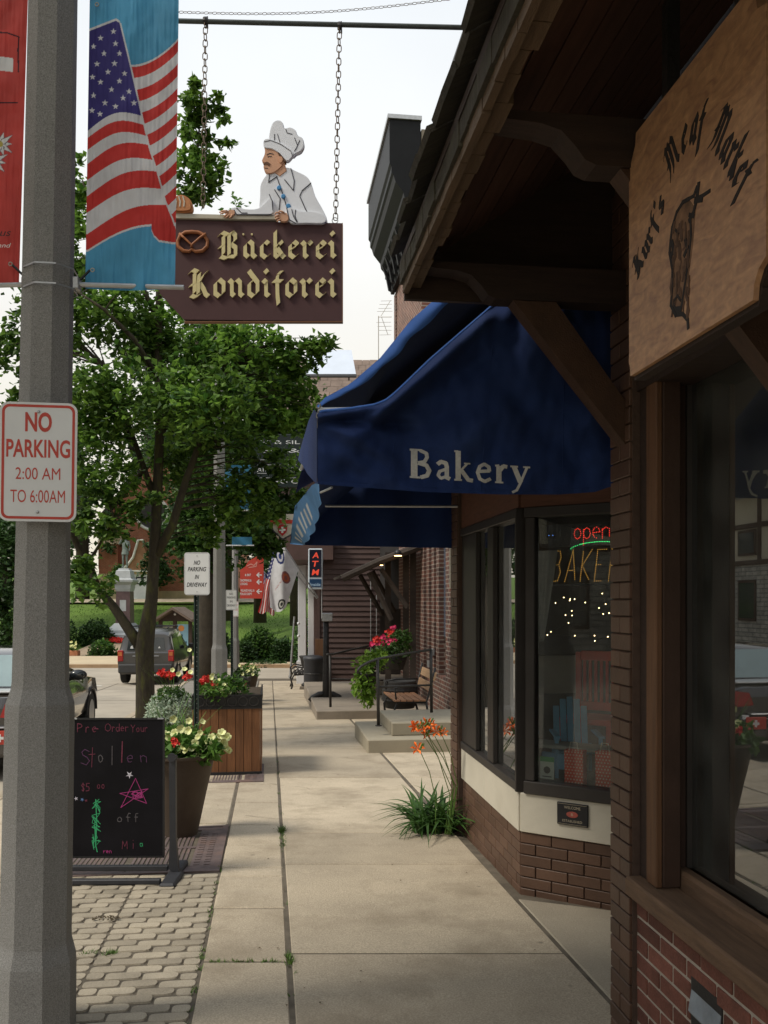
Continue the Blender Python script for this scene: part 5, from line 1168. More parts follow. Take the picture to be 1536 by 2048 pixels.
mb = MB(); mb.cbox((-.16,-.16,-.12),(.16,.16,-.001),.01); mb.build('plinth', M_dstep, ur)
# wooden sandwich board leaning by the post
lw = thing('wood_notice', 'small brown wooden notice board between porch and clapboard wall', 'notice board', P(639,1300,22.3), 0)
mb = MB(); mb.cbox((-.11,0,-.28),(.10,.04,.28),.006); mb.build('board', M_post, lw); mb = MB(); mb.box((-.07,-.0,-1.15),(.05,.03,-.281)); mb.build('stake', M_dstep, lw)
# thin galvanised pole leaning by the far corner
tp = thing('thin_pole', 'thin leaning galvanised pole near the far street corner', 'pole', P(580,1352,27.5), 0)
mb = MB(); mb.tube([P(580,1356,27.5), P(589,1233,27.5)], .032, 8); mb.build('tube', M_galv, tp, W=True)
mb = MB(); mb.tube([P(580,1356,27.5), P(580.3,1351,27.5)], .05, 8); mb.build('base', M_galv, tp, W=True)

# ATM sign
atm = thing('atm_sign', 'vertical lit ATM sign with red letters on the clapboard wall', 'sign', P(631,1137,21.8), 0)
pm = F/21.8
def pb(x): return (x-631)/pm
mb = MB(); mb.cbox((pb(616.5),0,-42/pm),(pb(645),.14,40/pm),.02); mb.build('case', mat('sign_case', (.55,.62,.68), .5, .1, 5, 0), atm)
mb = MB(); mb.box((pb(619),-.008,-17/pm),(pb(642.5),-.001,37.5/pm)); mb.build('sign_face', mat('atm_navy', (.010,.012,.03), .3, .1, 5, 0), atm)
mb = MB(); mb.box((pb(619),-.008,-37/pm),(pb(642.5),-.001,-21/pm)); mb.build('caption_panel', mat('atm_blue', (.01,.05,.13), .3, .1, 5, 0), atm)
mb = MB(); M_atm = emit('atm_red', (.85, .07, .03), .75)
for i, c_ in enumerate('ATM'): text_on(mb, c_, 0, (21-i*17)/pm, 16/pm, -.012, bold=.02, shear=.15, width=13/pm if c_ != 'M' else 15/pm)
mb.build('lettering', M_atm, atm)
mb = MB(); text_on(mb, 'Inside', 0, -35/pm, 9/pm, -.012, width=20/pm); mb.build('caption', emit('atm_caption', (.45,.6,.7), .5), atm)
mb = MB(); mb.tube([(pb(643),.07,-38/pm),(pb(643.5),.07,-100/pm)], .018, 6); mb.build('stem', M_galv, atm)
# ------------------------------------------------------------------ lamp posts
def lamp_post(label, loc, base_drop=0):
    t = thing('lamp_post', label, 'lamp post', loc, R(8), 'octagonal concrete lamp posts along the kerb')
    mb = MB(); mb.lathe([(.165,-.35),(.158,.25),(.155,.29),(.140,.345),(.137,.36),(.133,1.28),(.131,1.31),(.112,1.37),(.109,1.4),(.104,2.05),(.099,3.05),(.094,4.15),(.085,6.2)], 8, phase=R(22.5)); mb.build('shaft', M_lamp, t)
    mb = MB(); mb.lathe([(.005,6.2),(.1,6.22),(.1,6.3),(.2,6.4),(.24,6.55),(.2,6.75),(.05,6.85)], 14); mb.build('lantern', M_white, t, True)
    return t
LPX = Vector(((69-CX)*3.53/F, 3.53, gz(3.53)))
lp1 = lamp_post('big octagonal grey concrete lamp post in the left foreground carrying the parking sign', LPX); lp1.rotation_euler = (0, R(1.0), R(8))
lp2 = copy_thing(lp1, A(-.80, 14.0), R(8), 'second concrete lamp post, behind the wooden planter', 'octagonal concrete lamp posts along the kerb')
lp3 = copy_thing(lp1, A(-1.02, 26.0), R(8), 'farthest concrete lamp post, by the red direction sign', 'octagonal concrete lamp posts along the kerb')
for o in (lp2, lp3): o.rotation_euler = (0, 0, R(8))
YB = 3.52
# banner arms and steel bands
ba = thing('banner_arms', 'steel bands and horizontal arms holding the two banners on the near lamp post', 'bracket', P(102, 565, YB), 0)
mb = MB()
def band(y, h, r=.101):
    q = P(100+.0*y, y, YB)-Vector(ba.location); return [(r, q.z-h/2), (r+.003, q.z-h/2), (r+.003, q.z+h/2), (r, q.z+h/2)]
for y in (543, 582): mb = MB(); mb.lathe(band(y, .006), 8, phase=R(22.5+8), cap=False); mb.build('steel_band', M_galv, ba)
for a, b in ((150, 368), (52, -140)):
    mb = MB(); mb.tube([P(a,569,YB), P(b,575,YB)], .010, 8); mb.cbox(tuple(P((148 if a > 100 else 46),580,YB)-Vector((.0,.02,0))), tuple(P((160 if a > 100 else 56),556,YB)+Vector((0,.02,0))), .003); mb.build('arm', M_galv, ba, W=True)
mb = MB()
for p0, p1 in (((180,540),(160,560)),((25,530),(48,552))): mb.tube([P(*p0,YB-.01), P(*p1,YB-.01)], .005, 5)
mb.build('tie', M_black, ba, W=True)
M_ban = printmat('banner_cloth', .75, .28, bump=.15)
def bsurf(xl, xr, y0, y1):
    def f(u, v):
        py = y1+(y0-y1)*v; t = (py-y0)/(y1-y0); px = (xl[0]+(xl[1]-xl[0])*t)*(1-u)+(xr[0]+(xr[1]-xr[0])*t)*u
        d = .008*math.sin(u*7+v*4)+.01*math.sin(v*9+u*2)*(v*(1-v))*2+.012*mnoise.noise(Vector((u*4, v*7, xl[0])))
        # pinch near the lower ties
        d += .012*math.exp(-((1-t)*14)**2)*math.sin(u*18)
        d += .006*mnoise.noise(Vector((u*9+v*3, v*26, xl[0])))+.004*mnoise.noise(Vector((u*30, v*8, 5)))
        return P(px, py+(4*math.sin(u*3.14) if t > .95 else 0)*(t-.95)*20, YB+.01+d)
    return f
def pxmap(xl, xr, y0, y1):
    def g(U, V):
        py = y1+(y0-y1)*V; t = (py-y0)/(y1-y0); return (xl[0]+(xl[1]-xl[0])*t)*(1-U)+(xr[0]+(xr[1]-xr[0])*t)*U, py
    return g
def flagcol(U, V):
    X, Y = pxmap((180.5,170.5),(358.5,350),-70,577)(U, V); RED = np.array([.60,.05,.045]); WH = np.array([.68,.68,.70]); NV = np.array([.055,.045,.20]); SK = np.array([.10,.37,.60])
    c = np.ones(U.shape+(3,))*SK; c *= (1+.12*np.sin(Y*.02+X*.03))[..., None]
    fx = np.interp(Y, [35,135,232,300,345,400,440,460], [238,262,284,300,315,330,346,352])
    flagtop = np.interp(X, [180,232,238,262,357], [58,38,42,132,74])
    # right-hand part behind the fold
    t = np.clip((357-X)/95, 0, 1); off = 77+55*np.sin(t*np.pi/2)**.85
    idx = np.floor((Y-off)/24.0); right = (X >= fx) & (Y >= off)
    bot = np.interp(X, [300,308,318,348,360], [452,470,480,485,485]); right &= (Y < np.where(X > 303, bot, 450))
    c[right] = np.where((idx % 2 == 0)[..., None], RED, WH)[right]
    c[(X >= fx) & (np.abs(Y-off) < 2.2)] = WH
    # left-hand part
    Lk = [262,276,300,328,360,392,425,468,500]; Fk = [232,250,272,290,320,343,378,410,450]
    s = np.clip((X-175)/(fx-175), 0, 1.0); left = X < fx
    def line(k): return Lk[k]+(Fk[k]-Lk[k])*s-20*np.sin(np.pi*s)
    for k in range(8):
        m = left & (Y >= line(k)) & (Y < line(k+1)); c[m] = WH if k % 2 == 0 else RED
    m = left & (Y >= line(8)) & (Y < line(8)+4) & (X < 303); c[m] = WH; m = left & (X >= 303) & (Y >= line(7)) & (Y < bot); c[m] = RED
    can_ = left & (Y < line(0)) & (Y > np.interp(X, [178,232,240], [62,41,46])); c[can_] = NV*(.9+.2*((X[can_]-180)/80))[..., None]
    edge = left & (Y < line(0)) & (np.abs(Y-np.interp(X, [178,232,240], [60,39,44])) < 2.4); c[edge] = WH
    m = (np.abs(X-fx) < 1.6) & (Y > 46) & (Y < 452); c[m] = WH
    m = (X > 303) & (Y > bot) & (Y < bot+4); c[m] = WH
    for sx_, sy_ in ((227,63),(201,76),(187,93),(231,87),(208,107),(239,107),(194,128),(229,127),(216,144),(249,147),(185,154),(201,164),(239,162),(223,179),(258,183),(187,191),(210,206),(246,196),(231,213),(184,221),(200,228),(268,206)):
        c[inpoly(X, Y, star(sx_, sy_, 6.6, -90))] = WH
    return c
bn1 = thing('flag_banner', 'sky blue banner printed with a waving stars and stripes flag, right of the lamp post', 'banner', P(265, 577, YB), 0, 'banners on the near lamp post')
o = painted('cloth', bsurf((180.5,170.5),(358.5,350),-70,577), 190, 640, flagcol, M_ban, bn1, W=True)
for px, py in ((185,540),(194,9)): mb = MB(); mb.tube([P(px,py,YB-.012)+Vector((.007*math.cos(R(a)),0,.007*math.sin(R(a)))) for a in range(0,360,30)], .0025, 5, closed=True); mb.build('grommet', M_brass, bn1, W=True)
def redcol(U, V):
    X, Y = pxmap((-120,-140),(58,38),-70,568)(U, V); c = np.ones(U.shape+(3,))*np.array([.56,.075,.065]); WH = np.array([.72,.72,.72])
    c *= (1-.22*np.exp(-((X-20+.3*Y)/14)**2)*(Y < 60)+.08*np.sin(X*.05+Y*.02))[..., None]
    c[(X < 26) & (Y > 113+X*.12) & (Y < 141+X*.12)] = WH
    for (x0,y0,x1,y1) in ((-60,60,15,66),(15,66,38,74),(38,74,36,100),(36,100,37,144),(-60,190,0,206),(0,206,35,205)):
        d = np.hypot(x1-x0, y1-y0); tt = np.clip(((X-x0)*(x1-x0)+(Y-y0)*(y1-y0))/d**2, 0, 1); c[np.hypot(X-x0-tt*(x1-x0), Y-y0-tt*(y1-y0)) < 1.3] = (.03,.02,.03)
    for cx_, cy_ in ((0,288),(-12,322)):
        for k in range(10):
            a = R(36*k+(10 if cx_ else 0)); r1 = 30 if k % 2 else 24; tip = (cx_+r1*math.cos(a), cy_+r1*math.sin(a)); n = (-math.sin(a)*5, math.cos(a)*5); b = (cx_+8*math.cos(a), cy_+8*math.sin(a))
            pl_ = [(cx_,cy_),(b[0]+n[0],b[1]+n[1]),tip,(b[0]-n[0],b[1]-n[1])]; big = [(q[0]+(q[0]-cx_)*.06, q[1]+(q[1]-cy_)*.06) for q in pl_]
            c[inpoly(X, Y, [(cx_,cy_),(b[0]+n[0]*1.3,b[1]+n[1]*1.3),(tip[0]*1.0+(tip[0]-cx_)*.07,tip[1]+(tip[1]-cy_)*.07),(b[0]-n[0]*1.3,b[1]-n[1]*1.3)])] = (.12,.10,.13); c[inpoly(X, Y, pl_)] = WH
        c[np.hypot(X-cx_, Y-cy_) < 6] = (.5,.42,.1)
    return c
bn2 = thing('red_banner', 'red banner with white edelweiss blossoms at the left edge, left of the lamp post', 'banner', P(-40, 568, YB), 0, 'banners on the near lamp post')
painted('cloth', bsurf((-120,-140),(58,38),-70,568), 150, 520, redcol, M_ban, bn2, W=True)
for word, px, py, h, m_, wdt in (('us', 8, 472, 16, M_black, 22), ('and', 4, 495, 10, M_white, 26)):
    vs, fs = text_polys(word, 1, shear=.3); x0 = min(v[0] for v in vs); x1 = max(v[0] for v in vs); mb = MB()
    mb.add([P(px-8+(v[0]-x0)/(x1-x0)*wdt, py-v[1]*h*1.3, YB-.02) for v in vs], fs); mb.build('lettering', m_, bn2, W=True)
mb = MB(); mb.tube([P(21,528,YB-.02)+Vector((.007*math.cos(R(a)),0,.007*math.sin(R(a)))) for a in range(0,360,30)], .0025, 5, closed=True); mb.build('grommet', M_brass, bn2, W=True)

# ------------------------------------------------------------------ parking signs
def rrect(x0, z0, x1, z1, r, n=5):
    o = []
    for cx_, cz_, a0 in ((x1-r,z0+r,-90),(x1-r,z1-r,0),(x0+r,z1-r,90),(x0+r,z0+r,180)): o += [(cx_+r*math.cos(R(a0+90*k/n)), cz_+r*math.sin(R(a0+90*k/n))) for k in range(n+1)]
    return o
def ringface(mb, o, i, y, mi=0):
    n = len(o); mb.add([(p[0], y, p[1]) for p in o]+[(p[0], y, p[1]) for p in i], [(k, (k+1) % n, n+(k+1) % n, n+k) for k in range(n)], mi)
def parking_sign(label, loc, rz, w_, h_, col, lines, line_in=.009, border=.010, post=None, group=None, name='parking_sign', tilt=0):
    t = thing(name, label, 'sign', loc, rz, group); t.rotation_euler = (0, R(tilt), rz)
    mb = MB(); mb.prism(rrect(-w_/2,-h_/2,w_/2,h_/2,.036*w_/.305), 'y', -.0015, .0015); mb.build('plate', M_white, t)
    a = line_in; mb = MB(); ringface(mb, rrect(-w_/2+a,-h_/2+a,w_/2-a,h_/2-a,.028*w_/.305), rrect(-w_/2+a+border,-h_/2+a+border,w_/2-a-border,h_/2-a-border,.02*w_/.305), -.0022); mb.build('border', col, t)
    for s, z, size, wd, bold, sh in lines: mb = MB(); text_on(mb, s, wd[1] if isinstance(wd, tuple) else 0, z, size, -.0022, width=wd[0] if isinstance(wd, tuple) else wd, bold=bold, shear=sh); mb.build('lettering', col, t)
    for z in (h_/2-.036, -h_/2+.036): mb = MB(); mb.lathe([(.006,0),(.006,.003),(.003,.006)], 8, 0, Matrix.Translation((0,-.0018,z)) @ Matrix.Rotation(R(90), 4, 'X')); mb.build('bolt', M_galv, t)
    return t
YSG = 3.385; sgc = P(76.5, 924, YSG); m = YSG/F
parking_sign('NO PARKING 2:00 AM TO 6:00AM sign in red on the near lamp post', sgc, R(5), 151*m, 238*m, M_red,
    [('NO', 62*m, 52*m, 52*m, .03, 0), ('PARKING', 10*m, 49*m, 124*m, .022, 0), ('2:00 AM', -35*m, 34*m, (87*m, 0), .0, 0), ('TO 6:00AM', -81*m, 36*m, (106*m, 0), .0, 0)], tilt=.7)
def upost(name, label, px, ptop, pbot, Y, wd=.055, mt=None, cat='post'):
    t = thing(name, label, cat, P(px, pbot, Y), 0); h = P(px, ptop, Y).z-P(px, pbot, Y).z
    mb = MB(); mb.add([(x, y, z) for z in (0, h) for x, y in ((-wd/2,-.012),(-wd/4,-.012),(-wd/5,.018),(wd/5,.018),(wd/4,-.012),(wd/2,-.012),(wd/2,-.006),(wd/4,.024),(-wd/4,.024),(-wd/2,-.006))], [tuple(range(10))[::-1], tuple(range(10,20))]+[(i,(i+1)%10,10+(i+1)%10,10+i) for i in range(10)]); mb.build('channel', mt or M_dgreen, t)
    mb = MB()
    for i in range(int(h/.05)): mb.lathe([(.005,0),(.005,.001)], 6, 0, Matrix.Translation((0,.0172,i*.05+.02)) @ Matrix.Rotation(R(90), 4, 'X'))
    mb.build('punched_holes', M_galv, t, kind='stuff')
    return t
Y2 = 9.4; m = Y2/F
upost('sign_post', 'dark green channel post holding the NO PARKING IN DRIVEWAY sign by the planter', 393, 1104, 1561, Y2)
parking_sign('white NO PARKING IN DRIVEWAY sign with black italic lettering', P(394, 1147.5, Y2-.03), 0, 51*m, 85*m, M_black,
    [('NO', 18*m, 12*m, 13*m, .02, .3), ('PARKING', 5*m, 12*m, 37*m, .02, .3), ('IN', -10.5*m, 12*m, 9*m, .02, .3), ('DRIVEWAY', -26*m, 12*m, 41*m, .02, .3)], .006, .0025)
Y3 = 19.5; m = Y3/F
upost('sign_post', 'thin dark post of the smaller white parking sign farther along the kerb', 464, 1180, 1385, Y3)
parking_sign('smaller white no parking in driveway sign farther along the kerb', P(462.5, 1200, Y3-.03), 0, 21.5*m, 40*m, M_black,
    [('NO', 10*m, 6*m, 7*m, .01, 0), ('PARKING', 3*m, 6*m, 17*m, .01, 0), ('IN', -5*m, 6*m, 5*m, .01, 0), ('DRIVEWAY', -13*m, 6*m, 17*m, .01, 0)], .01, .004)
Y3 = 23; m = Y3/F
parking_sign('tiny white and red parking notice on the farthest lamp post', P(471, 1218, Y3), 0, 12*m, 30*m, M_red, [('NO', 6*m, 6*m, 7*m, .01, 0), ('PARK', -3*m, 6*m, 9*m, .01, 0)], .01, .005)

# ------------------------------------------------------------------ chalkboard
Yc = 5.75; cb = thing('chalkboard_sign', 'black swinging chalkboard sign with coloured chalk writing on a rolling frame', 'chalkboard', P(240, 1752, Yc)+Vector((0,0,0)), R(1))
ICB = MATS[cb.name].inverted(); m = Yc/F
def cbp(px, py): q = ICB @ P(px, py, Yc); return q.x, q.z
x0, z0 = cbp(124, 1714); x1, z1 = cbp(329, 1436)
mb = MB(); mb.cbox((x0,-.012,z0),(x1,.012,z1),.004); bd = mb.build('board', mat('chalkboard_face', (.008,.0075,.010), .55, .5, 3, .05, 60, spec=.15), cb)
for a, b in (((x0,z0),(x0+.012,z1)),((x1-.010,z0),(x1+.002,z1)),((x0,z1-.01),(x1,z1+.002)),((x0,z0-.002),(x1,z0+.01))): mb = MB(); mb.box((a[0],-.0155,a[1]),(b[0],-.0125,b[1])); mb.build('frame_edge', M_black, cb)
for px in (150, 322): mb = MB(); xq, zq = cbp(px, 1437); mb.cbox((xq-.02,-.0175,zq-.004),(xq+.02,-.013,zq+.005),.001); mb.build('corner_clip', M_galv, cb)
CH = {k: mat('chalk_'+k, v, .9, .35, 90, 0) for k, v in dict(pink=(.17,.04,.07), hot=(.42,.05,.22), violet=(.11,.045,.11), green=(.05,.40,.17), grey=(.13,.12,.13), white=(.6,.58,.66), blue=(.12,.22,.45)).items()}
def chalk(name, s, px, py, hpx, col, r=.0022, wx=1.0, gap=.12):
    mb = MB(); x, z = cbp(px, py); hand(mb, s, x, z, hpx*m, r, -.0128, -.0136, 0, .04, gap, wx); mb.build(name, CH[col], cb)
chalk('chalk_writing', 'Pre', 157, 1463, 16, 'pink', wx=1.15, gap=.3); chalk('chalk_writing', '-', 191, 1463, 17, 'pink', .003); chalk('chalk_writing', 'Order', 212, 1462, 15, 'pink', .0018, 1.0); chalk('chalk_writing', 'Your', 263, 1463, 14, 'pink', .0018)
chalk('chalk_writing', 'S', 165, 1528, 30, 'violet', .0022); chalk('chalk_writing', 't', 180, 1532, 38, 'pink', .002); chalk('chalk_writing', 'o', 198, 1523, 22, 'grey'); chalk('chalk_writing', 'l', 223, 1528, 34, 'grey', .002); chalk('chalk_writing', 'l', 241, 1524, 38, 'pink', .0035); chalk('chalk_writing', 'en', 256, 1524, 22, 'violet', .002, 1.2, .5)
chalk('chalk_writing', '$5', 165, 1581, 15, 'pink', .002); chalk('chalk_writing', '00', 196, 1576, 8, 'pink', .0018, 1.5, .25); chalk('chalk_writing', 'off', 236, 1643, 17, 'grey', .002, 1.3, .3); chalk('chalk_writing', 'M', 246, 1697, 16, 'pink', .0018); chalk('chalk_writing', 'i', 266, 1697, 20, 'pink', .0018); chalk('chalk_writing', 'a', 281, 1692, 12, 'green', .0015); chalk('chalk_writing', 'from', 209, 1705, 7, 'hot', .0015, 1.2) if False else chalk('chalk_writing', 'ren', 209, 1705, 8, 'hot', .0015, 1.2)
mb = MB(); P5 = [cbp(*q) for q in ((272,1556),(294,1606),(241,1586),(297,1577),(243,1614),(272,1556))]; sstroke(mb, P5, .0018, -.0128, -.0136); 
mb.build('chalk_star', CH['hot'], cb)
mb = MB(); rr = random.Random(4); q = [cbp(262+rr.uniform(0,26), 1580+rr.uniform(0,18)) for _ in range(16)]; sstroke(mb, q, .0022, -.0128, -.0134); mb.build('chalk_scribble', CH['hot'], cb)
mb = MB()
for y in (1606, 1632, 1658, 1676): q = [cbp(193+rr.uniform(-8,10), y+rr.uniform(-10,22)) for _ in range(13)]; sstroke(mb, q, .0017, -.0128, -.0134)
sstroke(mb, [cbp(193,1598),cbp(195,1640),cbp(193,1690),cbp(196,1702)], .003, -.0128, -.0138); mb.build('chalk_scribble', CH['green'], cb)
for px, py, c_, r in ((260,1549,'white',.026),(154,1596,'white',.015),(166,1598,'blue',.014),(174,1600,'pink',.012)):
    mb = MB(); xq, zq = cbp(px, py); mb.prism([(xq+a, zq+b) for a, b in star(0, 0, r, rr.uniform(0,60), .35)], 'y', -.0128, -.0138); mb.build('chalk_star', CH[c_], cb)
M_plas = mat('frame_plastic', (.035,.036,.042), .5, .2, 6, .1, 60)
for side_, px in ((1, 345), (-1, 92)):
    mb = MB(); xq, zt = cbp(px, 1520); _, zb2 = cbp(px, 1752); 
    mb.prism([(xq-.022,zb2+.05),(xq-.016,zb2+.25),(xq-.02,zt),(xq+.022,zt),(xq+.024,zb2+.25),(xq+.04,zb2+.05),(xq+.06,zb2)] if side_ > 0 else [(xq-.06,zb2),(xq-.024,zb2+.25),(xq-.022,zt),(xq+.02,zt),(xq+.016,zb2+.25),(xq+.03,zb2)], 'y', -.02, .02); mb.build('upright', M_plas, cb)
    mb = MB(); mb.cbox((xq-.03,-.26,zb2-.015),(xq+.07,.02,zb2+.03),.012); mb.cbox((xq-.03,.021,zb2-.015),(xq+.05,.26,zb2+.03),.012); mb.build('foot', M_plas, cb)
    mb = MB(); mb.lathe([(.028,0),(.028,.012)], 12, 0, Matrix.Translation((xq, -.02, zt+.02)) @ Matrix.Rotation(R(90), 4, 'X')); mb.cbox((xq-.028,-.02,zt),(xq+.028,.02,zt+.03),.005); mb.build('pivot', M_plas, cb)
xa, zb2 = cbp(92, 1752); xb_, _ = cbp(345, 1752)
for y, z in ((-.2, .01), (.02, .03)): mb = MB(); mb.cbox((xa+.03,y-.02,zb2+z),(xb_-.03,y+.02,zb2+z+.035),.006); mb.build('crossbar', M_plas, cb)

# ------------------------------------------------------------------ planters and flowers
M_fol = leafmat('planter_leaves', (.04,.10,.015), (.12,.24,.04), .35); M_sil = leafmat('silver_leaves', (.30,.40,.30), (.62,.70,.56), .3); M_dkf = leafmat('dark_planter_leaves', (.02,.05,.01), (.06,.12,.025), .3)
M_pet = mat('petal_yellow', (.72,.74,.36), .6, .12, 20, 0, island=.12); M_petw = mat('petal_white', (.72,.74,.68), .6, .1, 20, 0)
def petunia(r):
    mb = MB()
    for k in range(5):
        a = 2*math.pi*k/5; a0, a1 = a-.63, a+.63; mb.add([(0,0,-r*.5),(r*.82*math.cos(a0),r*.82*math.sin(a0),0),(r*1.02*math.cos(a-.3),r*1.02*math.sin(a-.3),.12*r),(r*1.02*math.cos(a+.3),r*1.02*math.sin(a+.3),.12*r),(r*.82*math.cos(a1),r*.82*math.sin(a1),0)], [(0,1,2,3,4)])
    return mb.mesh('flower', [M_pet])
def place_flowers(par, me, name, pts, rr, jit=.5):
    for p in pts:
        d = Vector((rr.gauss(0,jit), -1+rr.gauss(0,.3), rr.uniform(0,.9))).normalized()
        T = Matrix.Translation(p) @ d.to_track_quat('Z', 'Y').to_matrix().to_4x4() @ Matrix.Scale(rr.uniform(.8,1.25), 4); link(name, me, par, mtx=T)
def grassy(mb, c, n, h, rr, spread=.5, wv=.006):
    for _ in range(n):
        a = rr.uniform(0, 6.28); l = rr.uniform(.6,1)*h; dx, dy = math.cos(a)*spread*l, math.sin(a)*spread*l; p = Vector(c); nx = Vector((-math.sin(a)*wv, math.cos(a)*wv, 0)); prev = p
        for k in range(4):
            t = (k+1)/4; q = Vector(c)+Vector((dx*t, dy*t, l*t-.35*l*t*t*spread)); mb.add([prev-nx*(1-k/5), prev+nx*(1-k/5), q+nx*(.8-k/5), q-nx*(.8-k/5)], [(0,1,2,3)]); prev = q
rr = random.Random(31)
def tapered_pot(name, label, loc, H, r0, r1, mt, seg=28):
    t = thing(name, label, 'planter', loc, 0)
    mb = MB(); mb.lathe([(r0-.01,-.02),(r0,.01),(r0+(r1-r0)*.5,H*.5),(r1,H-.03),(r1+.012,H-.02),(r1+.012,H),(r1-.02,H),(r1-.03,H-.06)], seg); mb.build('pot', mt, t, 'auto')
    mb = MB(); mb.lathe([(r1-.025,H-.06),(.0,H-.03)], seg, cap=False); mb.build('soil', M_soil, t); return t
M_potb = mat('pot_taupe', (.095,.07,.05), .75, .12, 5, .15, 90, stain=.4, stcol=(.13,.10,.075), stscale=5)
Yp = 6.95; q = G(362, 1668)
pt = tapered_pot('petunia_pot', 'tall tapered brown pot of pale yellow petunias beside the chalkboard', (q.x, q.y, q.z), .64, .13, .262, M_potb)
mb = MB(); leafcloud(mb, (0,0,.70), .25, 420, .075, rr, 0, (1.15,1,.6)); leafcloud(mb, (.2,-.1,.68), .16, 170, .07, rr, .4, (1,1,.7)); leafcloud(mb, (-.1,-.12,.67), .18, 150, .07, rr, .4, (1,1,.6)); grassy(mb, (-.1,0,.68), 16, .5, rr, .5); grassy(mb, (.05,.05,.7), 14, .4, rr, .7); mb.build('foliage', M_fol, pt, kind='stuff')
pe = petunia(.030); fpts = []
for px, py in ((347,1442),(380,1446),(362,1462),(341,1478),(375,1465),(394,1478),(341,1500),(348,1490),(367,1498),(384,1500),(390,1490),(398,1508),(392,1516),(414,1490),(436,1480),(440,1475),(425,1495),(430,1504),(446,1490),(452,1500),(457,1505),(456,1478),(405,1447),(400,1470),(334,1470),(372,1505),(409,1498),(358,1505),(330,1490),(422,1478),(444,1468),(350,1470)):
    v = P(px+rr.uniform(-2,2), py-4, q.y-.22+.25*abs(px-375)/100)-q; fpts.append(v)
place_flowers(pt, pe, 'flower', fpts, rr)
mb = MB(); v = P(350,1482,q.y-.27)-q
for _ in range(16): petals(mb, v+Vector((rr.gauss(0,.014),rr.gauss(0,.012),rr.gauss(0,.013))), .016, rr)
mb.build('red_flower_head', M_redf, pt)
# square timber planter
Yw = 9.75; wx0, wx1 = (388-CX)*Yw/F, (520-CX)*Yw/F; gw = gz(Yw)
wp = thing('timber_planter', 'large square planter of upright stained boards with a black metal grille rim', 'planter', ((wx0+wx1)/2, Yw, gw), TH)
hw = (wx1-wx0)/2+.0; Hb = 1.6-(1416-1200)*Yw/F-gw; Ht = 1.6-(1390-1200)*Yw/F-gw
M_brd = mat('planter_board', (.20,.085,.034), .6, .3, 4, .3, 40, rnd=.14, coord='O', stretch=(12,12,1.2), stain=.35, stcol=(.12,.06,.03), stscale=6)
mb = MB(); mb.box((-hw+.015,.015,.0),(hw-.015,1.2,Hb-.01)); mb.build('liner', M_blackr, wp)
nbd = 8; bwid = 2*hw/nbd; bm_ = MB(); bm_.cbox((0,0,0),(bwid-.005,.014,Hb-.03),.002); bm_ = bm_.mesh('board', M_brd)
for i in range(nbd): link('board', bm_, wp, loc=(-hw+i*bwid+.0025, 0, .03))
sb = MB(); sb.cbox((0,0,0),(.014,.145,Hb-.03),.002); sb = sb.mesh('side_board', M_brd)
for i in range(8): link('side_board', sb, wp, loc=(hw-.001, .012+i*.15, .03)); link('side_board', sb, wp, loc=(-hw-.013, .012+i*.15, .03))
mb = MB(); mb.box((-hw-.02,-.01,Hb-.012),(hw+.02,-.0,Hb+.01)); mb.box((-hw-.02,-.01,Ht-.012),(hw+.02,.012,Ht)); mb.box((-hw-.02,-.0,Hb-.0),(hw+.02,.012,Ht-.013)); mb.box((hw+.001,.013,Hb),(hw+.02,1.2,Ht)); mb.box((-hw-.02,.013,Hb),(-hw-.001,1.2,Ht)); mb.build('rim', M_black, wp)
for i in range(6):
    mb = MB(); cx_ = -hw+.07+i*(2*hw-.14)/5; cz_ = (Hb+Ht)/2; mb.tube([(cx_+.05*math.cos(R(a)),-.012,cz_+.05*math.sin(R(a))) for a in range(0,360,24)], .006, 5, closed=True); mb.build('ring', M_iron, wp)
mb = MB(); mb.box((-hw-.02,-.012,.0),(hw+.02,-.001,.032)); mb.build('kick_rail', M_blackr, wp)
mb = MB(); mb.box((-hw,.02,Hb),(hw,1.18,Ht-.03)); mb.build('soil', M_soil, wp)
mb = MB(); leafcloud(mb, (-.05,.3,Ht+.05), .26, 420, .07, rr, 0, (1.1,1,.6)); leafcloud(mb, (-.12,.0,Ht+.05), .16, 180, .06, rr, .2, (1,1,.7)); mb.build('foliage', M_fol, wp, kind='stuff')
qw = Vector(wp.location); pts = []
for px, py in ((412,1362),(422,1355),(430,1364),(438,1360),(420,1374),(433,1372),(441,1380),(448,1369),(452,1376),(459,1385),(446,1388),(430,1386),(415,1384),(455,1390),(425,1350)): pts.append(Matrix.Rotation(-TH,4,'Z') @ (P(px,py,Yw+.05)-qw))
place_flowers(wp, petunia(.027), 'flower', pts, rr)
for px, py in ((405,1362),(412,1358),(426,1371)):
    mb = MB(); v = Matrix.Rotation(-TH,4,'Z') @ (P(px,py,Yw)-qw)
    for _ in range(18): petals(mb, v+Vector((rr.gauss(0,.018),rr.gauss(0,.018),rr.gauss(0,.018))), .02, rr)
    mb.build('red_flower_head', M_redf, wp)
gr2 = thing('tree_grate', 'second iron tree grate showing under the edge of the timber planter', 'grate', aloc(-.62, 9.85, .001), TH); grate(gr2, T:=Matrix.Rotation(-math.atan(SL), 4, 'X'), .55, .62)
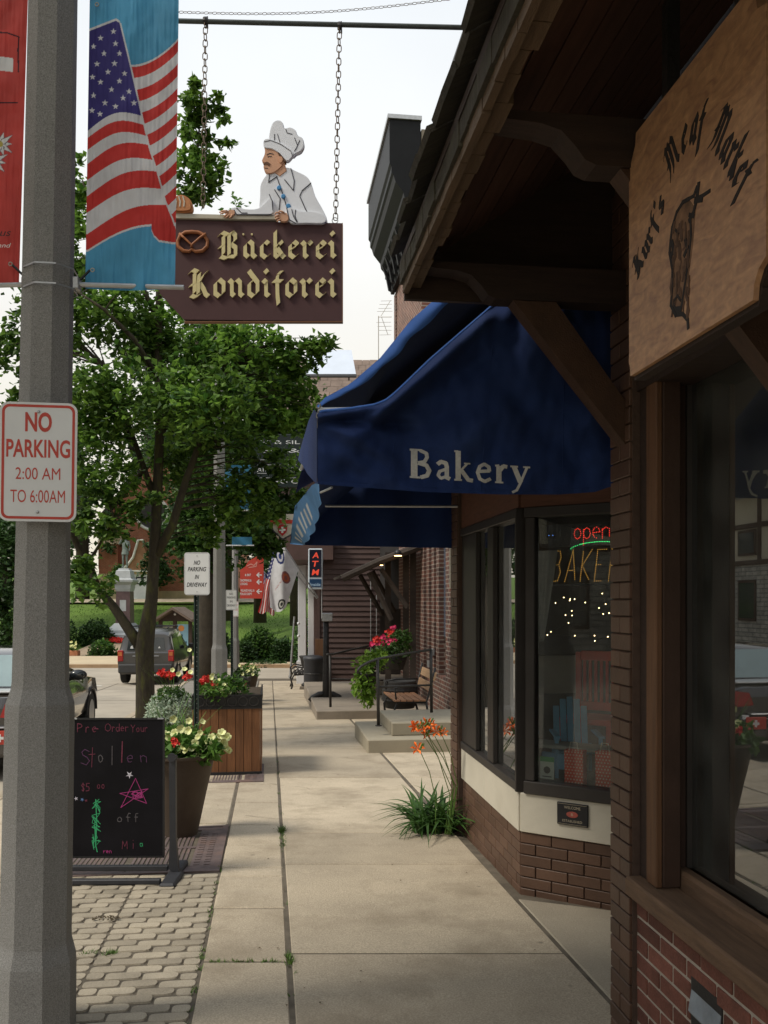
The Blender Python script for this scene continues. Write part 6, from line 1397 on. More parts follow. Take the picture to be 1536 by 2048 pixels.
# silver alyssum pot
qa = Vector(((346-CX)*10.9/F, 10.9, gz(10.9)))
ap = tapered_pot('silver_pot', 'wide brown pot overflowing with silvery white alyssum by the tree trunk', tuple(qa), .42, .18, .26, mat('pot_red_brown', (.11,.055,.035), .75, .12, 5, .15, 90))
mb = MB(); leafcloud(mb, (0,0,.60), .33, 2900, .045, rr, .1, (1,1,.85)); mb.build('silver_foliage', M_sil, ap, kind='stuff')
mb = MB(); leafcloud(mb, (.0,0,.80), .2, 200, .07, rr, 0, (1.2,1,.5)); grassy(mb, (0,0,.75), 26, .55, rr, .75); mb.build('foliage', M_fol, ap, kind='stuff')
for px, py in ((330,1349),(343,1352),(376,1353),(322,1346)):
    mb = MB(); v = P(px,py,10.7)-qa
    for _ in range(18): petals(mb, v+Vector((rr.gauss(0,.02),rr.gauss(0,.02),rr.gauss(0,.018))), .025, rr)
    mb.build('red_flower_head', M_redf, ap)
place_flowers(ap, petunia(.03), 'flower', [P(px,py,10.68)-qa for px, py in ((369,1338),(357,1348),(381,1344),(379,1300),(345,1340))], rr)
# far planter group
for k, (nm, lab, px, y, w_, h_) in enumerate((('timber_planter','smaller far square timber planter with black rim by the far lamp post',475,18.8,.40,.58),)):
    t = thing(nm, lab, 'planter', ((px-CX)*y/F, y, gz(y)), 0); mb = MB(); mb.box((-w_/2+.01,.02,0),(w_/2-.01,.5,h_-.02)); mb.build('liner', M_blackr, t)
    for i in range(5): mb = MB(); mb.cbox((-w_/2+i*w_/5+.003,0,.02),(-w_/2+(i+1)*w_/5-.003,.018,h_-.09),.002); mb.build('board', M_brd, t)
    mb = MB(); mb.box((-w_/2-.015,-.012,h_-.088),(w_/2+.015,.51,h_)); mb.build('rim', M_black, t); mb = MB(); leafcloud(mb, (0,.2,h_+.05), .16, 90, .08, rr); mb.build('foliage', M_dkf, t, kind='stuff')
qf = Vector(((495-CX)*20.0/F, 20.0, gz(20.0)))
fp = tapered_pot('petunia_pot', 'dark tapered pot of white flowers beside the far timber planter', tuple(qf), .58, .12, .24, M_potb, 18)
mb = MB(); leafcloud(mb, (0.05,0,.68), .24, 230, .08, rr, .2, (1.1,1,.7)); mb.build('foliage', M_fol, fp, kind='stuff'); place_flowers(fp, petunia(.035), 'flower', [(rr.uniform(-.2,.3),-.2,.62+rr.uniform(0,.25)) for _ in range(12)], rr)

# ------------------------------------------------------------------ day lilies
ql_ = G(865, 1660); dl = thing('day_lily', 'clump of day lilies with orange blooms against the brick pier', 'plant', tuple(ql_), 0)
M_blade = leafmat('lily_blade', (.018,.055,.010), (.065,.145,.028), .25); M_orange = mat('lily_orange', (.95,.30,.07), .5, .2, 30, 0, island=.15)
def blade(L, curve, wv):
    mb = MB(); n = 9; ctr = []
    for k in range(n+1):
        t = k/n; x = L*(.62*t+curve*.45*t*t); z = L*(1.0*t-curve*.95*t*t); w_ = wv*(math.sin(math.pi*min(1, .18+t*.82))**.6)*(1-t**4)+.0004; ctr.append((x, z, w_))
    for x, z, w_ in ctr: mb.v += [(x, -w_, z+w_*.5), (x, 0, z), (x, w_, z+w_*.5)]
    for k in range(n): o = k*3; mb.f += [(o,o+1,o+4,o+3),(o+1,o+2,o+5,o+4)]; mb.m += [0,0]
    return mb.mesh('blade', M_blade, True)
bl = [blade(l, c, w_) for l, c, w_ in ((.42,.75,.011),(.5,.9,.012),(.36,.55,.010),(.46,1.05,.011),(.55,.7,.012),(.3,.8,.009),(.5,.5,.011))]
rr = random.Random(9)
for i in range(230):
    a = rr.uniform(0, 6.28); b0 = Vector((rr.uniform(-.14,.16), rr.uniform(-.16,.2), -.01)); sc_ = rr.uniform(.7, 1.12)
    link('blade', rr.choice(bl), dl, mtx=Matrix.Translation(b0) @ Matrix.Rotation(a, 4, 'Z') @ Matrix.Rotation(rr.uniform(-.25,.2), 4, 'Y') @ Matrix.Rotation(rr.uniform(-.2,.2), 4, 'X') @ Matrix.Scale(sc_, 4))
lb_ = MB()
for k in range(6):
    a = R(60*k); r = .042 if k % 2 else .045; wv = .34
    f = lambda q, dz, da: (r*q*math.cos(a+da), r*q*math.sin(a+da), dz)
    lb_.add([f(.08,-.035,0), f(.45,-.008,-wv), f(.85,.012,-wv*.7), f(1.25,.0,0), f(.85,.012,wv*.7), f(.45,-.008,wv), f(.7,-.004,0)], [(0,1,6),(1,2,6),(2,3,6),(3,4,6),(4,5,6),(5,0,6)])
lb_.lathe([(.001,-.08),(.006,-.05),(.010,-.03)], 6); lb_ = lb_.mesh('bloom', M_orange)
for (px, py), (bx, by) in zip(((836,1453),(856,1446),(880,1461),(853,1466),(838,1497),(845,1449)), ((905,1580),(908,1572),(915,1570),(912,1575),(872,1600),(900,1590))):
    top = P(px, py, 6.75)-ql_; bot = P(bx, by, 6.85)-ql_; bot2 = Vector((bot.x*.7, bot.y, .02))
    mid = top.lerp(bot, .5)+Vector((.015,0,.02)); mb = MB(); mb.tube([bot2, bot, mid, top], [.005,.004,.0035,.003], 6); mb.build('stem', M_stem, dl)
    for _ in range(2 if px in (836,856,880) else 1):
        d = Vector((rr.uniform(-1,.6), -1, rr.uniform(.1,.9))).normalized(); link('bloom', lb_, dl, mtx=Matrix.Translation(top+Vector((rr.uniform(-.03,.03),0,rr.uniform(-.02,.02)))) @ d.to_track_quat('Z','Y').to_matrix().to_4x4() @ Matrix.Scale(rr.uniform(.85,1.1), 4))
    mb = MB()
    for _ in range(3): mb.tube([top-Vector((0,0,.03)), top+Vector((rr.uniform(-.03,.05), 0, rr.uniform(.01,.04)))], [.003,.006], 5)
    mb.build('bud', M_stem, dl)
mb = MB(); mb.prism([(-.16,-.06),(-.05,-.12),(.16,-.12),(.18,.3),(-.14,.3)], 'z', .003, .012, 0, Matrix.Rotation(-math.atan(SL),4,'X')); mb.build('soil', M_soil, dl)
# ------------------------------------------------------------------ trees
def leafmesh(mb, p, size, rr, droop=.5):
    a = Vector((rr.gauss(0,1), rr.gauss(0,1), rr.gauss(0,.6)-droop)).normalized(); u = a.cross(Vector((rr.gauss(0,.5), rr.gauss(0,.5), 1))).normalized(); n = a.cross(u)
    s = size*rr.uniform(.6, 1.2); w_ = s*.36; f = .12*s; o = len(mb.v)
    mb.v += [p, p+a*s*.4+u*w_+n*f, p+a*s-n*f*.5, p+a*s*.4-u*w_+n*f]
    mb.f += [(o, o+1, o+2), (o, o+2, o+3)]; mb.m += [0, 0]
def tree(name, label, base, trunk, limbs, clusters, nleaf, size, leaf, bark, seed, group=None, twigs=True, rad_k=.5, per=None):
    """trunk / limbs: lists of (points, radii) in world space; clusters: (centre, radii xyz, weight)"""
    rr = random.Random(seed); t = thing(name, label, 'tree', base, 0, group)
    mb = MB()
    for pts, rs in [trunk]: mb.tube(pts, rs, 12)
    mb.build('trunk', bark, t, True, W=True)
    nodes = []
    for pts, rs in limbs:
        mb = MB(); mb.tube(pts, rs, 8); mb.build('limb', bark, t, True, W=True)
    for pts, rs in [trunk]+limbs:
        for i in range(len(pts)-1):
            for k in range(6): nodes.append((Vector(pts[i]).lerp(Vector(pts[i+1]), k/6), rs[i]))
    tot = sum(c[2] for c in clusters); lm = MB(); tw = MB()
    for c, rd, wt in clusters:
        c = Vector(c); n = int(nleaf*wt/tot); per_ = per or 34; k = max(1, n//per_)
        for _ in range(k):
            d = Vector((rr.gauss(0,1), rr.gauss(0,1), rr.gauss(0,1))).normalized()*rr.random()**.42
            q = c+Vector((d.x*rd[0], d.y*rd[1], d.z*rd[2])); cr = min(rd)*rr.uniform(.22, .48)
            if twigs and nodes and rr.random() < .45:
                nd = min(nodes, key=lambda e: (e[0]-q).length+max(0, e[0].z-q.z)*.8)[0]
                md = nd.lerp(q, .55)+Vector((0,0,.12*(q-nd).length)); tw.tube([nd, md, q], [min(.014, .008+.004*(q-nd).length), .006, .003], 4, caps=False)
            for _ in range(per_):
                e = Vector((rr.gauss(0,1), rr.gauss(0,1), rr.gauss(0,.8)))*cr*.62; leafmesh(lm, q+e, size, rr)
    if tw.v: tw.build('twigs', bark, t, False, 'stuff', W=True)
    lm.build('crown', leaf, t, False, 'stuff', W=True)
    return t
ML1 = leafmat('tree_leaves_near', (.030,.085,.014), (.19,.33,.05), .48); ML2 = leafmat('tree_leaves_mid', (.022,.065,.012), (.10,.20,.035), .38); MLb = leafmat('tree_leaves_back', (.018,.05,.012), (.06,.125,.028), .25); MLl = leafmat('tree_leaves_light', (.05,.12,.02), (.14,.26,.05), .35)
def Pl(lst, Y): return [P(x, y, Y+(0 if len(r) == 0 else r[0])) for x, y, *r in lst]
Yt = 12.0; g1 = P(290, 1261+F*EYE/Yt, Yt)
trunk1 = (Pl([(291,1497),(291,1420),(290,1350),(289,1290),(303,1200),(308,1120),(314,1000),(320,850),(317,700),(318,560),(350,450),(392,330),(402,220)], Yt), [.17,.135,.125,.13,.085,.078,.07,.062,.052,.042,.03,.018,.01])
limbs1 = [(Pl([(287,1300),(262,1265),(228,1215),(198,1180),(172,1130),(150,1080),(128,1030,-.3)], Yt), [.10,.075,.062,.055,.05,.045,.035]),
 (Pl([(312,1110),(345,1050),(372,960),(398,890),(430,800),(450,720)], Yt), [.07,.06,.05,.042,.03,.015]),
 (Pl([(314,1010),(292,950),(268,880),(240,800),(205,720)], Yt), [.055,.045,.035,.028,.014]),
 (Pl([(318,880),(350,800,.3),(400,700,.5),(470,640,.6)], Yt), [.045,.035,.026,.012]), (Pl([(318,760),(270,680,-.4),(210,620,-.6),(150,580,-.7)], Yt), [.04,.03,.022,.01]),
 (Pl([(200,1180),(180,1120,-.4),(205,1080,-.5),(235,1030,-.6)], Yt), [.03,.024,.018,.008]), (Pl([(316,640),(260,520,.3),(180,420,.4),(165,360,.4)], Yt), [.035,.026,.018,.009])]
px1 = Yt/F
cl1 = []
for x, y, rx, ry, wt, dy in [(388,250,32,85,.95,0),(400,350,52,60,1.1,0),(432,215,20,36,.22,0),(455,290,16,26,.12,0),(390,175,14,26,.12,0),(165,400,26,95,.7,.3),(160,540,40,60,.6,.3),(250,620,110,60,2.0,0),(110,640,90,70,1.6,.2),(30,700,70,60,1.0,.2),(330,690,120,70,2.4,.3),(470,700,110,60,2.2,.2),(590,700,55,50,.9,.1),(640,690,26,30,.25,0),(560,800,75,60,1.5,.3),(420,800,110,80,2.2,-.6),(250,790,110,80,2.2,-.5),(170,870,80,60,1.3,-.3),(220,960,80,50,1.1,-.4),(350,920,80,60,1.0,.5),(470,880,90,60,1.2,.3),(565,850,60,40,.7,.4),(560,925,55,40,.5,.4),(500,960,50,36,.45,.5),(300,1010,60,30,.4,-.5),(210,1040,60,40,.7,-.6),(180,1150,50,45,.55,-.6),(500,1000,70,50,1.2,.5),(35,800,40,50,.5,.4),(600,990,30,20,.15,.6),(640,800,20,30,.2,0),(500,590,60,40,.2,0),(440,990,46,50,.8,.8),(425,1050,40,40,.55,.9)]:
    cl1.append((P(x, y, Yt+dy), (rx*px1*1.0, max(.3, rx*px1*.8), ry*px1), wt))
tree('street_tree', 'near street tree with a mossy forked trunk behind the chalkboard', tuple(g1), trunk1, limbs1, cl1, 23500, .11, ML1, M_bark, 3)
Yt2 = 17.5; g2 = P(418, 1261+F*EYE/Yt2, Yt2); px2 = Yt2/F
trunk2 = (Pl([(418,1421),(418,1300),(420,1180),(424,1080),(430,980),(440,860),(450,740)], Yt2), [.26,.22,.21,.19,.16,.11,.05])
cl2 = []
for x, y, rx, ry, wt, dy in [(440,930,120,90,2.4,0),(540,900,90,90,1.8,.5),(570,1010,45,60,.8,.3),(480,1040,90,60,1.4,0),(400,1060,50,60,.8,-.3),(500,760,110,80,2,0),(380,840,80,80,1.2,0),(430,1120,50,30,.35,0),(520,1080,50,30,.4,.3),(590,860,45,60,.6,.5)]:
    cl2.append((P(x, y, Yt2+dy), (rx*px2, rx*px2, ry*px2), wt))
tree('street_tree', 'second street tree with a thick dark trunk behind the timber planter', tuple(g2), trunk2, [(Pl([(422,1120),(390,1030),(360,950)], Yt2), [.10,.07,.04]), (Pl([(426,1060),(480,960),(530,880)], Yt2), [.11,.07,.04])], cl2, 17000, .15, ML2, M_barkd, 5)
# paler, farther tree seen through the gap right of the banner
def back_tree(label, px, pyb, pyt, Y, rx, n, seed, leaf=MLb, size=.4, name='park_tree', trunkpx=None, bury=.3):
    s = Y/F; base = P(px, pyb, Y); top = P(px, pyt, Y); h = top.z-base.z; rr = random.Random(seed)
    tr = ([base-Vector((0,0,bury)), base+Vector((0,0,h*.35)), base+Vector((rr.uniform(-.3,.3),0,h*.8))], [.028*h, .022*h, .006*h])
    lm = [([base+Vector((0,0,h*.3)), base+Vector((sx*rx*s*.5,rr.uniform(-.5,.5),h*.62))], [.013*h, .004*h]) for sx in (-1, 1)]
    cl = []
    for k in range(12):
        a = rr.uniform(0, 6.28); f = rr.random(); zz = base.z+h*(.22+.68*f); rad = rx*s*(1-.55*f)*rr.uniform(.25,.75)
        cl.append((Vector((base.x+math.cos(a)*rad, base.y+math.sin(a)*rad, zz)), (rx*s*.42, rx*s*.42, h*.14), 1))
    cl.append((Vector((base.x, base.y, base.z+h*.55)), (rx*s*.8, rx*s*.8, h*.32), 5))
    return tree(name, label, tuple(base), tr, lm, cl, n, size, leaf, M_barkd, seed, 'trees in the park behind the crossing', twigs=False, per=26)
back_tree('paler park tree whose top shows between the flag banner and the painted baker', 445, 1230, 320, 46, 110, 4200, 41, MLl, .34)
back_tree('large dark park tree at the far left behind the lamp post', 40, 1230, 780, 52, 120, 5200, 42)
back_tree('dark park tree left of the monument', 165, 1225, 700, 62, 80, 3600, 43)
back_tree('broad dark park tree right of the church', 430, 1225, 640, 60, 130, 6200, 44)
back_tree('dark park tree behind the red direction sign', 520, 1235, 760, 50, 95, 4600, 45)
back_tree('dark park tree behind the flags', 590, 1240, 850, 46, 75, 3400, 46)
back_tree('low dark tree behind the wooden kiosk', 400, 1232, 900, 52, 90, 4200, 47)
back_tree('low leafy tree at the left edge beside the lamp post', 10, 1290, 1000, 43, 90, 3800, 48, MLb, .3)
back_tree('small tree between the monument and the church wall', 236, 1215, 1110, 57, 28, 900, 49, MLl, .28)
back_tree('small tree in front of the white church door', 310, 1210, 1050, 58, 40, 1400, 50, MLb, .28)
back_tree('tall park tree filling the gap above the church', 300, 1225, 560, 78, 120, 5200, 51, MLb, .45)
back_tree('thin dark tree behind the lime vine and clapboards', 660, 1240, 900, 60, 80, 1500, 52)
# shrubs and hedges on the bank
def shrub(label, px, py, Y, rx, rz, n, seed, leaf=MLb, size=.16, name='shrub', group='shrubs on the park bank'):
    c = P(px, py, Y); rr = random.Random(seed); t = thing(name, label, 'shrub', (c.x, c.y, c.z), 0, group); mb = MB(); s = Y/F
    for _ in range(n):
        d = Vector((rr.gauss(0,1), rr.gauss(0,1), abs(rr.gauss(0,1)))).normalized()*rr.random()**.3; leafmesh(mb, Vector((d.x*rx*s, d.y*rx*s*.8, d.z*rz*s)), size, rr, 0)
    mb.build('foliage', leaf, t, kind='stuff'); mb = MB(); mb.tube([(0,0,-.3),(0,0,rz*s*.5)], .04, 6); mb.build('stem', M_barkd, t); return t
for k, (lab, px, py, Y, rx, rz, n) in enumerate((
  ('long clipped dark hedge left of the monument', 190, 1300, 44.5, 42, 62, 2600), ('dark hedge right of the monument behind the off-road car', 300, 1300, 46, 30, 66, 1800), ('rounded shrub beside the orange planter box', 205, 1322, 41, 32, 44, 1500),
  ('big rounded shrub under the hanging flags', 520, 1325, 38.5, 42, 72, 2600), ('shrub under the white flag beside the thin pole', 568, 1335, 38, 34, 60, 2200), ('low shrub mass by the second lamp post', 430, 1330, 39, 40, 80, 2200), ('shrub at the foot of the red direction sign', 488, 1340, 37.5, 30, 60, 1500),
  ('low ground hedge at the far kerb under the flags', 535, 1348, 37, 60, 28, 2200), ('hedge behind the kiosk', 385, 1300, 43, 36, 50, 1600), ('shrub at the far left beside the lamp post', 20, 1300, 42, 46, 80, 1900), ('shrub against the porch corner', 610, 1345, 36.9, 30, 110, 1500), ('dark shrub above the hedge by the lamp post', 110, 1300, 44, 50, 80, 2200))):
    shrub(lab, px, py, Y, rx, rz, n, 60+k, MLb if k not in (3, 2) else ML2, .17)
# grass relief on the bank
mb = MB(); rr = random.Random(77)
for _ in range(9000):
    y = rr.uniform(40.6, 60); x = rr.uniform(-26, -3); z = terr(x, y)
    if abs(x-(-13.3)) < 1.9 and y < 49: continue
    a = rr.uniform(0, 6.28); s = rr.uniform(.05, .11); mb.add([(x, y, z), (x+s*.5*math.cos(a), y+s*.5*math.sin(a), z), (x+rr.uniform(-.04,.04), y, z+s)], [(0,1,2)])
mb.build('grass_blades', leafmat('grass_blade', (.05,.12,.015), (.12,.24,.035), .3), None, kind='stuff')

# ------------------------------------------------------------------ monument with its statue
Ym = 46.0; bm0 = P(250, 1291, Ym); s = Ym/F; mo = thing('monument', 'stone monument with a dark granite shaft topped by a bronze soldier statue', 'monument', tuple(bm0), 0)
M_gran = mat('granite_pale', (.42,.44,.45), .8, .12, 3, .2, 40, stain=.3); M_grand = mat('granite_dark', (.11,.07,.072), .4, .2, 6, .05, 60)
def mpy(y): return (1291-y)*s
def sq(mb, prof): mb.lathe([(r*1.414, z) for r, z in prof], 4, phase=R(45))
mb = MB(); sq(mb, [(1.05,-1.2),(1.05,mpy(1268)),(1.0,mpy(1266))]); mb.build('base_step', M_gran, mo)
mb = MB(); sq(mb, [(.74,mpy(1266)+.002),(.74,mpy(1260)),(.55,mpy(1252)),(.42,mpy(1246))]); mb.build('plinth', M_gran, mo)
mb = MB(); sq(mb, [(.38,mpy(1246)+.002),(.36,mpy(1183))]); mb.build('shaft', M_grand, mo)
mb = MB(); sq(mb, [(.36,mpy(1183)+.002),(.40,mpy(1178)),(.42,mpy(1170)),(.55,mpy(1164)),(.56,mpy(1160)),(.42,mpy(1157)),(.36,mpy(1142)),(.28,mpy(1140)),(.26,mpy(1137)),(0.01,mpy(1136.5))]); mb.build('capital', M_gran, mo)
mb = MB(); mb.box((-.16,-.375,mpy(1222)),(.16,-.366,mpy(1200))); mb.build('relief_panel', M_gran, mo)
z0 = mpy(1136.5)
sk = {'pelvis': (0,0,.86), 'waist': (0,0,1.02), 'chest': (.02,0,1.26), 'neck': (.02,0,1.43), 'hd': (.0,-.02,1.55), 'hd2': (.0,-.02,1.64), 'ls': (-.19,0,1.38), 'le': (-.30,-.06,1.24), 'lh': (-.14,-.10,1.52), 'rs': (.21,0,1.37), 're': (.25,.02,1.1), 'rh': (.23,-.05,.88), 'lk': (-.09,-.02,.46), 'la': (-.10,.0,.06), 'lt': (-.12,-.14,.03), 'rk': (.10,-.03,.46), 'ra': (.12,0,.06), 'rt': (.14,-.14,.03), 'lhip': (-.09,0,.82), 'rhip': (.09,0,.82)}
rad = dict(pelvis=.15, waist=.14, chest=.17, neck=.06, hd=.085, hd2=.08, ls=.075, le=.055, lh=.04, rs=.075, re=.055, rh=.045, lk=.075, la=.055, lt=.05, rk=.075, ra=.055, rt=.05, lhip=.105, rhip=.105)
ed = [('pelvis','waist'),('waist','chest'),('chest','neck'),('neck','hd'),('hd','hd2'),('chest','ls'),('ls','le'),('le','lh'),('chest','rs'),('rs','re'),('re','rh'),('pelvis','lhip'),('lhip','lk'),('lk','la'),('la','lt'),('pelvis','rhip'),('rhip','rk'),('rk','ra'),('ra','rt')]
names = list(sk); me = bpy.data.meshes.new('statue_figure'); me.from_pydata([(a, b, c+z0) for a, b, c in (sk[n] for n in names)], [(names.index(a), names.index(b)) for a, b in ed], [])
M_brz = mat('bronze_weathered', (.16,.20,.18), .6, .25, 8, .2, 40); me.materials.append(M_brz)
fo = link('statue_figure', me, mo); md = fo.modifiers.new('skin', 'SKIN'); 
for i, n in enumerate(names): me.skin_vertices[0].data[i].radius = (rad[n], rad[n]*.8)
me.skin_vertices[0].data[0].use_root = True; md2 = fo.modifiers.new('sub', 'SUBSURF'); md2.levels = 1; md2.render_levels = 1
mb = MB(); mb.lathe([(.17,1.64),(.175,1.655),(.09,1.665),(.085,1.75),(.02,1.77)], 12, 0, Matrix.Translation((0,-.02,z0))); mb.build('hat', M_brz, fo if False else mo)
mb = MB(); mb.lathe([(.17,.82),(.2,.72),(.15,1.0),(.16,1.2)], 10, 0, Matrix.Translation((.01,0,z0)) @ Matrix.Scale(.75,4,(0,1,0)), cap=False); mb.build('coat', M_brz, mo)

# ------------------------------------------------------------------ church
Yh = 64.0; s = Yh/F; xl = (213-CX)*s; cb0 = zat(1206, Yh)
chh = thing('brick_church', 'orange brick church with cream stone base seen through the trees', 'church', (xl, Yh, cb0), 0)
M_chb = brickmat('orange_brick', (.42,.14,.075), (.36,.115,.065), (.38,.22,.15), .25, .09, .012, var=.15); M_chs = mat('cream_stone', (.58,.45,.28), .9, .2, 1.5, .4, 20); M_ctrim = mat('church_trim', (.78,.76,.70), .6, .1, 3, 0)
H_ = lambda y: (1206-y)*s
mb = MB(); mb.box((0,0,H_(1182)),(8.5,12,H_(1035))); mb.build('wall', M_chb, chh)
mb = MB(); mb.box((-.05,-.05,-1),(8.6,12,H_(1182)-.003)); mb.build('stone_base', M_chs, chh)
mb = MB(); mb.prism([(0,H_(1035)),(8.5,H_(1035)),(4.25,H_(900))], 'y', .0, 12); mb.build('gable', M_chb, chh)
mb = MB(); mb.prism([(-.4,H_(1040)),(4.25,H_(886)),(8.9,H_(1040)),(8.9,H_(1030)),(4.25,H_(876)),(-.4,H_(1030))], 'y', -.3, 12.2); mb.build('roof', mat('church_roof', (.12,.10,.09), .9, .2, 2, .3, 10), chh)
mb = MB(); mb.box((-.3,-.9,H_(1138)),(1.1,-.01,H_(1090))); mb.box((-.25,-.95,-1),(1.15,-.01,H_(1138)-.003)); mb.build('buttress', M_chb, chh)
mb = MB(); mb.box((-.28,-1.0,-.9),(1.2,-.02,H_(1145)*.95)); mb.build('buttress_base', M_chs, chh)
mb = MB(); mb.prism([(-.95-.08,H_(1090)+.003),(-.01,H_(1090)+.003),(-.01,H_(1072))], 'x', -.4, 1.2); mb.build('buttress_cap', M_chs, chh)
mb = MB(); c = ((305-213)*s, H_(1028)); mb.tube([(c[0]+1.15*math.cos(R(a)), -.06, c[1]+1.15*math.sin(R(a))) for a in range(0,360,12)], .12, 6, closed=True); mb.build('round_window', M_ctrim, chh); mb = MB(); mb.lathe([(1.05,0),(1.05,.05)], 24, 0, Matrix.Translation((c[0],-.01,c[1])) @ Matrix.Rotation(R(90),4,'X')); mb.build('round_pane', M_frame, chh)
x0 = (272-213)*s; x1 = (318-213)*s
mb = MB(); mb.box((x0,-1.6,-1),(x1,-.02,H_(1145))); mb.build('porch', M_chs, chh)
mb = MB(); mb.prism([(x0-.4,H_(1143)),(x0-.1,H_(1135)),(x0+.35,H_(1118)),(x0+.75,H_(1085)),(x1-.75,H_(1085)),(x1-.3,H_(1118)),(x1+.4,H_(1143))], 'y', -1.9, -.03); mb.build('porch_roof', mat('porch_tile', (.33,.17,.09), .8, .3, 2, .2, 10), chh)
for off in (0,): mb = MB(); mb.tube([(x0-.5,-1.95,H_(1142-off*.0)+.0),(x0-.1,-1.95,H_(1134-off)),(x0+.35,-1.95,H_(1117-off)),(x0+.7,-1.95,H_(1084-off)),(x1-.6,-1.95,H_(1084-off))][:5 if off == 0 else 4], .09, 6); mb.build('porch_trim', M_ctrim, chh)
mb = MB(); mb.box((x0-.45,-1.98,H_(1145)),(x1+.3,-1.62,H_(1142))); mb.build('porch_eave', M_ctrim, chh)
d = mb = MB(); mb.box((x0+.1,-1.66,0.05),(x1-.2,-1.61,H_(1150))); d = mb.build('door', M_white, chh); mb = MB(); mb.box((x0+.45,-1.70,H_(1169)),(x1-.5,-1.665,H_(1155))); mb.build('door_window', M_black, chh)
mb = MB(); mb.box((x0+.55,-1.72,H_(1167)),(x0+.85,-1.703,H_(1158))); mb.box((x0+1.05,-1.72,H_(1165)),(x0+1.25,-1.703,H_(1158))); mb.build('door_notice', M_white, d)

# ------------------------------------------------------------------ kiosk, planters, flower bed
Yk = 37.8; s = Yk/F; kx = (357-CX)*s; kz = zat(1330, Yk); ki = thing('notice_kiosk', 'dark timber notice kiosk with a gabled shingle roof and a blue poster', 'kiosk', (kx, Yk, kz), R(-4))
K_ = lambda y: (1330-y)*s; M_kio = mat('kiosk_timber', (.055,.035,.026), .8, .3, 3, .2, 20); M_kroof = mat('kiosk_roof', (.15,.11,.085), .9, .3, 4, .4, 10)
hw = 30*s
mb = MB(); mb.prism([(-hw*1.3,K_(1238)),(0,K_(1214)),(hw*1.3,K_(1238)),(hw*1.3,K_(1243)),(0,K_(1219)),(-hw*1.3,K_(1243))], 'y', -.9, .9); mb.build('roof', M_kroof, ki)
mb = MB(); mb.prism([(-hw*1.15,K_(1242)),(0,K_(1220)),(hw*1.15,K_(1242))], 'y', -.5, -.42); mb.build('gable', M_kio, ki)
for x in (-hw, -.02, hw): mb = MB(); mb.box((x-.07,-.5,-.8),(x+.07,-.36,K_(1242))); mb.build('post', M_kio, ki)
mb = MB(); mb.box((-hw+.08,-.40,K_(1300)),(-.1,-.34,K_(1250))); mb.build('notice_board', M_cream, ki)
mb = MB(); mb.box((.06,-.42,K_(1290)),(hw-.08,-.36,K_(1248))); po = mb.build('poster', mat('poster_blue', (.30,.55,.68), .5, .1, 3, 0), ki)
mb = MB(); mb.lathe([(.13,0),(.13,.006)], 14, 0, Matrix.Translation((.25,-.423,K_(1256))) @ Matrix.Rotation(R(90),4,'X')); mb.build('poster_sun', mat('poster_orange', (.8,.3,.08), .5, .1, 3, 0), po)
mb = MB(); text_on(mb, 'GO', .18, K_(1273), .16, -.425, width=.28, bold=.05); text_on(mb, 'AND SEE', .28, K_(1286), .12, -.425, width=.42, bold=.05); mb.build('poster_lettering', mat('poster_ink', (.03,.06,.12), .5, .1, 3, 0), po)
mb = MB(); mb.ball((0,-.46,K_(1228)), .07, 8); mb.build('lamp_globe', M_white, ki)
def hx(px, py, Y): return P(px, py, Y)
ob = thing('terracotta_planter', 'orange terracotta box of white flowers across the street by the hedge', 'planter', tuple(P(147, 1317, 40.8)), 0); s = 40.8/F
mb = MB(); mb.cbox((-11*s,-.2,-.3),(11*s,.2,16*s),.02); mb.build('box', mat('terracotta', (.50,.20,.10), .8, .15, 4, .1, 30), ob); rr = random.Random(8)
mb = MB(); leafcloud(mb, (0,0,.55), .3, 160, .1, rr); mb.build('foliage', M_fol, ob, kind='stuff'); place_flowers(ob, petunia(.05), 'flower', [(rr.uniform(-.22,.22),-.25,.5+rr.uniform(0,.32)) for _ in range(16)], rr)
fbm = thing('flower_bed', 'round bed of bright red flowers in front of the monument base', 'flower bed', tuple(P(228, 1290, 44.6)), 0); rr = random.Random(18); mb = MB(); gb = MB()
for _ in range(420):
    a = rr.uniform(0,6.28); r = rr.random()**.5*.72; petals(mb, (r*math.cos(a), r*math.sin(a)*.8, .12+.16*(1-r)+rr.uniform(0,.12)), .06, rr)
leafcloud(gb, (0,0,.05), .7, 300, .12, rr, 0, (1,.8,.25)); mb.build('blossoms', M_redf, fbm, kind='stuff'); gb.build('foliage', M_dkf, fbm, kind='stuff')
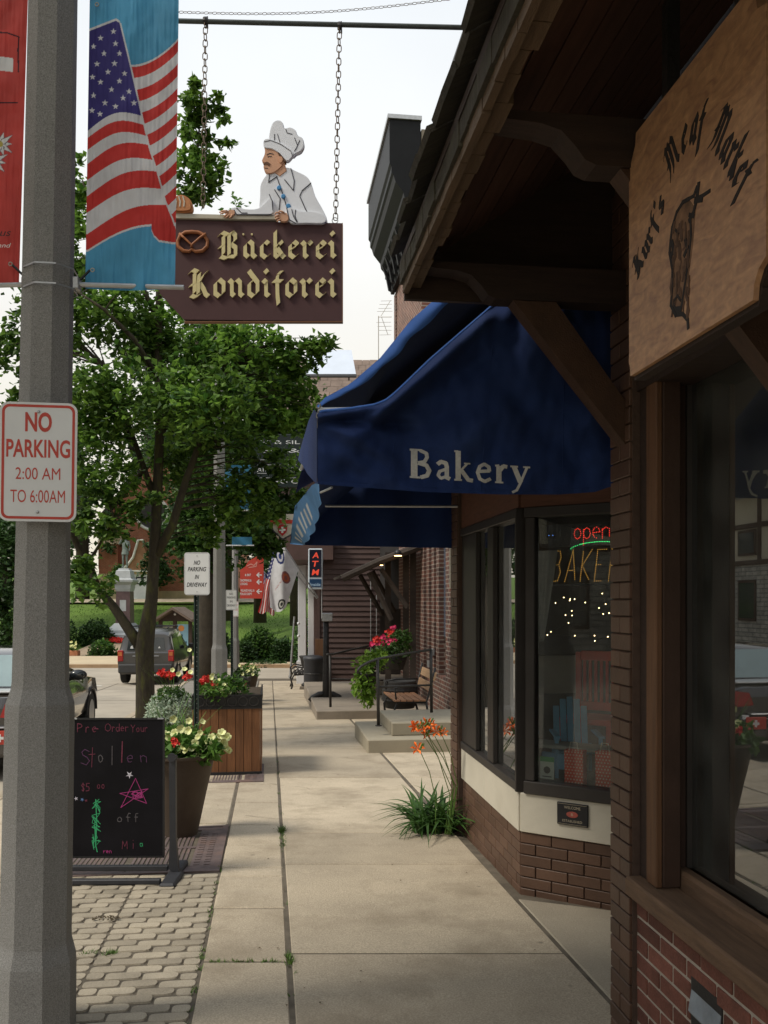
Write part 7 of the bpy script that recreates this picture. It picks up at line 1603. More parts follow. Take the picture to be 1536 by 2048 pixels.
# ------------------------------------------------------------------ vehicles
M_cglass = mat('car_glass', (.02,.025,.028), .06, .2, 2, 0, spec=.8); M_tyre = mat('tyre_rubber', (.018,.018,.018), .85, .2, 9, .2, 60); M_rim = mat('rim_alloy', (.35,.35,.36), .35, .1, 9, 0, metal=.8)
M_tail = mat('tail_red', (.38,.012,.012), .2, .3, 9, 0, spec=.7); M_tailo = mat('tail_orange', (.55,.16,.05), .25, .2, 9, 0)
def car(name, label, loc, rz, paint, trim, st, W, tyre_y, tr, lower=None):
    """st: stations (y, z_bottom, z_belt, z_top, w_belt, w_top) rear (y=0) to front"""
    t = thing(name, label, 'car', loc, rz, 'cars on the street')
    def ring(y, zb, zl, zt, wl, wt): 
        return [(0,y,zb),(-wl*.86,y,zb),(-wl*.97,y,zb+.14),(-wl,y,zb+(zl-zb)*.6),(-wl*.965,y,zl),(-(wl*.965*.4+wt*.6),y,zl+(zt-zl)*.62),(-wt,y,zt-.05*(zt > zl+.1)),(-wt*.8,y,zt),(0,y,zt+.012),(wt*.8,y,zt),(wt,y,zt-.05*(zt > zl+.1)),((wl*.965*.4+wt*.6),y,zl+(zt-zl)*.62),(wl*.965,y,zl),(wl,y,zb+(zl-zb)*.6),(wl*.97,y,zb+.14),(wl*.86,y,zb)]
    mb = MB(); n = 16
    for s_ in st: mb.v += ring(*s_)
    for i in range(len(st)-1):
        for k in range(n): mb.f.append((i*n+k, i*n+(k+1) % n, (i+1)*n+(k+1) % n, (i+1)*n+k)); mb.m.append(0)
    mb.f += [tuple(range(n)), tuple(range((len(st)-1)*n, len(st)*n))[::-1]]; mb.m += [0, 0]
    o = mb.build('body', paint, t, 'auto')
    # side windows: strips following the greenhouse
    gh = [s_ for s_ in st if s_[3] > s_[2]+.3]
    for sg in (-1, 1):
        for i in range(len(gh)-1):
            a, b = gh[i], gh[i+1]
            def q(s_, f, e=.006): wl = s_[4]*.965; wm = wl*.4+s_[5]*.6; z0 = s_[2]; h = s_[3]-s_[2]; x = wl+(wm-wl)*(f/.62) if f < .62 else wm+(s_[5]-wm)*((f-.62)/.3); return (sg*(x+e), s_[0], z0+h*f)
            A_, B_ = [a, b]; mb = MB(); e0 = .06*(b[0]-a[0])
            pts = [q(a,.10), q(b,.10), q(b,.62), q(a,.62)]; pts2 = [q(a,.62), q(b,.62), q(b,.84), q(a,.84)]
            def shr(ps): c = sum((Vector(p) for p in ps), Vector())/4; return [Vector(p)+(Vector((0, c.y-p[1], 0)))*.06 for p in ps]
            mb.add(shr(pts), [(0,1,2,3)]); mb.add(shr(pts2), [(0,1,2,3)]); mb.build('side_window', M_cglass, t)
    for y in tyre_y:
        for sg in (-1, 1):
            T = Matrix.Translation((sg*(W-.13), y, tr)) @ Matrix.Rotation(R(90), 4, 'Y')
            mb = MB(); mb.lathe([(tr*.62,-.11),(tr*.9,-.115),(tr,-.08),(tr,.08),(tr*.9,.115),(tr*.62,.11)], 24, 0, T); wo = mb.build('wheel', M_tyre, t, 'auto')
            mb = MB(); mb.lathe([(tr*.6,-.118 if sg < 0 else .118),(tr*.15,-.10 if sg < 0 else .10)], 20, 0, T); mb.build('rim', M_rim, wo)
            mb = MB(); mb.tube([(sg*(W-.02), y+(tr+.05)*math.cos(R(a)), tr+(tr+.05)*math.sin(R(a))) for a in range(0, 181, 15)], .022, 6); mb.build('wheel_arch', lower or M_black, t)
    return t
M_gsuv = mat('suv_grey', (.05,.047,.045), .28, .1, 2, 0, coat=.6, spec=.6); M_clad = mat('suv_cladding', (.05,.05,.05), .7, .2, 5, .1, 50)
Ys = 28.3; su = car('offroad_car', 'dark grey off-road car seen from behind, driving away past the tree', ((292-CX)*Ys/F, Ys, gz(Ys)-.15), TH*.6, M_gsuv, M_clad,
  [(-.02,.42,.98,1.02,.84,.70),(.02,.36,1.02,1.06,.9,.72),(.10,.33,1.03,1.62,.91,.70),(.28,.33,1.03,1.74,.92,.70),(1.3,.33,1.02,1.79,.93,.70),(2.3,.33,1.01,1.77,.93,.69),(2.75,.33,1.0,1.62,.93,.68),(3.35,.33,.99,1.06,.92,.75),(4.1,.35,.94,.97,.9,.74),(4.4,.42,.8,.83,.82,.66)], .93, (.75, 3.45), .37, M_clad)
mb = MB(); mb.prism([(-.60,1.12),(.60,1.12),(.55,1.52),(-.55,1.52)], 'y', .018, .09, 0); 
mb.v = [(x, y+.02+(z-1.02)*.13-(.035 if y < .05 else 0), z) for x, y, z in mb.v]; mb.build('rear_window', M_cglass, su)
mb = MB(); mb.cbox((-.86,-.13,.38),(.86,.06,.68),.04); mb.build('bumper', M_clad, su)
for sg in (-1, 1):
    mb = MB(); mb.cbox((sg*.80-.09,-.045,.76),(sg*.80+.09,.03,1.12),.02); tl = mb.build('tail_light', M_tail, su); mb = MB(); mb.box((sg*.80-.07,-.052,.94),(sg*.80+.05,-.046,1.06)); mb.build('indicator', M_tailo, tl)
    mb = MB(); mb.tube([(sg*.62,.4,1.80),(sg*.62,.5,1.85),(sg*.62,2.3,1.86),(sg*.62,2.4,1.80)], .02, 6); mb.build('roof_rail', M_black, su); mb = MB(); mb.cbox((sg*1.04-.09,2.7,1.05),(sg*1.04+.09,2.8,1.22),.03); mb.build('mirror', M_black, su)
for y in (.7, 1.9): mb = MB(); mb.cbox((-.62,y,1.845),(.62,y+.05,1.875),.01); mb.build('roof_bar', M_black, su)
mb = MB(); mb.box((-.18,-.055,.80),(.18,-.045,.90)); mb.build('number_plate', M_white, su); mb = MB(); mb.cbox((-.42,-.05,.915),(.42,-.02,.945),.008); mb.build('handle_strip', M_rim, su)
mb = MB(); mb.prism([(.38,1.18),(.46,1.18),(.42,1.25)], 'y', .0, .004, 0, Matrix.Translation((0,.004,0))); mb.build('window_sticker', M_white, su)
mb = MB(); mb.prism([(-.5,1.17),(-.4,1.17),(-.43,1.27),(-.48,1.24)], 'y', .0, .004, 0, Matrix.Translation((0,.002,0))); mb.build('window_sticker', M_white, su)
M_dsed = mat('sedan_bronze_black', (.028,.022,.018), .18, .1, 2, 0, coat=1, spec=.7)
Yd = 10.15; se = car('parked_sedan', 'dark parked sedan at the left edge, mostly hidden by the lamp post', ((50-CX)*Yd/F-.93, Yd, gz(Yd)-.15), TH, M_dsed, M_black,
  [(-.02,.40,.80,.84,.80,.70),(.03,.3,.92,.96,.88,.72),(.18,.25,.96,1.0,.91,.74),(.62,.25,.95,1.02,.92,.70),(1.15,.25,.94,1.38,.93,.60),(1.6,.25,.93,1.45,.93,.60),(2.4,.25,.93,1.45,.93,.60),(3.0,.25,.92,1.20,.93,.62),(3.5,.25,.91,.95,.92,.74),(4.3,.27,.82,.86,.9,.7),(4.65,.38,.68,.7,.78,.6)], .93, (.95, 3.75), .33)
mb = MB(); mb.add([(-.66,.60,1.03),(.66,.60,1.03),(.57,1.13,1.385),(-.57,1.13,1.385)], [(0,1,2,3)]); mb.v = [(x, y-.012, z+.012) for x, y, z in mb.v]; mb.build('rear_window', mat('sky_reflection_glass', (.25,.33,.33), .06, .2, 2, 0, spec=1.0), se)  # mirrored sky put into the pale colour of the pane
mb = MB(); mb.cbox((-.78,.12,1.002),(.78,.45,1.03),.02); mb.build('boot_highlight', mat('sedan_highlight', (.5,.5,.5), .2, .1, 4, 0), se)  # pale strip painted as the sheen on the boot lid
mb = MB(); mb.cbox((-.86,-.12,.28),(.86,.02,.62),.05); mb.build('bumper', M_dsed, se)
for sg in (-1, 1):
    mb = MB(); mb.prism([(sg*.62,.74),(sg*.84,.72),(sg*.90,.80),(sg*.86,.92),(sg*.68,.90)] if sg > 0 else [(sg*.68,.90),(sg*.86,.92),(sg*.90,.80),(sg*.84,.72),(sg*.62,.74)], 'y', -.035, .12); mb.build('tail_light', M_tail, se)
    mb = MB(); mb.ball((sg*1.0, 2.35, 1.03), .125, 12, sq=(1,.5,.62)); mb.tube([(sg*.85,2.38,.97),(sg*.95,2.36,.99)], .035, 6); mi_ = mb.build('mirror', M_black, se, True); mb = MB(); mb.ball((sg*1.0, 2.305, 1.03), .10, 12, sq=(1,.3,.6)); mb.build('mirror_glass', M_cglass, mi_, True)
mb = MB(); mb.cbox((.50,-.13,.44),(.78,-.122,.60),.004); pl_ = mb.build('bumper_sticker', M_red, se); mb = MB(); mb.prism([(.60,.50),(.63,.50),(.63,.47),(.66,.47),(.66,.50),(.69,.50),(.69,.53),(.66,.53),(.66,.56),(.63,.56),(.63,.53),(.60,.53)], 'y', -.136, -.1305); mb.build('white_cross', M_white, pl_)
mb = MB(); mb.cbox((-.7,-.125,.62),(.7,-.02,.64),.006); mb.build('chrome_strip', M_rim, se)

# ------------------------------------------------------------------ across the street (seen in reflections)
AO = -14.5; ob_ = thing('half_timbered_house', 'pale stone and half-timbered building across the street, seen in window reflections', 'building', A(AO, 2), TH)
M_stone = brickmat('pale_stone', (.50,.47,.40), (.38,.36,.31), (.22,.21,.19), .5, .16, .02); M_plast = mat('cream_plaster', (.62,.56,.42), .9, .1, 1, .1, 20); M_tim = mat('half_timber', (.07,.035,.02), .8, .2, 4, .2, 30)
mb = MB(); mb.box((-6,-14,-1.5),(0,30,3.0)); mb.build('stone_wall', M_stone, ob_); mb = MB(); mb.box((-6,-14,3.003),(-.02,30,5.8)); mb.build('plaster_wall', M_plast, ob_)
mb = MB(); mb.prism([(.8,5.7),(-3,8.2),(-7,5.7),(-7,5.85),(-3,8.4),(.8,5.85)], 'y', -14.5, 30.5); mb.build('roof', M_kroof, ob_)
for z in (2.95, 4.3, 5.6): mb = MB(); mb.box((-.03,-14,z),(.04,30,z+.18)); mb.build('timber_beam', M_tim, ob_)
for i in range(16): mb = MB(); mb.box((-.03,-13.5+i*2.8,3.13),(.03,-13.3+i*2.8,5.6)); mb.build('timber_stud', M_tim, ob_)
for i in range(11):
    y = -12+i*3.8
    for z0, z1 in ((.9,2.4),(3.3,4.25)): mb = MB(); mb.box((-.02,y,z0),(.05,y+1.2,z1)); f_ = mb.build('window', M_tim, ob_); mb = MB(); mb.box((.051,y+.1,z0+.1),(.06,y+1.1,z1-.1)); mb.build('pane', M_cglass, f_)
mb = MB(); mb.box((-2.4,-14,-.9),(.0,30,-.85)); 
mb = MB(); mb.add([aw(a, y, z) for a, z in ((-14.5,0),(-12.6,0),(-12.5,-.15)) for y in (-10, 29.5)], [(0,1,3,2),(2,3,5,4)]); struct('opposite_side_walk', mb, M_conc)
bs = thing('blue_hanging_sign', 'narrow blue hanging sign with white script across the street', 'sign', A(-12.3, 17.5)+Vector((0,0,2.6)), TH+R(90))
mb = MB(); mb.cbox((-.55,-.06,0),(.55,.06,2.4),.02); mb.build('frame', M_cream, bs); mb = MB(); mb.box((-.45,-.07,.1),(.45,-.0602,2.3)); mb.box((-.45,.0602,.1),(.45,.07,2.3)); mb.build('face', mat('sign_blue', (.03,.06,.30), .5, .1, 4, 0), bs)
mb = MB()
for y_ in (-.075, .075): sstroke(mb, [(-.2+.25*math.sin(k*1.3)+.02*k, 2.0-.14*k) for k in range(12)], .018, y_, y_*1.03)
mb.build('script', M_white, bs); mb = MB(); mb.tube([(0,0,-3.2),(0,0,0)], .06, 8); mb.build('post', M_iron, bs)
# opposite trees darken sky for shop fronts; last one added to shade near pavement
for k, (a, y) in enumerate(((-11.9, 9.5), (-12.1, 1.0), (-2.05, .7))):
    b_ = A(a, y); cl = [(b_+Vector((random.uniform(-.8,.8)-(1.7 if k == 2 else 0), random.uniform(-.8,.8)+(.3 if k == 2 else 0), (3.6 if k < 2 else 4.6)+.5*j)), (1.7,1.5,1.0), 1) for j in range(6)]
    tree('street_tree', ('street tree across the road opposite the tree grate','street tree across the road opposite the near shop','added unseen kerbside tree, its crown shading the near pavement')[k], tuple(b_), ([b_-Vector((0,0,.3)), b_+Vector((0,0,2.2)), b_+Vector((.1,0,5.5))], [.16,.13,.03]), [], cl, 5000 if k < 2 else 11000, .16, ML2, M_barkd, 90+k, None, True)

# ------------------------------------------------------------------ bracket pipe and the hanging bakery sign
Yg = 6.0; pg = Yg/F
hp = thing('sign_bracket', 'long iron pipe bracket high above the pavement with a thin stay chain', 'bracket', P(920, 55, Yg), 0)
mb = MB(); mb.tube([P(200,36,Yg), P(360,42,Yg), P(925,55,Yg), P(1100,59,Yg)], .0165, 10); mb.build('pipe', mat('pipe_green_black', (.05,.06,.055), .5, .3, 10, .1, 60), hp, W=True)
mb = MB(); q = P(1100,59,Yg); mb.box((q.x,q.y-.1,q.z-.15),(q.x+.04,q.y+.1,q.z+.15)); mb.build('wall_plate', M_iron, hp, W=True)
M_chain = mat('chain_iron', (.17,.125,.085), .6, .3, 40, .1, 60, metal=.3)
def link_mesh(L, wd, r):
    mb = MB(); pts = [(wd/2*math.cos(R(a)), 0, L/2-wd/2+wd/2*math.sin(R(a))) for a in range(0,181,36)]+[(wd/2*math.cos(R(a)), 0, -L/2+wd/2+wd/2*math.sin(R(a))) for a in range(180,361,36)]; mb.tube(pts, r, 5, closed=True); return mb.mesh('link', M_chain, True)
hs = thing('hanging_bakery_sign', 'maroon hanging sign with gold black-letter words and a painted baker leaning on top', 'sign', P(517, 545, Yg), 0)
lm = link_mesh(.052, .030, .0036)
def chain(par, p0, p1, n0='chain_hook', tw=0):
    p0, p1 = Vector(p0), Vector(p1); L = (p1-p0).length; n = int(L/.043); I = MATS[par.name].inverted()
    mb = MB(); mb.lathe([(.024,-.014),(.027,.0),(.024,.014)], 10, 0, Matrix.Translation(p0+Vector((0,0,.0))) @ Matrix.Rotation(R(90),4,'Y')); mb.tube([p0+Vector((.012,0,.03)), p0+Vector((.014,0,-.05))], .006, 6); hk = mb.build(n0, M_iron, par, W=True)
    d = (p1-p0)/n
    for i in range(n):
        c = p0+d*(i+.5); T = I @ Matrix.Translation(c) @ d.to_track_quat('Z','Y').to_matrix().to_4x4() @ Matrix.Rotation(R(90 if i % 2 else 12)+.2*math.sin(i), 4, 'Z'); link('link', lm, hk, mtx=T if True else None)
    return hk
chain(hs, P(411,42,Yg), P(406,415,Yg)); chain(hs, P(679,52,Yg), P(671,440,Yg))
mb = MB(); mb.tube([P(670,441,Yg)+Vector((.02*math.cos(R(a)),0,.02*math.sin(R(a)))) for a in range(0,360,30)], .0035, 5, closed=True); mb.build('eye_ring', M_galv, hs, W=True)
# thin stay chain above
sc_m = link_mesh(.03, .016, .002); p0, p1 = P(350,24,Yg+.3), P(900,-2,Yg+.3)
mb = MB(); mb.tube([P(1000,-7,Yg+.3), p1], .002, 4); sc_hk = mb.build('stay_chain', M_chain, hp, W=True); n = 66; I = MATS[hp.name].inverted()
for i in range(n):
    u = (i+.5)/n; c = p0.lerp(p1, u)+Vector((0,0,-.05*math.sin(u*math.pi))); d = (p1-p0); link('link', sc_m, sc_hk, mtx=I @ Matrix.Translation(c) @ d.to_track_quat('Z','Y').to_matrix().to_4x4() @ Matrix.Rotation(R(90*(i % 2)), 4, 'Z'))
ox, oz = hs.location.x, hs.location.z
def c1(x, y): return ((x/2-CX)*pg-ox, EYE+(HY-y/2)*pg-oz)      # from the 2x crop of the photo
def c4(x, y): return ((340+x/4.267-CX)*pg-ox, EYE+(HY-400-y/4.267)*pg-oz)
M_mar = mat('sign_maroon', (.066,.024,.024), .6, .1, 4, .05, 200); M_edge = mat('sign_edge', (.20,.09,.035), .6, .2, 4, .1, 60); M_goldl = mat('letter_gold', (.66,.57,.29), .5, .08, 8, .03, 90)
mb = MB(); brd = [c1(655,884),c1(1368,897),c1(1368,1288),c1(738,1281),c1(640,1175)]; mb.prism(brd[::-1], 'y', -.018, .022); mb.build('board', M_mar, hs)
mb = MB(); bx = brd[1][0]; mb.box((bx+.0005,-.019,brd[2][1]-.0),(bx+.006,.0225,brd[1][1]+.002)); mb.build('edge_trim', M_edge, hs); mb = MB(); mb.box((brd[3][0],-.019,brd[2][1]-.006),(bx+.006,.0225,brd[2][1]-.0005)); mb.build('edge_trim', M_edge, hs)
def bl_line(word, x0, x1, ybase, xh, name, par, yf, yb_, nibw=.235, mt=M_goldl, hs_=1.0, conv=c1):
    lay_, tw_ = black_layout(word); X0, Z0 = conv(x0, ybase); X1, _ = conv(x1, ybase); H = conv(0, 0)[1]-conv(0, xh)[1]; kx = (X1-X0)/(tw_-.2)
    for ch_, x in lay_:
        if not BL[ch_][1]: continue
        mb = MB()
        for pl_ in BL[ch_][1]:
            nib(mb, [(x+p[0], p[1]) for p in pl_], nibw*1.18, R(42), yf, yb_, (X0, Z0), (kx, H))
        mb.build('letter', mt, par)
bl_line('Backerei', 886, 1345, 1041, 72, 'letter', hs, -.019, -.030)
bl_line('Konditorei', 768, 1345, 1196, 76, 'letter', hs, -.019, -.030)
for x, y in ((978,944),(1012,944)): mb = MB(); q = c1(x-2, y+0); mb.prism([(q[0]+.007*math.cos(R(a)), q[1]+.007*math.sin(R(a))) for a in range(0,360,45)], 'y', -.030, -.019); mb.build('umlaut_dot', M_goldl, hs)
# pretzel
M_prz = mat('pretzel_brown', (.32,.115,.04), .6, .35, 12, .3, 60, stain=.4, stcol=(.16,.05,.02), stscale=14)
def c4v(pts, y=-.03): return [(c4(a, b)[0], y, c4(a, b)[1]) for a, b in pts]
mb = MB(); mb.tube(c4v([(190,430),(225,455),(285,450),(325,410),(328,365),(300,315),(250,292),(195,288),(140,292),(95,320),(75,365),(78,410),(120,448),(170,455),(205,432)]), [.009,.0115,.013,.0125,.012,.012,.013,.0135,.013,.012,.012,.0125,.013,.0115,.009], 8); mb.build('pretzel', M_prz, hs, True)
mb = MB(); mb.tube(c4v([(90,305),(135,345),(190,395),(200,425)], -.036), [.010,.008,.007,.007], 7); mb.tube(c4v([(318,310),(270,340),(205,395),(190,425)], -.042), [.010,.008,.007,.007], 7); mb.build('pretzel_arms', M_prz, hs, True)
# counter, bread, baker cut-out
def plate(name, pts, y0, y1, m_, conv=c1, par=hs, bev=.003):
    P2 = [conv(a, b) for a, b in pts]; area = sum(P2[i][0]*P2[(i+1) % len(P2)][1]-P2[(i+1) % len(P2)][0]*P2[i][1] for i in range(len(P2)))
    if area < 0: P2 = P2[::-1]
    bm = bmesh.new(); vs = [bm.verts.new((x, y1, z)) for x, z in P2]; f = bm.faces.new(vs); ex = bmesh.ops.extrude_face_region(bm, geom=[f]); 
    for v in ex['geom']:
        if isinstance(v, bmesh.types.BMVert): v.co.y = y0
    bmesh.ops.recalc_face_normals(bm, faces=bm.faces)
    fe = [e_ for e_ in bm.edges if all(abs(v.co.y-min(y0, y1)) < 1e-6 for v in e_.verts)]
    try: bmesh.ops.bevel(bm, geom=fe, offset=bev, segments=2, affect='EDGES')
    except Exception: pass
    me = bpy.data.meshes.new(name); bm.to_mesh(me); bm.free(); me.materials.append(m_); return link(name, me, par)
def smooth_pts(pts, n=3):
    out = []; L = len(pts)
    for i in range(L):
        p0, p1, p2, p3 = pts[i-1], pts[i], pts[(i+1) % L], pts[(i+2) % L]
        for k in range(n):
            t = k/n; out.append(tuple(.5*((2*p1[j])+(-p0[j]+p2[j])*t+(2*p0[j]-5*p1[j]+4*p2[j]-p3[j])*t*t+(-p0[j]+3*p1[j]-3*p2[j]+p3[j])*t**3) for j in (0, 1)))
    return out
M_coat = mat('coat_white', (.76,.78,.82), .6, .06, 3, .03, 60); M_skin = mat('painted_skin', (.60,.33,.20), .6, .1, 8, .02, 60); M_ink = mat('ink_line', (.02,.018,.03), .6, .1, 5, 0); M_btn = mat('button_blue', (.06,.25,.50), .5, .1, 5, 0)
plate('counter', [(655,860),(950,868),(1112,873),(1112,886),(950,886),(655,880)], -.034, .02, mat('counter_cream', (.50,.46,.36), .6, .1, 6, 0))
plate('bread_loaf', smooth_pts([(690,855),(692,815),(710,795),(735,790),(762,805),(775,832),(770,856),(735,862)]), -.05, .0, mat('bread_crust', (.42,.17,.06), .6, .25, 14, .1, 60), bev=.012)
for a in (706, 722, 738): mb = MB(); p_ = [c1(a, 800), c1(a+6, 820), c1(a+4, 838)]; sstroke(mb, p_, .004, -.05, -.0525); mb.build('bread_score', M_cream, hs)
plate('coat', smooth_pts([(1062,712),(1085,690),(1120,700),(1145,675),(1185,690),(1228,712),(1248,745),(1262,790),(1290,840),(1310,888),(1285,903),(1180,903),(1150,885),(1090,866),(1040,868),(1038,838),(1042,790),(1044,745)]), -.020, .012, M_coat)
plate('neck', [(1092,690),(1100,660),(1140,655),(1148,690),(1120,712)], -.024, .008, M_skin)
plate('face', smooth_pts([(1064,596),(1062,612),(1060,628),(1050,650),(1058,660),(1056,676),(1062,692),(1075,702),(1098,698),(1122,680),(1136,660),(1138,630),(1128,608),(1100,595)], 2), -.030, .008, M_skin)
plate('hair', smooth_pts([(1112,612),(1130,612),(1143,635),(1146,660),(1136,655),(1130,640),(1118,632)], 2), -.034, .0, mat('hair_brown', (.10,.045,.02), .7, .2, 9, 0)); plate('moustache', [(1056,660),(1070,656),(1084,664),(1080,672),(1066,666),(1056,668)], -.034, -.028, mat('moustache_brown', (.13,.06,.03), .7, .2, 9, 0), bev=.001)
plate('ear', smooth_pts([(1118,640),(1128,636),(1134,650),(1126,662),(1118,656)], 2), -.037, -.02, M_skin, bev=.002)
plate('hat_crown', smooth_pts([(1062,578),(1074,570),(1082,528),(1094,496),(1118,488),(1134,500),(1140,520),(1162,516),(1184,528),(1192,548),(1212,560),(1218,588),(1206,612),(1186,622),(1170,632),(1120,610)]), -.026, .012, M_coat, bev=.006)
plate('hat_band', smooth_pts([(1058,572),(1080,566),(1120,580),(1160,602),(1174,622),(1168,640),(1148,654),(1120,624),(1090,606),(1060,600)]), -.036, .0, M_coat)
plate('sleeve', smooth_pts([(930,842),(960,838),(985,846),(1040,842),(1085,800),(1092,835),(1088,866),(1000,868),(948,868),(930,856)]), -.038, -.0, M_coat)
plate('sleeve', smooth_pts([(1150,846),(1172,842),(1200,856),(1250,858),(1290,868),(1306,890),(1290,904),(1230,903),(1175,904),(1158,893),(1148,868)]), -.044, -.0, M_coat)
def hand_(pts_palm, fingers, y):
    plate('hand', smooth_pts(pts_palm, 2), y, y+.02, M_skin, bev=.003)
    for f_ in fingers: mb = MB(); mb.tube([(c1(*q)[0], y-.001, c1(*q)[1]) for q in f_], [.0062,.0056,.0042][:len(f_)], 6); mb.build('finger', M_skin, hs, True)
hand_([(940,852),(920,852),(905,862),(912,874),(935,874),(944,864)], [[(915,856),(898,856),(882,862)],[(915,860),(900,863),(886,868)],[(915,867),(905,875),(900,880)],[(922,872),(912,880),(908,884)],[(935,870),(928,880),(922,884)]], -.046)
hand_([(1150,865),(1128,862),(1114,872),(1118,892),(1140,900),(1158,890)], [[(1122,864),(1108,864),(1102,872)],[(1120,874),(1106,878),(1104,884)],[(1120,884),(1108,888),(1107,893)],[(1126,892),(1114,896),(1112,900)],[(1140,864),(1128,858),(1118,860)]], -.05)
def ink(pts, y, r=.0028):
    mb = MB(); sstroke(mb, [c1(*p) for p in pts], r, y+.002, y); mb.build('ink_line', M_ink, hs)
ink([(1108,712),(1120,745),(1135,790),(1150,840)], -.0225); ink([(1080,705),(1076,735),(1110,712)], -.0225); ink([(1140,725),(1175,768),(1178,730),(1165,680)], -.0225); ink([(1245,738),(1210,768),(1200,790),(1222,840),(1232,858)], -.0225); ink([(1080,788),(1092,815),(1094,850)], -.0395); ink([(1118,845),(1122,800),(1100,765)], -.0225)
ink([(1170,850),(1176,875),(1190,900)], -.0455); ink([(1185,852),(1182,875),(1192,898)], -.0455); ink([(1150,846),(1160,890),(1185,904)], -.0455); ink([(950,842),(970,862),(992,862)], -.0395); ink([(940,850),(950,868),(1088,868)], -.0395)
ink([(1100,545),(1100,570)], -.0275, .0022); ink([(1112,545),(1122,580)], -.0275, .0022); ink([(1145,525),(1150,540),(1170,545)], -.0275, .0022); ink([(1180,560),(1192,590),(1180,612)], -.0275, .0024); ink([(1200,570),(1185,605)], -.0275, .0022); ink([(1060,578),(1085,572),(1125,588),(1165,615),(1172,635)], -.0375, .0016)
ink([(1070,628),(1082,622),(1096,626)], -.0315, .0022); ink([(1074,636),(1088,634)], -.0315, .0022); ink([(1060,680),(1074,682)], -.0315, .0014)
for x, y in ((1118,758),(1135,792),(1155,830)): mb = MB(); q = c1(x, y); mb.lathe([(.0155,0),(.0155,.006),(.011,.010)], 12, 0, Matrix.Translation((q[0],-.0205,q[1])) @ Matrix.Rotation(R(90),4,'X')); mb.build('button', M_btn, hs)

# ------------------------------------------------------------------ carved wooden shop sign under the canopy
AS = .96; ms = thing('carved_wood_sign', 'carved wooden meat market sign with burnt black-letter words and a steer head', 'sign', A(AS, 2.05, 2.5), TH-R(90))
IM = MATS[ms.name].inverted()
def sp(px, py):      # picture point on the sign plane, in the sign's own frame (x to the viewer's right, z up)
    Y = F*AS/(px-VX); q = IM @ P(px, py, Y); return q.x, q.z
ol = [sp(1258,752),sp(1263,755)] ; 
xl_, zb_ = sp(1258, 754); xt_, zt_ = sp(1262, 268); xr_ = sp(1532, 585)[0]
zb2 = sp(1506, 597)[1]; x2 = sp(1506, 597)[0]; zt = sp(1270, 268)[1]
out = [(xl_+.008, zb_), (x2, zb_), (x2+.004, zb_+.03), (x2+.02, zb_+.055), (xr_, zb_+.07), (xr_, zt-.07), (xr_-.03, zt-.06), (xr_-.045, zt-.01), (xr_-.05, zt), (xl_+.045, zt), (xl_+.04, zt-.03), (xl_+.012, zt-.065), (xl_, zt-.07), (xl_, zb_+.06), (xl_-.002, zb_+.04), (xl_+.006, zb_+.025)]
mb = MB(); mb.prism(out, 'y', 0, .045)
M_sgn = None
def signwood():
    m, n, l, b = newmat('carved_board'); b.inputs['Roughness'].default_value = .55
    t = n.new('ShaderNodeTexCoord'); mp = n.new('ShaderNodeMapping'); mp.inputs['Scale'].default_value = (4, 10, 12); mp.inputs['Rotation'].default_value = (0, R(24), 0); l.new(t.outputs['Object'], mp.inputs[0])
    a = n.new('ShaderNodeTexNoise'); a.inputs['Scale'].default_value = 3.2; a.inputs['Detail'].default_value = 9; a.inputs['Distortion'].default_value = 1.2; l.new(mp.outputs[0], a.inputs['Vector'])
    cr = n.new('ShaderNodeValToRGB'); cr.color_ramp.elements[0].position = .3; cr.color_ramp.elements[0].color = (.34,.15,.065,1); cr.color_ramp.elements[1].position = .7; cr.color_ramp.elements[1].color = (.62,.33,.15,1); e = cr.color_ramp.elements.new(.5); e.color = (.49,.245,.105,1); l.new(a.outputs['Fac'], cr.inputs[0])
    f = n.new('ShaderNodeTexNoise'); f.inputs['Scale'].default_value = 60; f.inputs['Detail'].default_value = 3; l.new(t.outputs['Object'], f.inputs['Vector'])
    mm = n.new('ShaderNodeMixRGB'); mm.blend_type = 'MULTIPLY'; mm.inputs[0].default_value = .5; l.new(cr.outputs[0], mm.inputs[1]); l.new(f.outputs['Fac'], mm.inputs[2]); ga = n.new('ShaderNodeBrightContrast'); ga.inputs[1].default_value = .04; l.new(mm.outputs[0], ga.inputs[0]); l.new(ga.outputs[0], b.inputs['Base Color'])
    bn = n.new('ShaderNodeBump'); bn.inputs['Strength'].default_value = .5; bn.inputs['Distance'].default_value = .004; l.new(a.outputs['Fac'], bn.inputs['Height']); l.new(bn.outputs[0], b.inputs['Normal']); return m
M_sgn = signwood(); mb.build('board', M_sgn, ms)
mb = MB()
for (a, b) in zip(out[:5], out[1:6]): mb.prism([(a[0], a[1]-.011), (b[0]+(.011 if b[0] > x2 else 0), b[1]-.011), (b[0], b[1]-.0005), (a[0], a[1]-.0005)], 'y', .012, .042) if a != b else None
mb.build('edge_moulding', M_woodh, ms)
M_burn = mat('burnt_ink', (.022,.018,.018), .8, .4, 30, .1, 80)
W_, H_s = xr_-xl_, zt-zb_
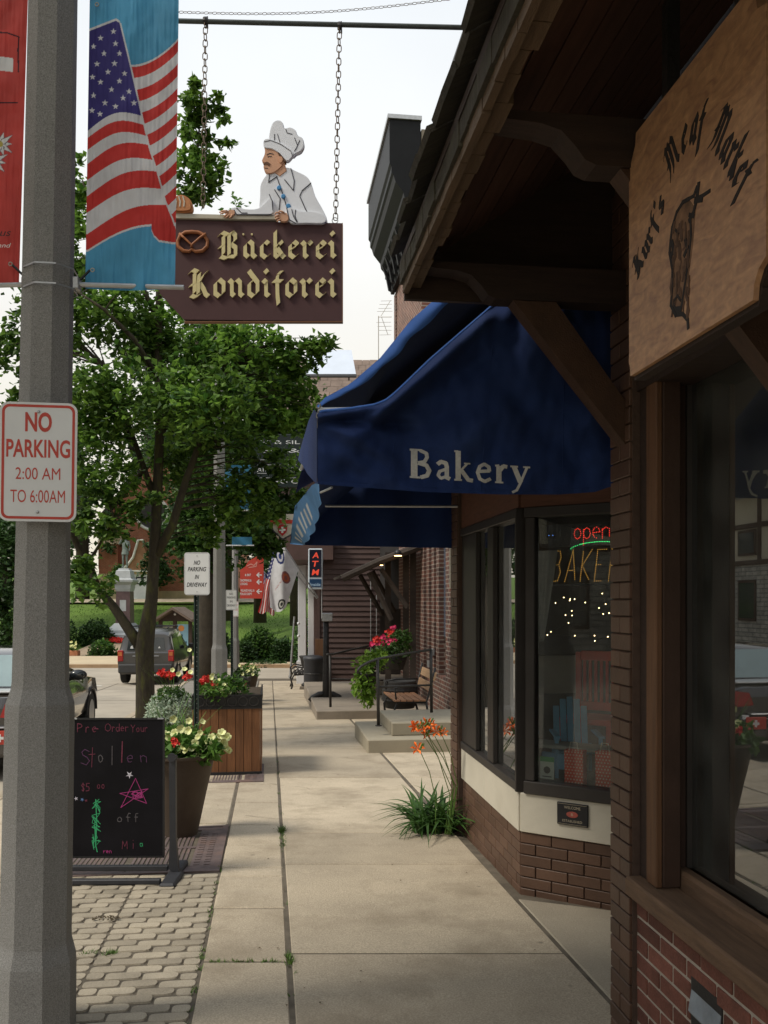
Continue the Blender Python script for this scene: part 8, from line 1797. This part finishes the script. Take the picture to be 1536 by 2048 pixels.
def along(word, pts, xh, wide=1.0, nibw=.36):
    """black-letter along a polyline of sign points; letters stay upright-ish but follow the baseline"""
    lay_, tw_ = black_layout(word); seg = [Vector(p) for p in pts]; cum = [0]
    for i in range(len(seg)-1): cum.append(cum[-1]+(seg[i+1]-seg[i]).length)
    for ch_, x in lay_:
        if not BL[ch_][1]: continue
        s_ = (x+BL[ch_][0]/2)/tw_*cum[-1]; i = max(k for k in range(len(cum)-1) if cum[k] <= s_+1e-9); d = (seg[i+1]-seg[i]).normalized(); c = seg[i]+d*(s_-cum[i]); n = Vector((-d.y, d.x)); kx = cum[-1]/tw_*wide
        mb = MB()
        for pl_ in BL[ch_][1]:
            pts_ = [(p[0]-BL[ch_][0]/2, p[1]) for p in pl_]; cnt = len(pts_); nn = (math.cos(R(42))*nibw/2, math.sin(R(42))*nibw/2)
            for j in range(cnt-1):
                (ax, ay), (bx, by) = pts_[j], pts_[j+1]; Q = [(ax-nn[0],ay-nn[1]),(ax+nn[0],ay+nn[1]),(bx+nn[0],by+nn[1]),(bx-nn[0],by-nn[1])]
                Q = [c+d*q[0]*kx+n*q[1]*xh for q in Q]; lvl = .0012+.00012*j; mb.prism([tuple(q) for q in Q], 'y', -lvl, .001)
        mb.build('letter', M_burn, ms)
along("Kurt's", [sp(1276,556),sp(1298,505),sp(1316,450),sp(1334,405)], .044, 1.0)
along("Meat", [sp(1342,355),sp(1362,312),sp(1384,288),sp(1404,284)], .06)
along("Market", [sp(1420,292),sp(1440,320),sp(1462,362),sp(1478,400)], .06)
mb = MB()
def burn(pts, r): 
    q = [sp(*p) for p in pts]; sstroke(mb, q, r*.8, .001, -.0015)
for pts, r in (([(1398,368),(1394,400),(1388,425),(1380,440)], .007), ([(1378,398),(1366,405),(1354,425),(1345,455),(1342,480)], .006), ([(1378,398),(1388,392),(1394,375)], .005), ([(1398,395),(1408,390),(1420,382)], .005), ([(1392,400),(1404,398)], .009), ([(1382,440),(1383,470),(1380,500),(1375,540),(1368,585),(1364,612)], .005), ([(1342,480),(1340,505),(1346,540),(1345,580),(1343,610),(1352,630),(1366,628)], .006), ([(1366,628),(1376,640),(1377,655)], .006), ([(1352,460),(1358,468)], .004), ([(1380,430),(1388,432)], .006)): burn(pts, r)
mb.build('steer_outline', M_burn, ms)
mb = MB(); fp_ = [sp(*p) for p in ((1340,480),(1347,448),(1360,414),(1378,398),(1392,418),(1389,450),(1386,490),(1380,535),(1373,580),(1367,615),(1357,634),(1345,616),(1344,570),(1344,540),(1338,510))]; mb.prism(fp_[::-1], 'y', -.0006, .001); mb.build('steer_wash', mat('burnt_wash', (.19,.105,.06), .8, .6, 26, .1, 80), ms)
mb = MB(); M_burn2 = mat('burnt_shading', (.10,.055,.035), .8, .5, 30, .1, 80)
rr = random.Random(6)
for k in range(44):
    y = rr.uniform(440, 612); x = rr.uniform(1344, 1380); l_ = rr.uniform(10, 34); burn([(x, y), (x+rr.uniform(-2,2), y+l_*.5), (x-rr.uniform(-1,3), y+l_)], rr.uniform(.0025,.006))
mb.build('steer_shading', M_burn2, ms)
mb = MB(); burn([(1345,485),(1348,500),(1343,512)], .008); burn([(1372,480),(1376,495),(1370,510)], .007); burn([(1350,600),(1356,592),(1362,600)], .004); burn([(1345,605),(1350,620),(1362,618)], .009); mb.build('steer_face', M_burn, ms, kind='stuff')
mb = MB(); mb.box((xl_+.1,.046,zt-.1),(xl_+.13,.08,zt+.3)); mb.build('hanger', M_iron, ms); mb = MB(); mb.box((xr_-.2,.046,zt-.1),(xr_-.17,.08,zt+.3)); mb.build('hanger', M_iron, ms)

# ------------------------------------------------------------------ flags, red direction board, shield sign, banners in the trees
M_flag = printmat('flag_cloth', .85, .3); Yf = 21.0
def flag(label, name, tip, butt, Y, fn, col, nu=60, nv=110, finial=True, group='flags on slanting poles by the porch'):
    t = thing(name, label, 'flag', tuple(P(*butt, Y+.5)), 0, group)
    mb = MB(); mb.tube([P(*butt, Y+.5), P(*tip, Y)], .014, 8); mb.build('pole', mat('pole_white', (.6,.6,.58), .4, .1, 5, 0), t, W=True)
    mb = MB(); q = P(*tip, Y); mb.ball(q, .03, 8); mb.build('finial', M_gold, t, True, W=True)
    painted('cloth', fn, nu, nv, col, M_flag, t, W=True); return t
def quadflag(tl, tr_, bl_, br_, Y, fold=.12, waves=3):
    def f(u, v):
        L_ = (bl_[0]+(tl[0]-bl_[0])*v, bl_[1]+(tl[1]-bl_[1])*v); R_ = (br_[0]+(tr_[0]-br_[0])*v, br_[1]+(tr_[1]-br_[1])*v); w_ = math.sin(u*math.pi*waves+v*1.5)
        return P(L_[0]+(R_[0]-L_[0])*u+1.2*math.sin(v*9+u*4), L_[1]+(R_[1]-L_[1])*u+(3*math.sin(u*9) if v < .2 else 0)*(1-v*5), Y+fold*w_*.7)
    return f
def whitecol(U, V):
    c = np.ones(U.shape+(3,))*np.array([.72,.72,.74]); X = U; Y = 1-V
    for cx_, cy_, r, col, ic in ((.18,.16,.20,(.03,.045,.16),(.55,.55,.6)),(.62,.36,.20,(.25,.10,.10),(.45,.12,.05)),(.66,.86,.20,(.03,.03,.03),(.55,.55,.5))):
        d = np.hypot((X-cx_)*1.0, (Y-cy_)*2.0); c[d < r] = col; c[d < r*.68] = ic; c[d < r*.36] = col
    return c
def usacol(U, V):
    X = U; Y = 1-V; c = np.where(((U*7+0.4*V) % 1 < .54)[..., None], np.array([.50,.03,.03]), np.array([.68,.66,.64])); m = Y < .46
    c[m] = (.035,.04,.14); gu = (U*6) % 1-.5; gv = (V*16+.5*(np.floor(U*6) % 2)) % 1-.5; c[m & (gu**2+gv**2*1.0 < .06)] = (.65,.65,.68); return c
w1 = flag('white service flag with round emblems hanging from a slanting pole', 'white_flag', (557,1076), (637,1196), 20.6, quadflag((560,1083),(562,1083),(538,1215),(570,1226),20.6), whitecol) if False else None
# white flag: three-sided drape from the pole
def wf(u, v):
    top = (560+u*37, 1082+u*57); L0_, R0_ = (538, 1208), (572, 1226); bot = (540+u*32, 1214+10*math.sin(u*3.1)); 
    x = top[0]*v+bot[0]*(1-v); y = top[1]*v+bot[1]*(1-v); x -= 8*math.sin(v*math.pi)*(1-u); return P(x, y, 20.6+.10*math.sin(u*6+v*3))
wfl = thing('white_flag', 'white service flag with round emblems on a slanting pole by the porch', 'flag', tuple(P(636,1194,21)), 0, 'flags on slanting poles by the porch')
mb = MB(); mb.tube([P(636,1195,21.2), P(557,1076,20.5)], .016, 8); mb.build('pole', M_galv, wfl, W=True); mb = MB(); mb.ball(P(556,1074,20.5), .04, 8); mb.build('finial', M_gold, wfl, True, W=True)
painted('cloth', wf, 60, 120, whitecol, M_flag, wfl, W=True)
vs, fs = text_polys('TROOP', 1); x0 = min(v[0] for v in vs); x1 = max(v[0] for v in vs); mb = MB()
mb.add([P(549+(v[0]-x0)/(x1-x0)*18-v[1]*(-2), 1184-(v[0]-x0)/(x1-x0)*26-v[1]*9, 20.38) for v in vs], fs); mb.build('lettering', M_red, wfl, W=True)
ufl = thing('striped_flag', 'stars and stripes flag drooping in folds beside the white flag', 'flag', tuple(P(636,1196,21)), 0, 'flags on slanting poles by the porch')
mb = MB(); mb.tube([P(634,1197,21.3), P(543,1090,20.8)], .016, 8); mb.build('pole', M_galv, ufl, W=True); mb = MB(); mb.ball(P(542,1088,20.8), .04, 8); mb.build('finial', M_gold, ufl, True, W=True)
painted('cloth', quadflag((546,1098),(563,1112),(516,1224),(550,1229),20.85,.1,4), 60, 120, usacol, M_flag, ufl, W=True)
sfl = thing('striped_flag', 'smaller farther stars and stripes flag behind the red direction board', 'flag', tuple(P(560,1190,24)), 0, 'flags on slanting poles by the porch')
mb = MB(); mb.tube([P(575,1196,24), P(527,1142,24)], .014, 8); mb.build('pole', M_galv, sfl, W=True)
painted('cloth', quadflag((527,1144),(539,1152),(522,1192),(534,1200),24,.1,3), 40, 60, usacol, M_flag, sfl, W=True)
Yr = 23.5; m = Yr/F; rd = thing('direction_board', 'red double-sided direction board with white arrows on the farthest lamp post', 'sign', tuple(P(503,1197,Yr)), 0)
def rb(px, py): q = P(px, py, Yr)-Vector(rd.location); return q.x, q.z
mb = MB(); mb.prism([rb(480,1197),rb(527,1197),rb(527,1111),rb(515,1112),rb(497,1122),rb(490,1134),rb(480,1140)], 'y', 0, .03); mb.build('board', M_red, rd)
mb = MB()
for y in (1150,1164,1183):
    for a, b in (((514,y),(523,y)),((514,y),(518,y-4)),((514,y),(518,y+4))): sstroke(mb, [rb(*a), rb(*b)], .014, -.001, -.004)
mb.build('arrow', M_white, rd, kind='stuff')
mb = MB()
for s_, px, py, wd in (('& SAT',496,1152,12),('SHOPPING &',492,1163,22),('LODGING',488,1170,14),('VILLAGE HALL &',495,1183,28),('POLICE DEPT',492,1190,24)): x, z = rb(px, py); text_on(mb, s_, x, z, .085, -.003, width=wd*m, bold=.02)
mb.build('lettering', M_white, rd)
mb = MB(); sstroke(mb, [rb(*q) for q in ((494,1132),(502,1128),(508,1131),(514,1124),(512,1133),(498,1135))], .012, -.001, -.004); mb.build('emblem', mat('emblem_pink', (.65,.3,.25), .6, .1, 4, 0), rd)
Yq = 17.0; m = Yq/F; sh = thing('shield_sign', 'cream hanging sign with a red shield and white cross, partly behind the pale valance', 'sign', tuple(P(565,1060,Yq)), 0)
def sb_(px, py): q = P(px, py, Yq)-Vector(sh.location); return q.x, q.z
mb = MB(); mb.prism([sb_(565,1077),sb_(590,1064),sb_(594,1047),sb_(541,1047),sb_(546,1060)][::-1], 'y', 0, .05); mb.build('board', M_cream, sh)
mb = MB(); mb.tube([(*sb_(541,1046)[:1],-.01,sb_(541,1046)[1])]+[(sb_(a,b)[0],-.01,sb_(a,b)[1]) for a, b in ((546,1061),(565,1079),(591,1065),(595,1046))], .018, 6); mb.build('outline', M_iron, sh)
mb = MB(); mb.box((sb_(541,1046)[0],-.02,sb_(541,1047)[1]),(sb_(596,1046)[0],.05,sb_(541,1040)[1])); mb.build('top_band', M_red, sh)
mb = MB(); mb.prism([sb_(565,1072),sb_(573,1064),sb_(575,1051),sb_(565,1049),sb_(555,1051),sb_(557,1064)][::-1], 'y', -.02, -.001); shd = mb.build('shield', mat('shield_red', (.40,.015,.02), .5, .1, 4, 0), sh)
mb = MB(); c_ = sb_(565,1060); a, b = 6.2*m, 2.0*m; mb.prism([(c_[0]+x, c_[1]+z) for x, z in ((-a,-b),(-b,-b),(-b,-a),(b,-a),(b,-b),(a,-b),(a,b),(b,b),(b,a),(-b,a),(-b,b),(-a,b))], 'y', -.026, -.021); mb.build('white_cross', M_white, shd)
mb = MB(); mb.box((sb_(556,1040)[0],0,sb_(556,1040)[1]),(sb_(564,1040)[0],.03,sb_(556,1033)[1])); mb.box((sb_(572,1040)[0],0,sb_(556,1040)[1]),(sb_(594,1040)[0],.03,sb_(556,1028)[1])); mb.build('crest', M_cream, sh)
for lab, a, b, y in (('small sky blue banner low in the tree foliage by the second lamp post', (464,1074), (504,1090), 15.2), ('upper blue banner half hidden in the dark foliage by the second lamp post', (447,930), (503,1020), 14.4)):
    t = thing('blue_banner', lab, 'banner', tuple(P(a[0], b[1], y)), 0, 'blue banners in the foliage'); mb = MB(); mb.grid(lambda u, v: P(a[0]+(b[0]-a[0])*u, b[1]+(a[1]-b[1])*v, y+.02*math.sin(u*8+v*3)), 12, 12); mb.build('cloth', mat('banner_sky', (.03,.15,.26), .8, .1, 4, 0), t, True, W=True)
    mb = MB(); mb.tube([P(a[0]-12,b[1]+1,y), P(b[0]+4,b[1]+1,y)], .012, 6); mb.build('arm', M_galv, t, W=True)
Yv = 15.6; m = Yv/F; vsn = thing('village_board', 'tall dark signboard with white lettering half hidden by the tree leaves', 'sign', tuple(P(555,1015,Yv)), 0)
def vb(px, py): q = P(px, py, Yv)-Vector(vsn.location); return q.x, q.z
mb = MB(); a, b = vb(508,975), vb(608,868); mb.cbox((a[0],0,a[1]),(b[0],.08,b[1]),.01); mb.build('board', mat('village_dark', (.012,.02,.02), .5, .1, 4, 0), vsn)
mb = MB()
for s_, py, wd, h in (('ES & SIL', 888, 80, 8), ('ER & ', 905, 80, 9), ('ARCADE PLA', 944, 92, 10), ('ZERO C', 967, 70, 9)): x, z = vb(560, py); text_on(mb, s_, x, z, h*1.3*m, -.003, width=wd*m)
for py in (920, 930, 947, 956): x0, z = vb(515, py); x1, _ = vb(604, py); mb.box((x0,-.004,z),(x1,-.001,z+.6*m))
mb.build('lettering', M_white, vsn)
mb = MB(); x, z = vb(600, 900); mb.tube([(x,.1,z),(x+1.5,.1,z)], .03, 8); mb.build('arm', M_iron, vsn)
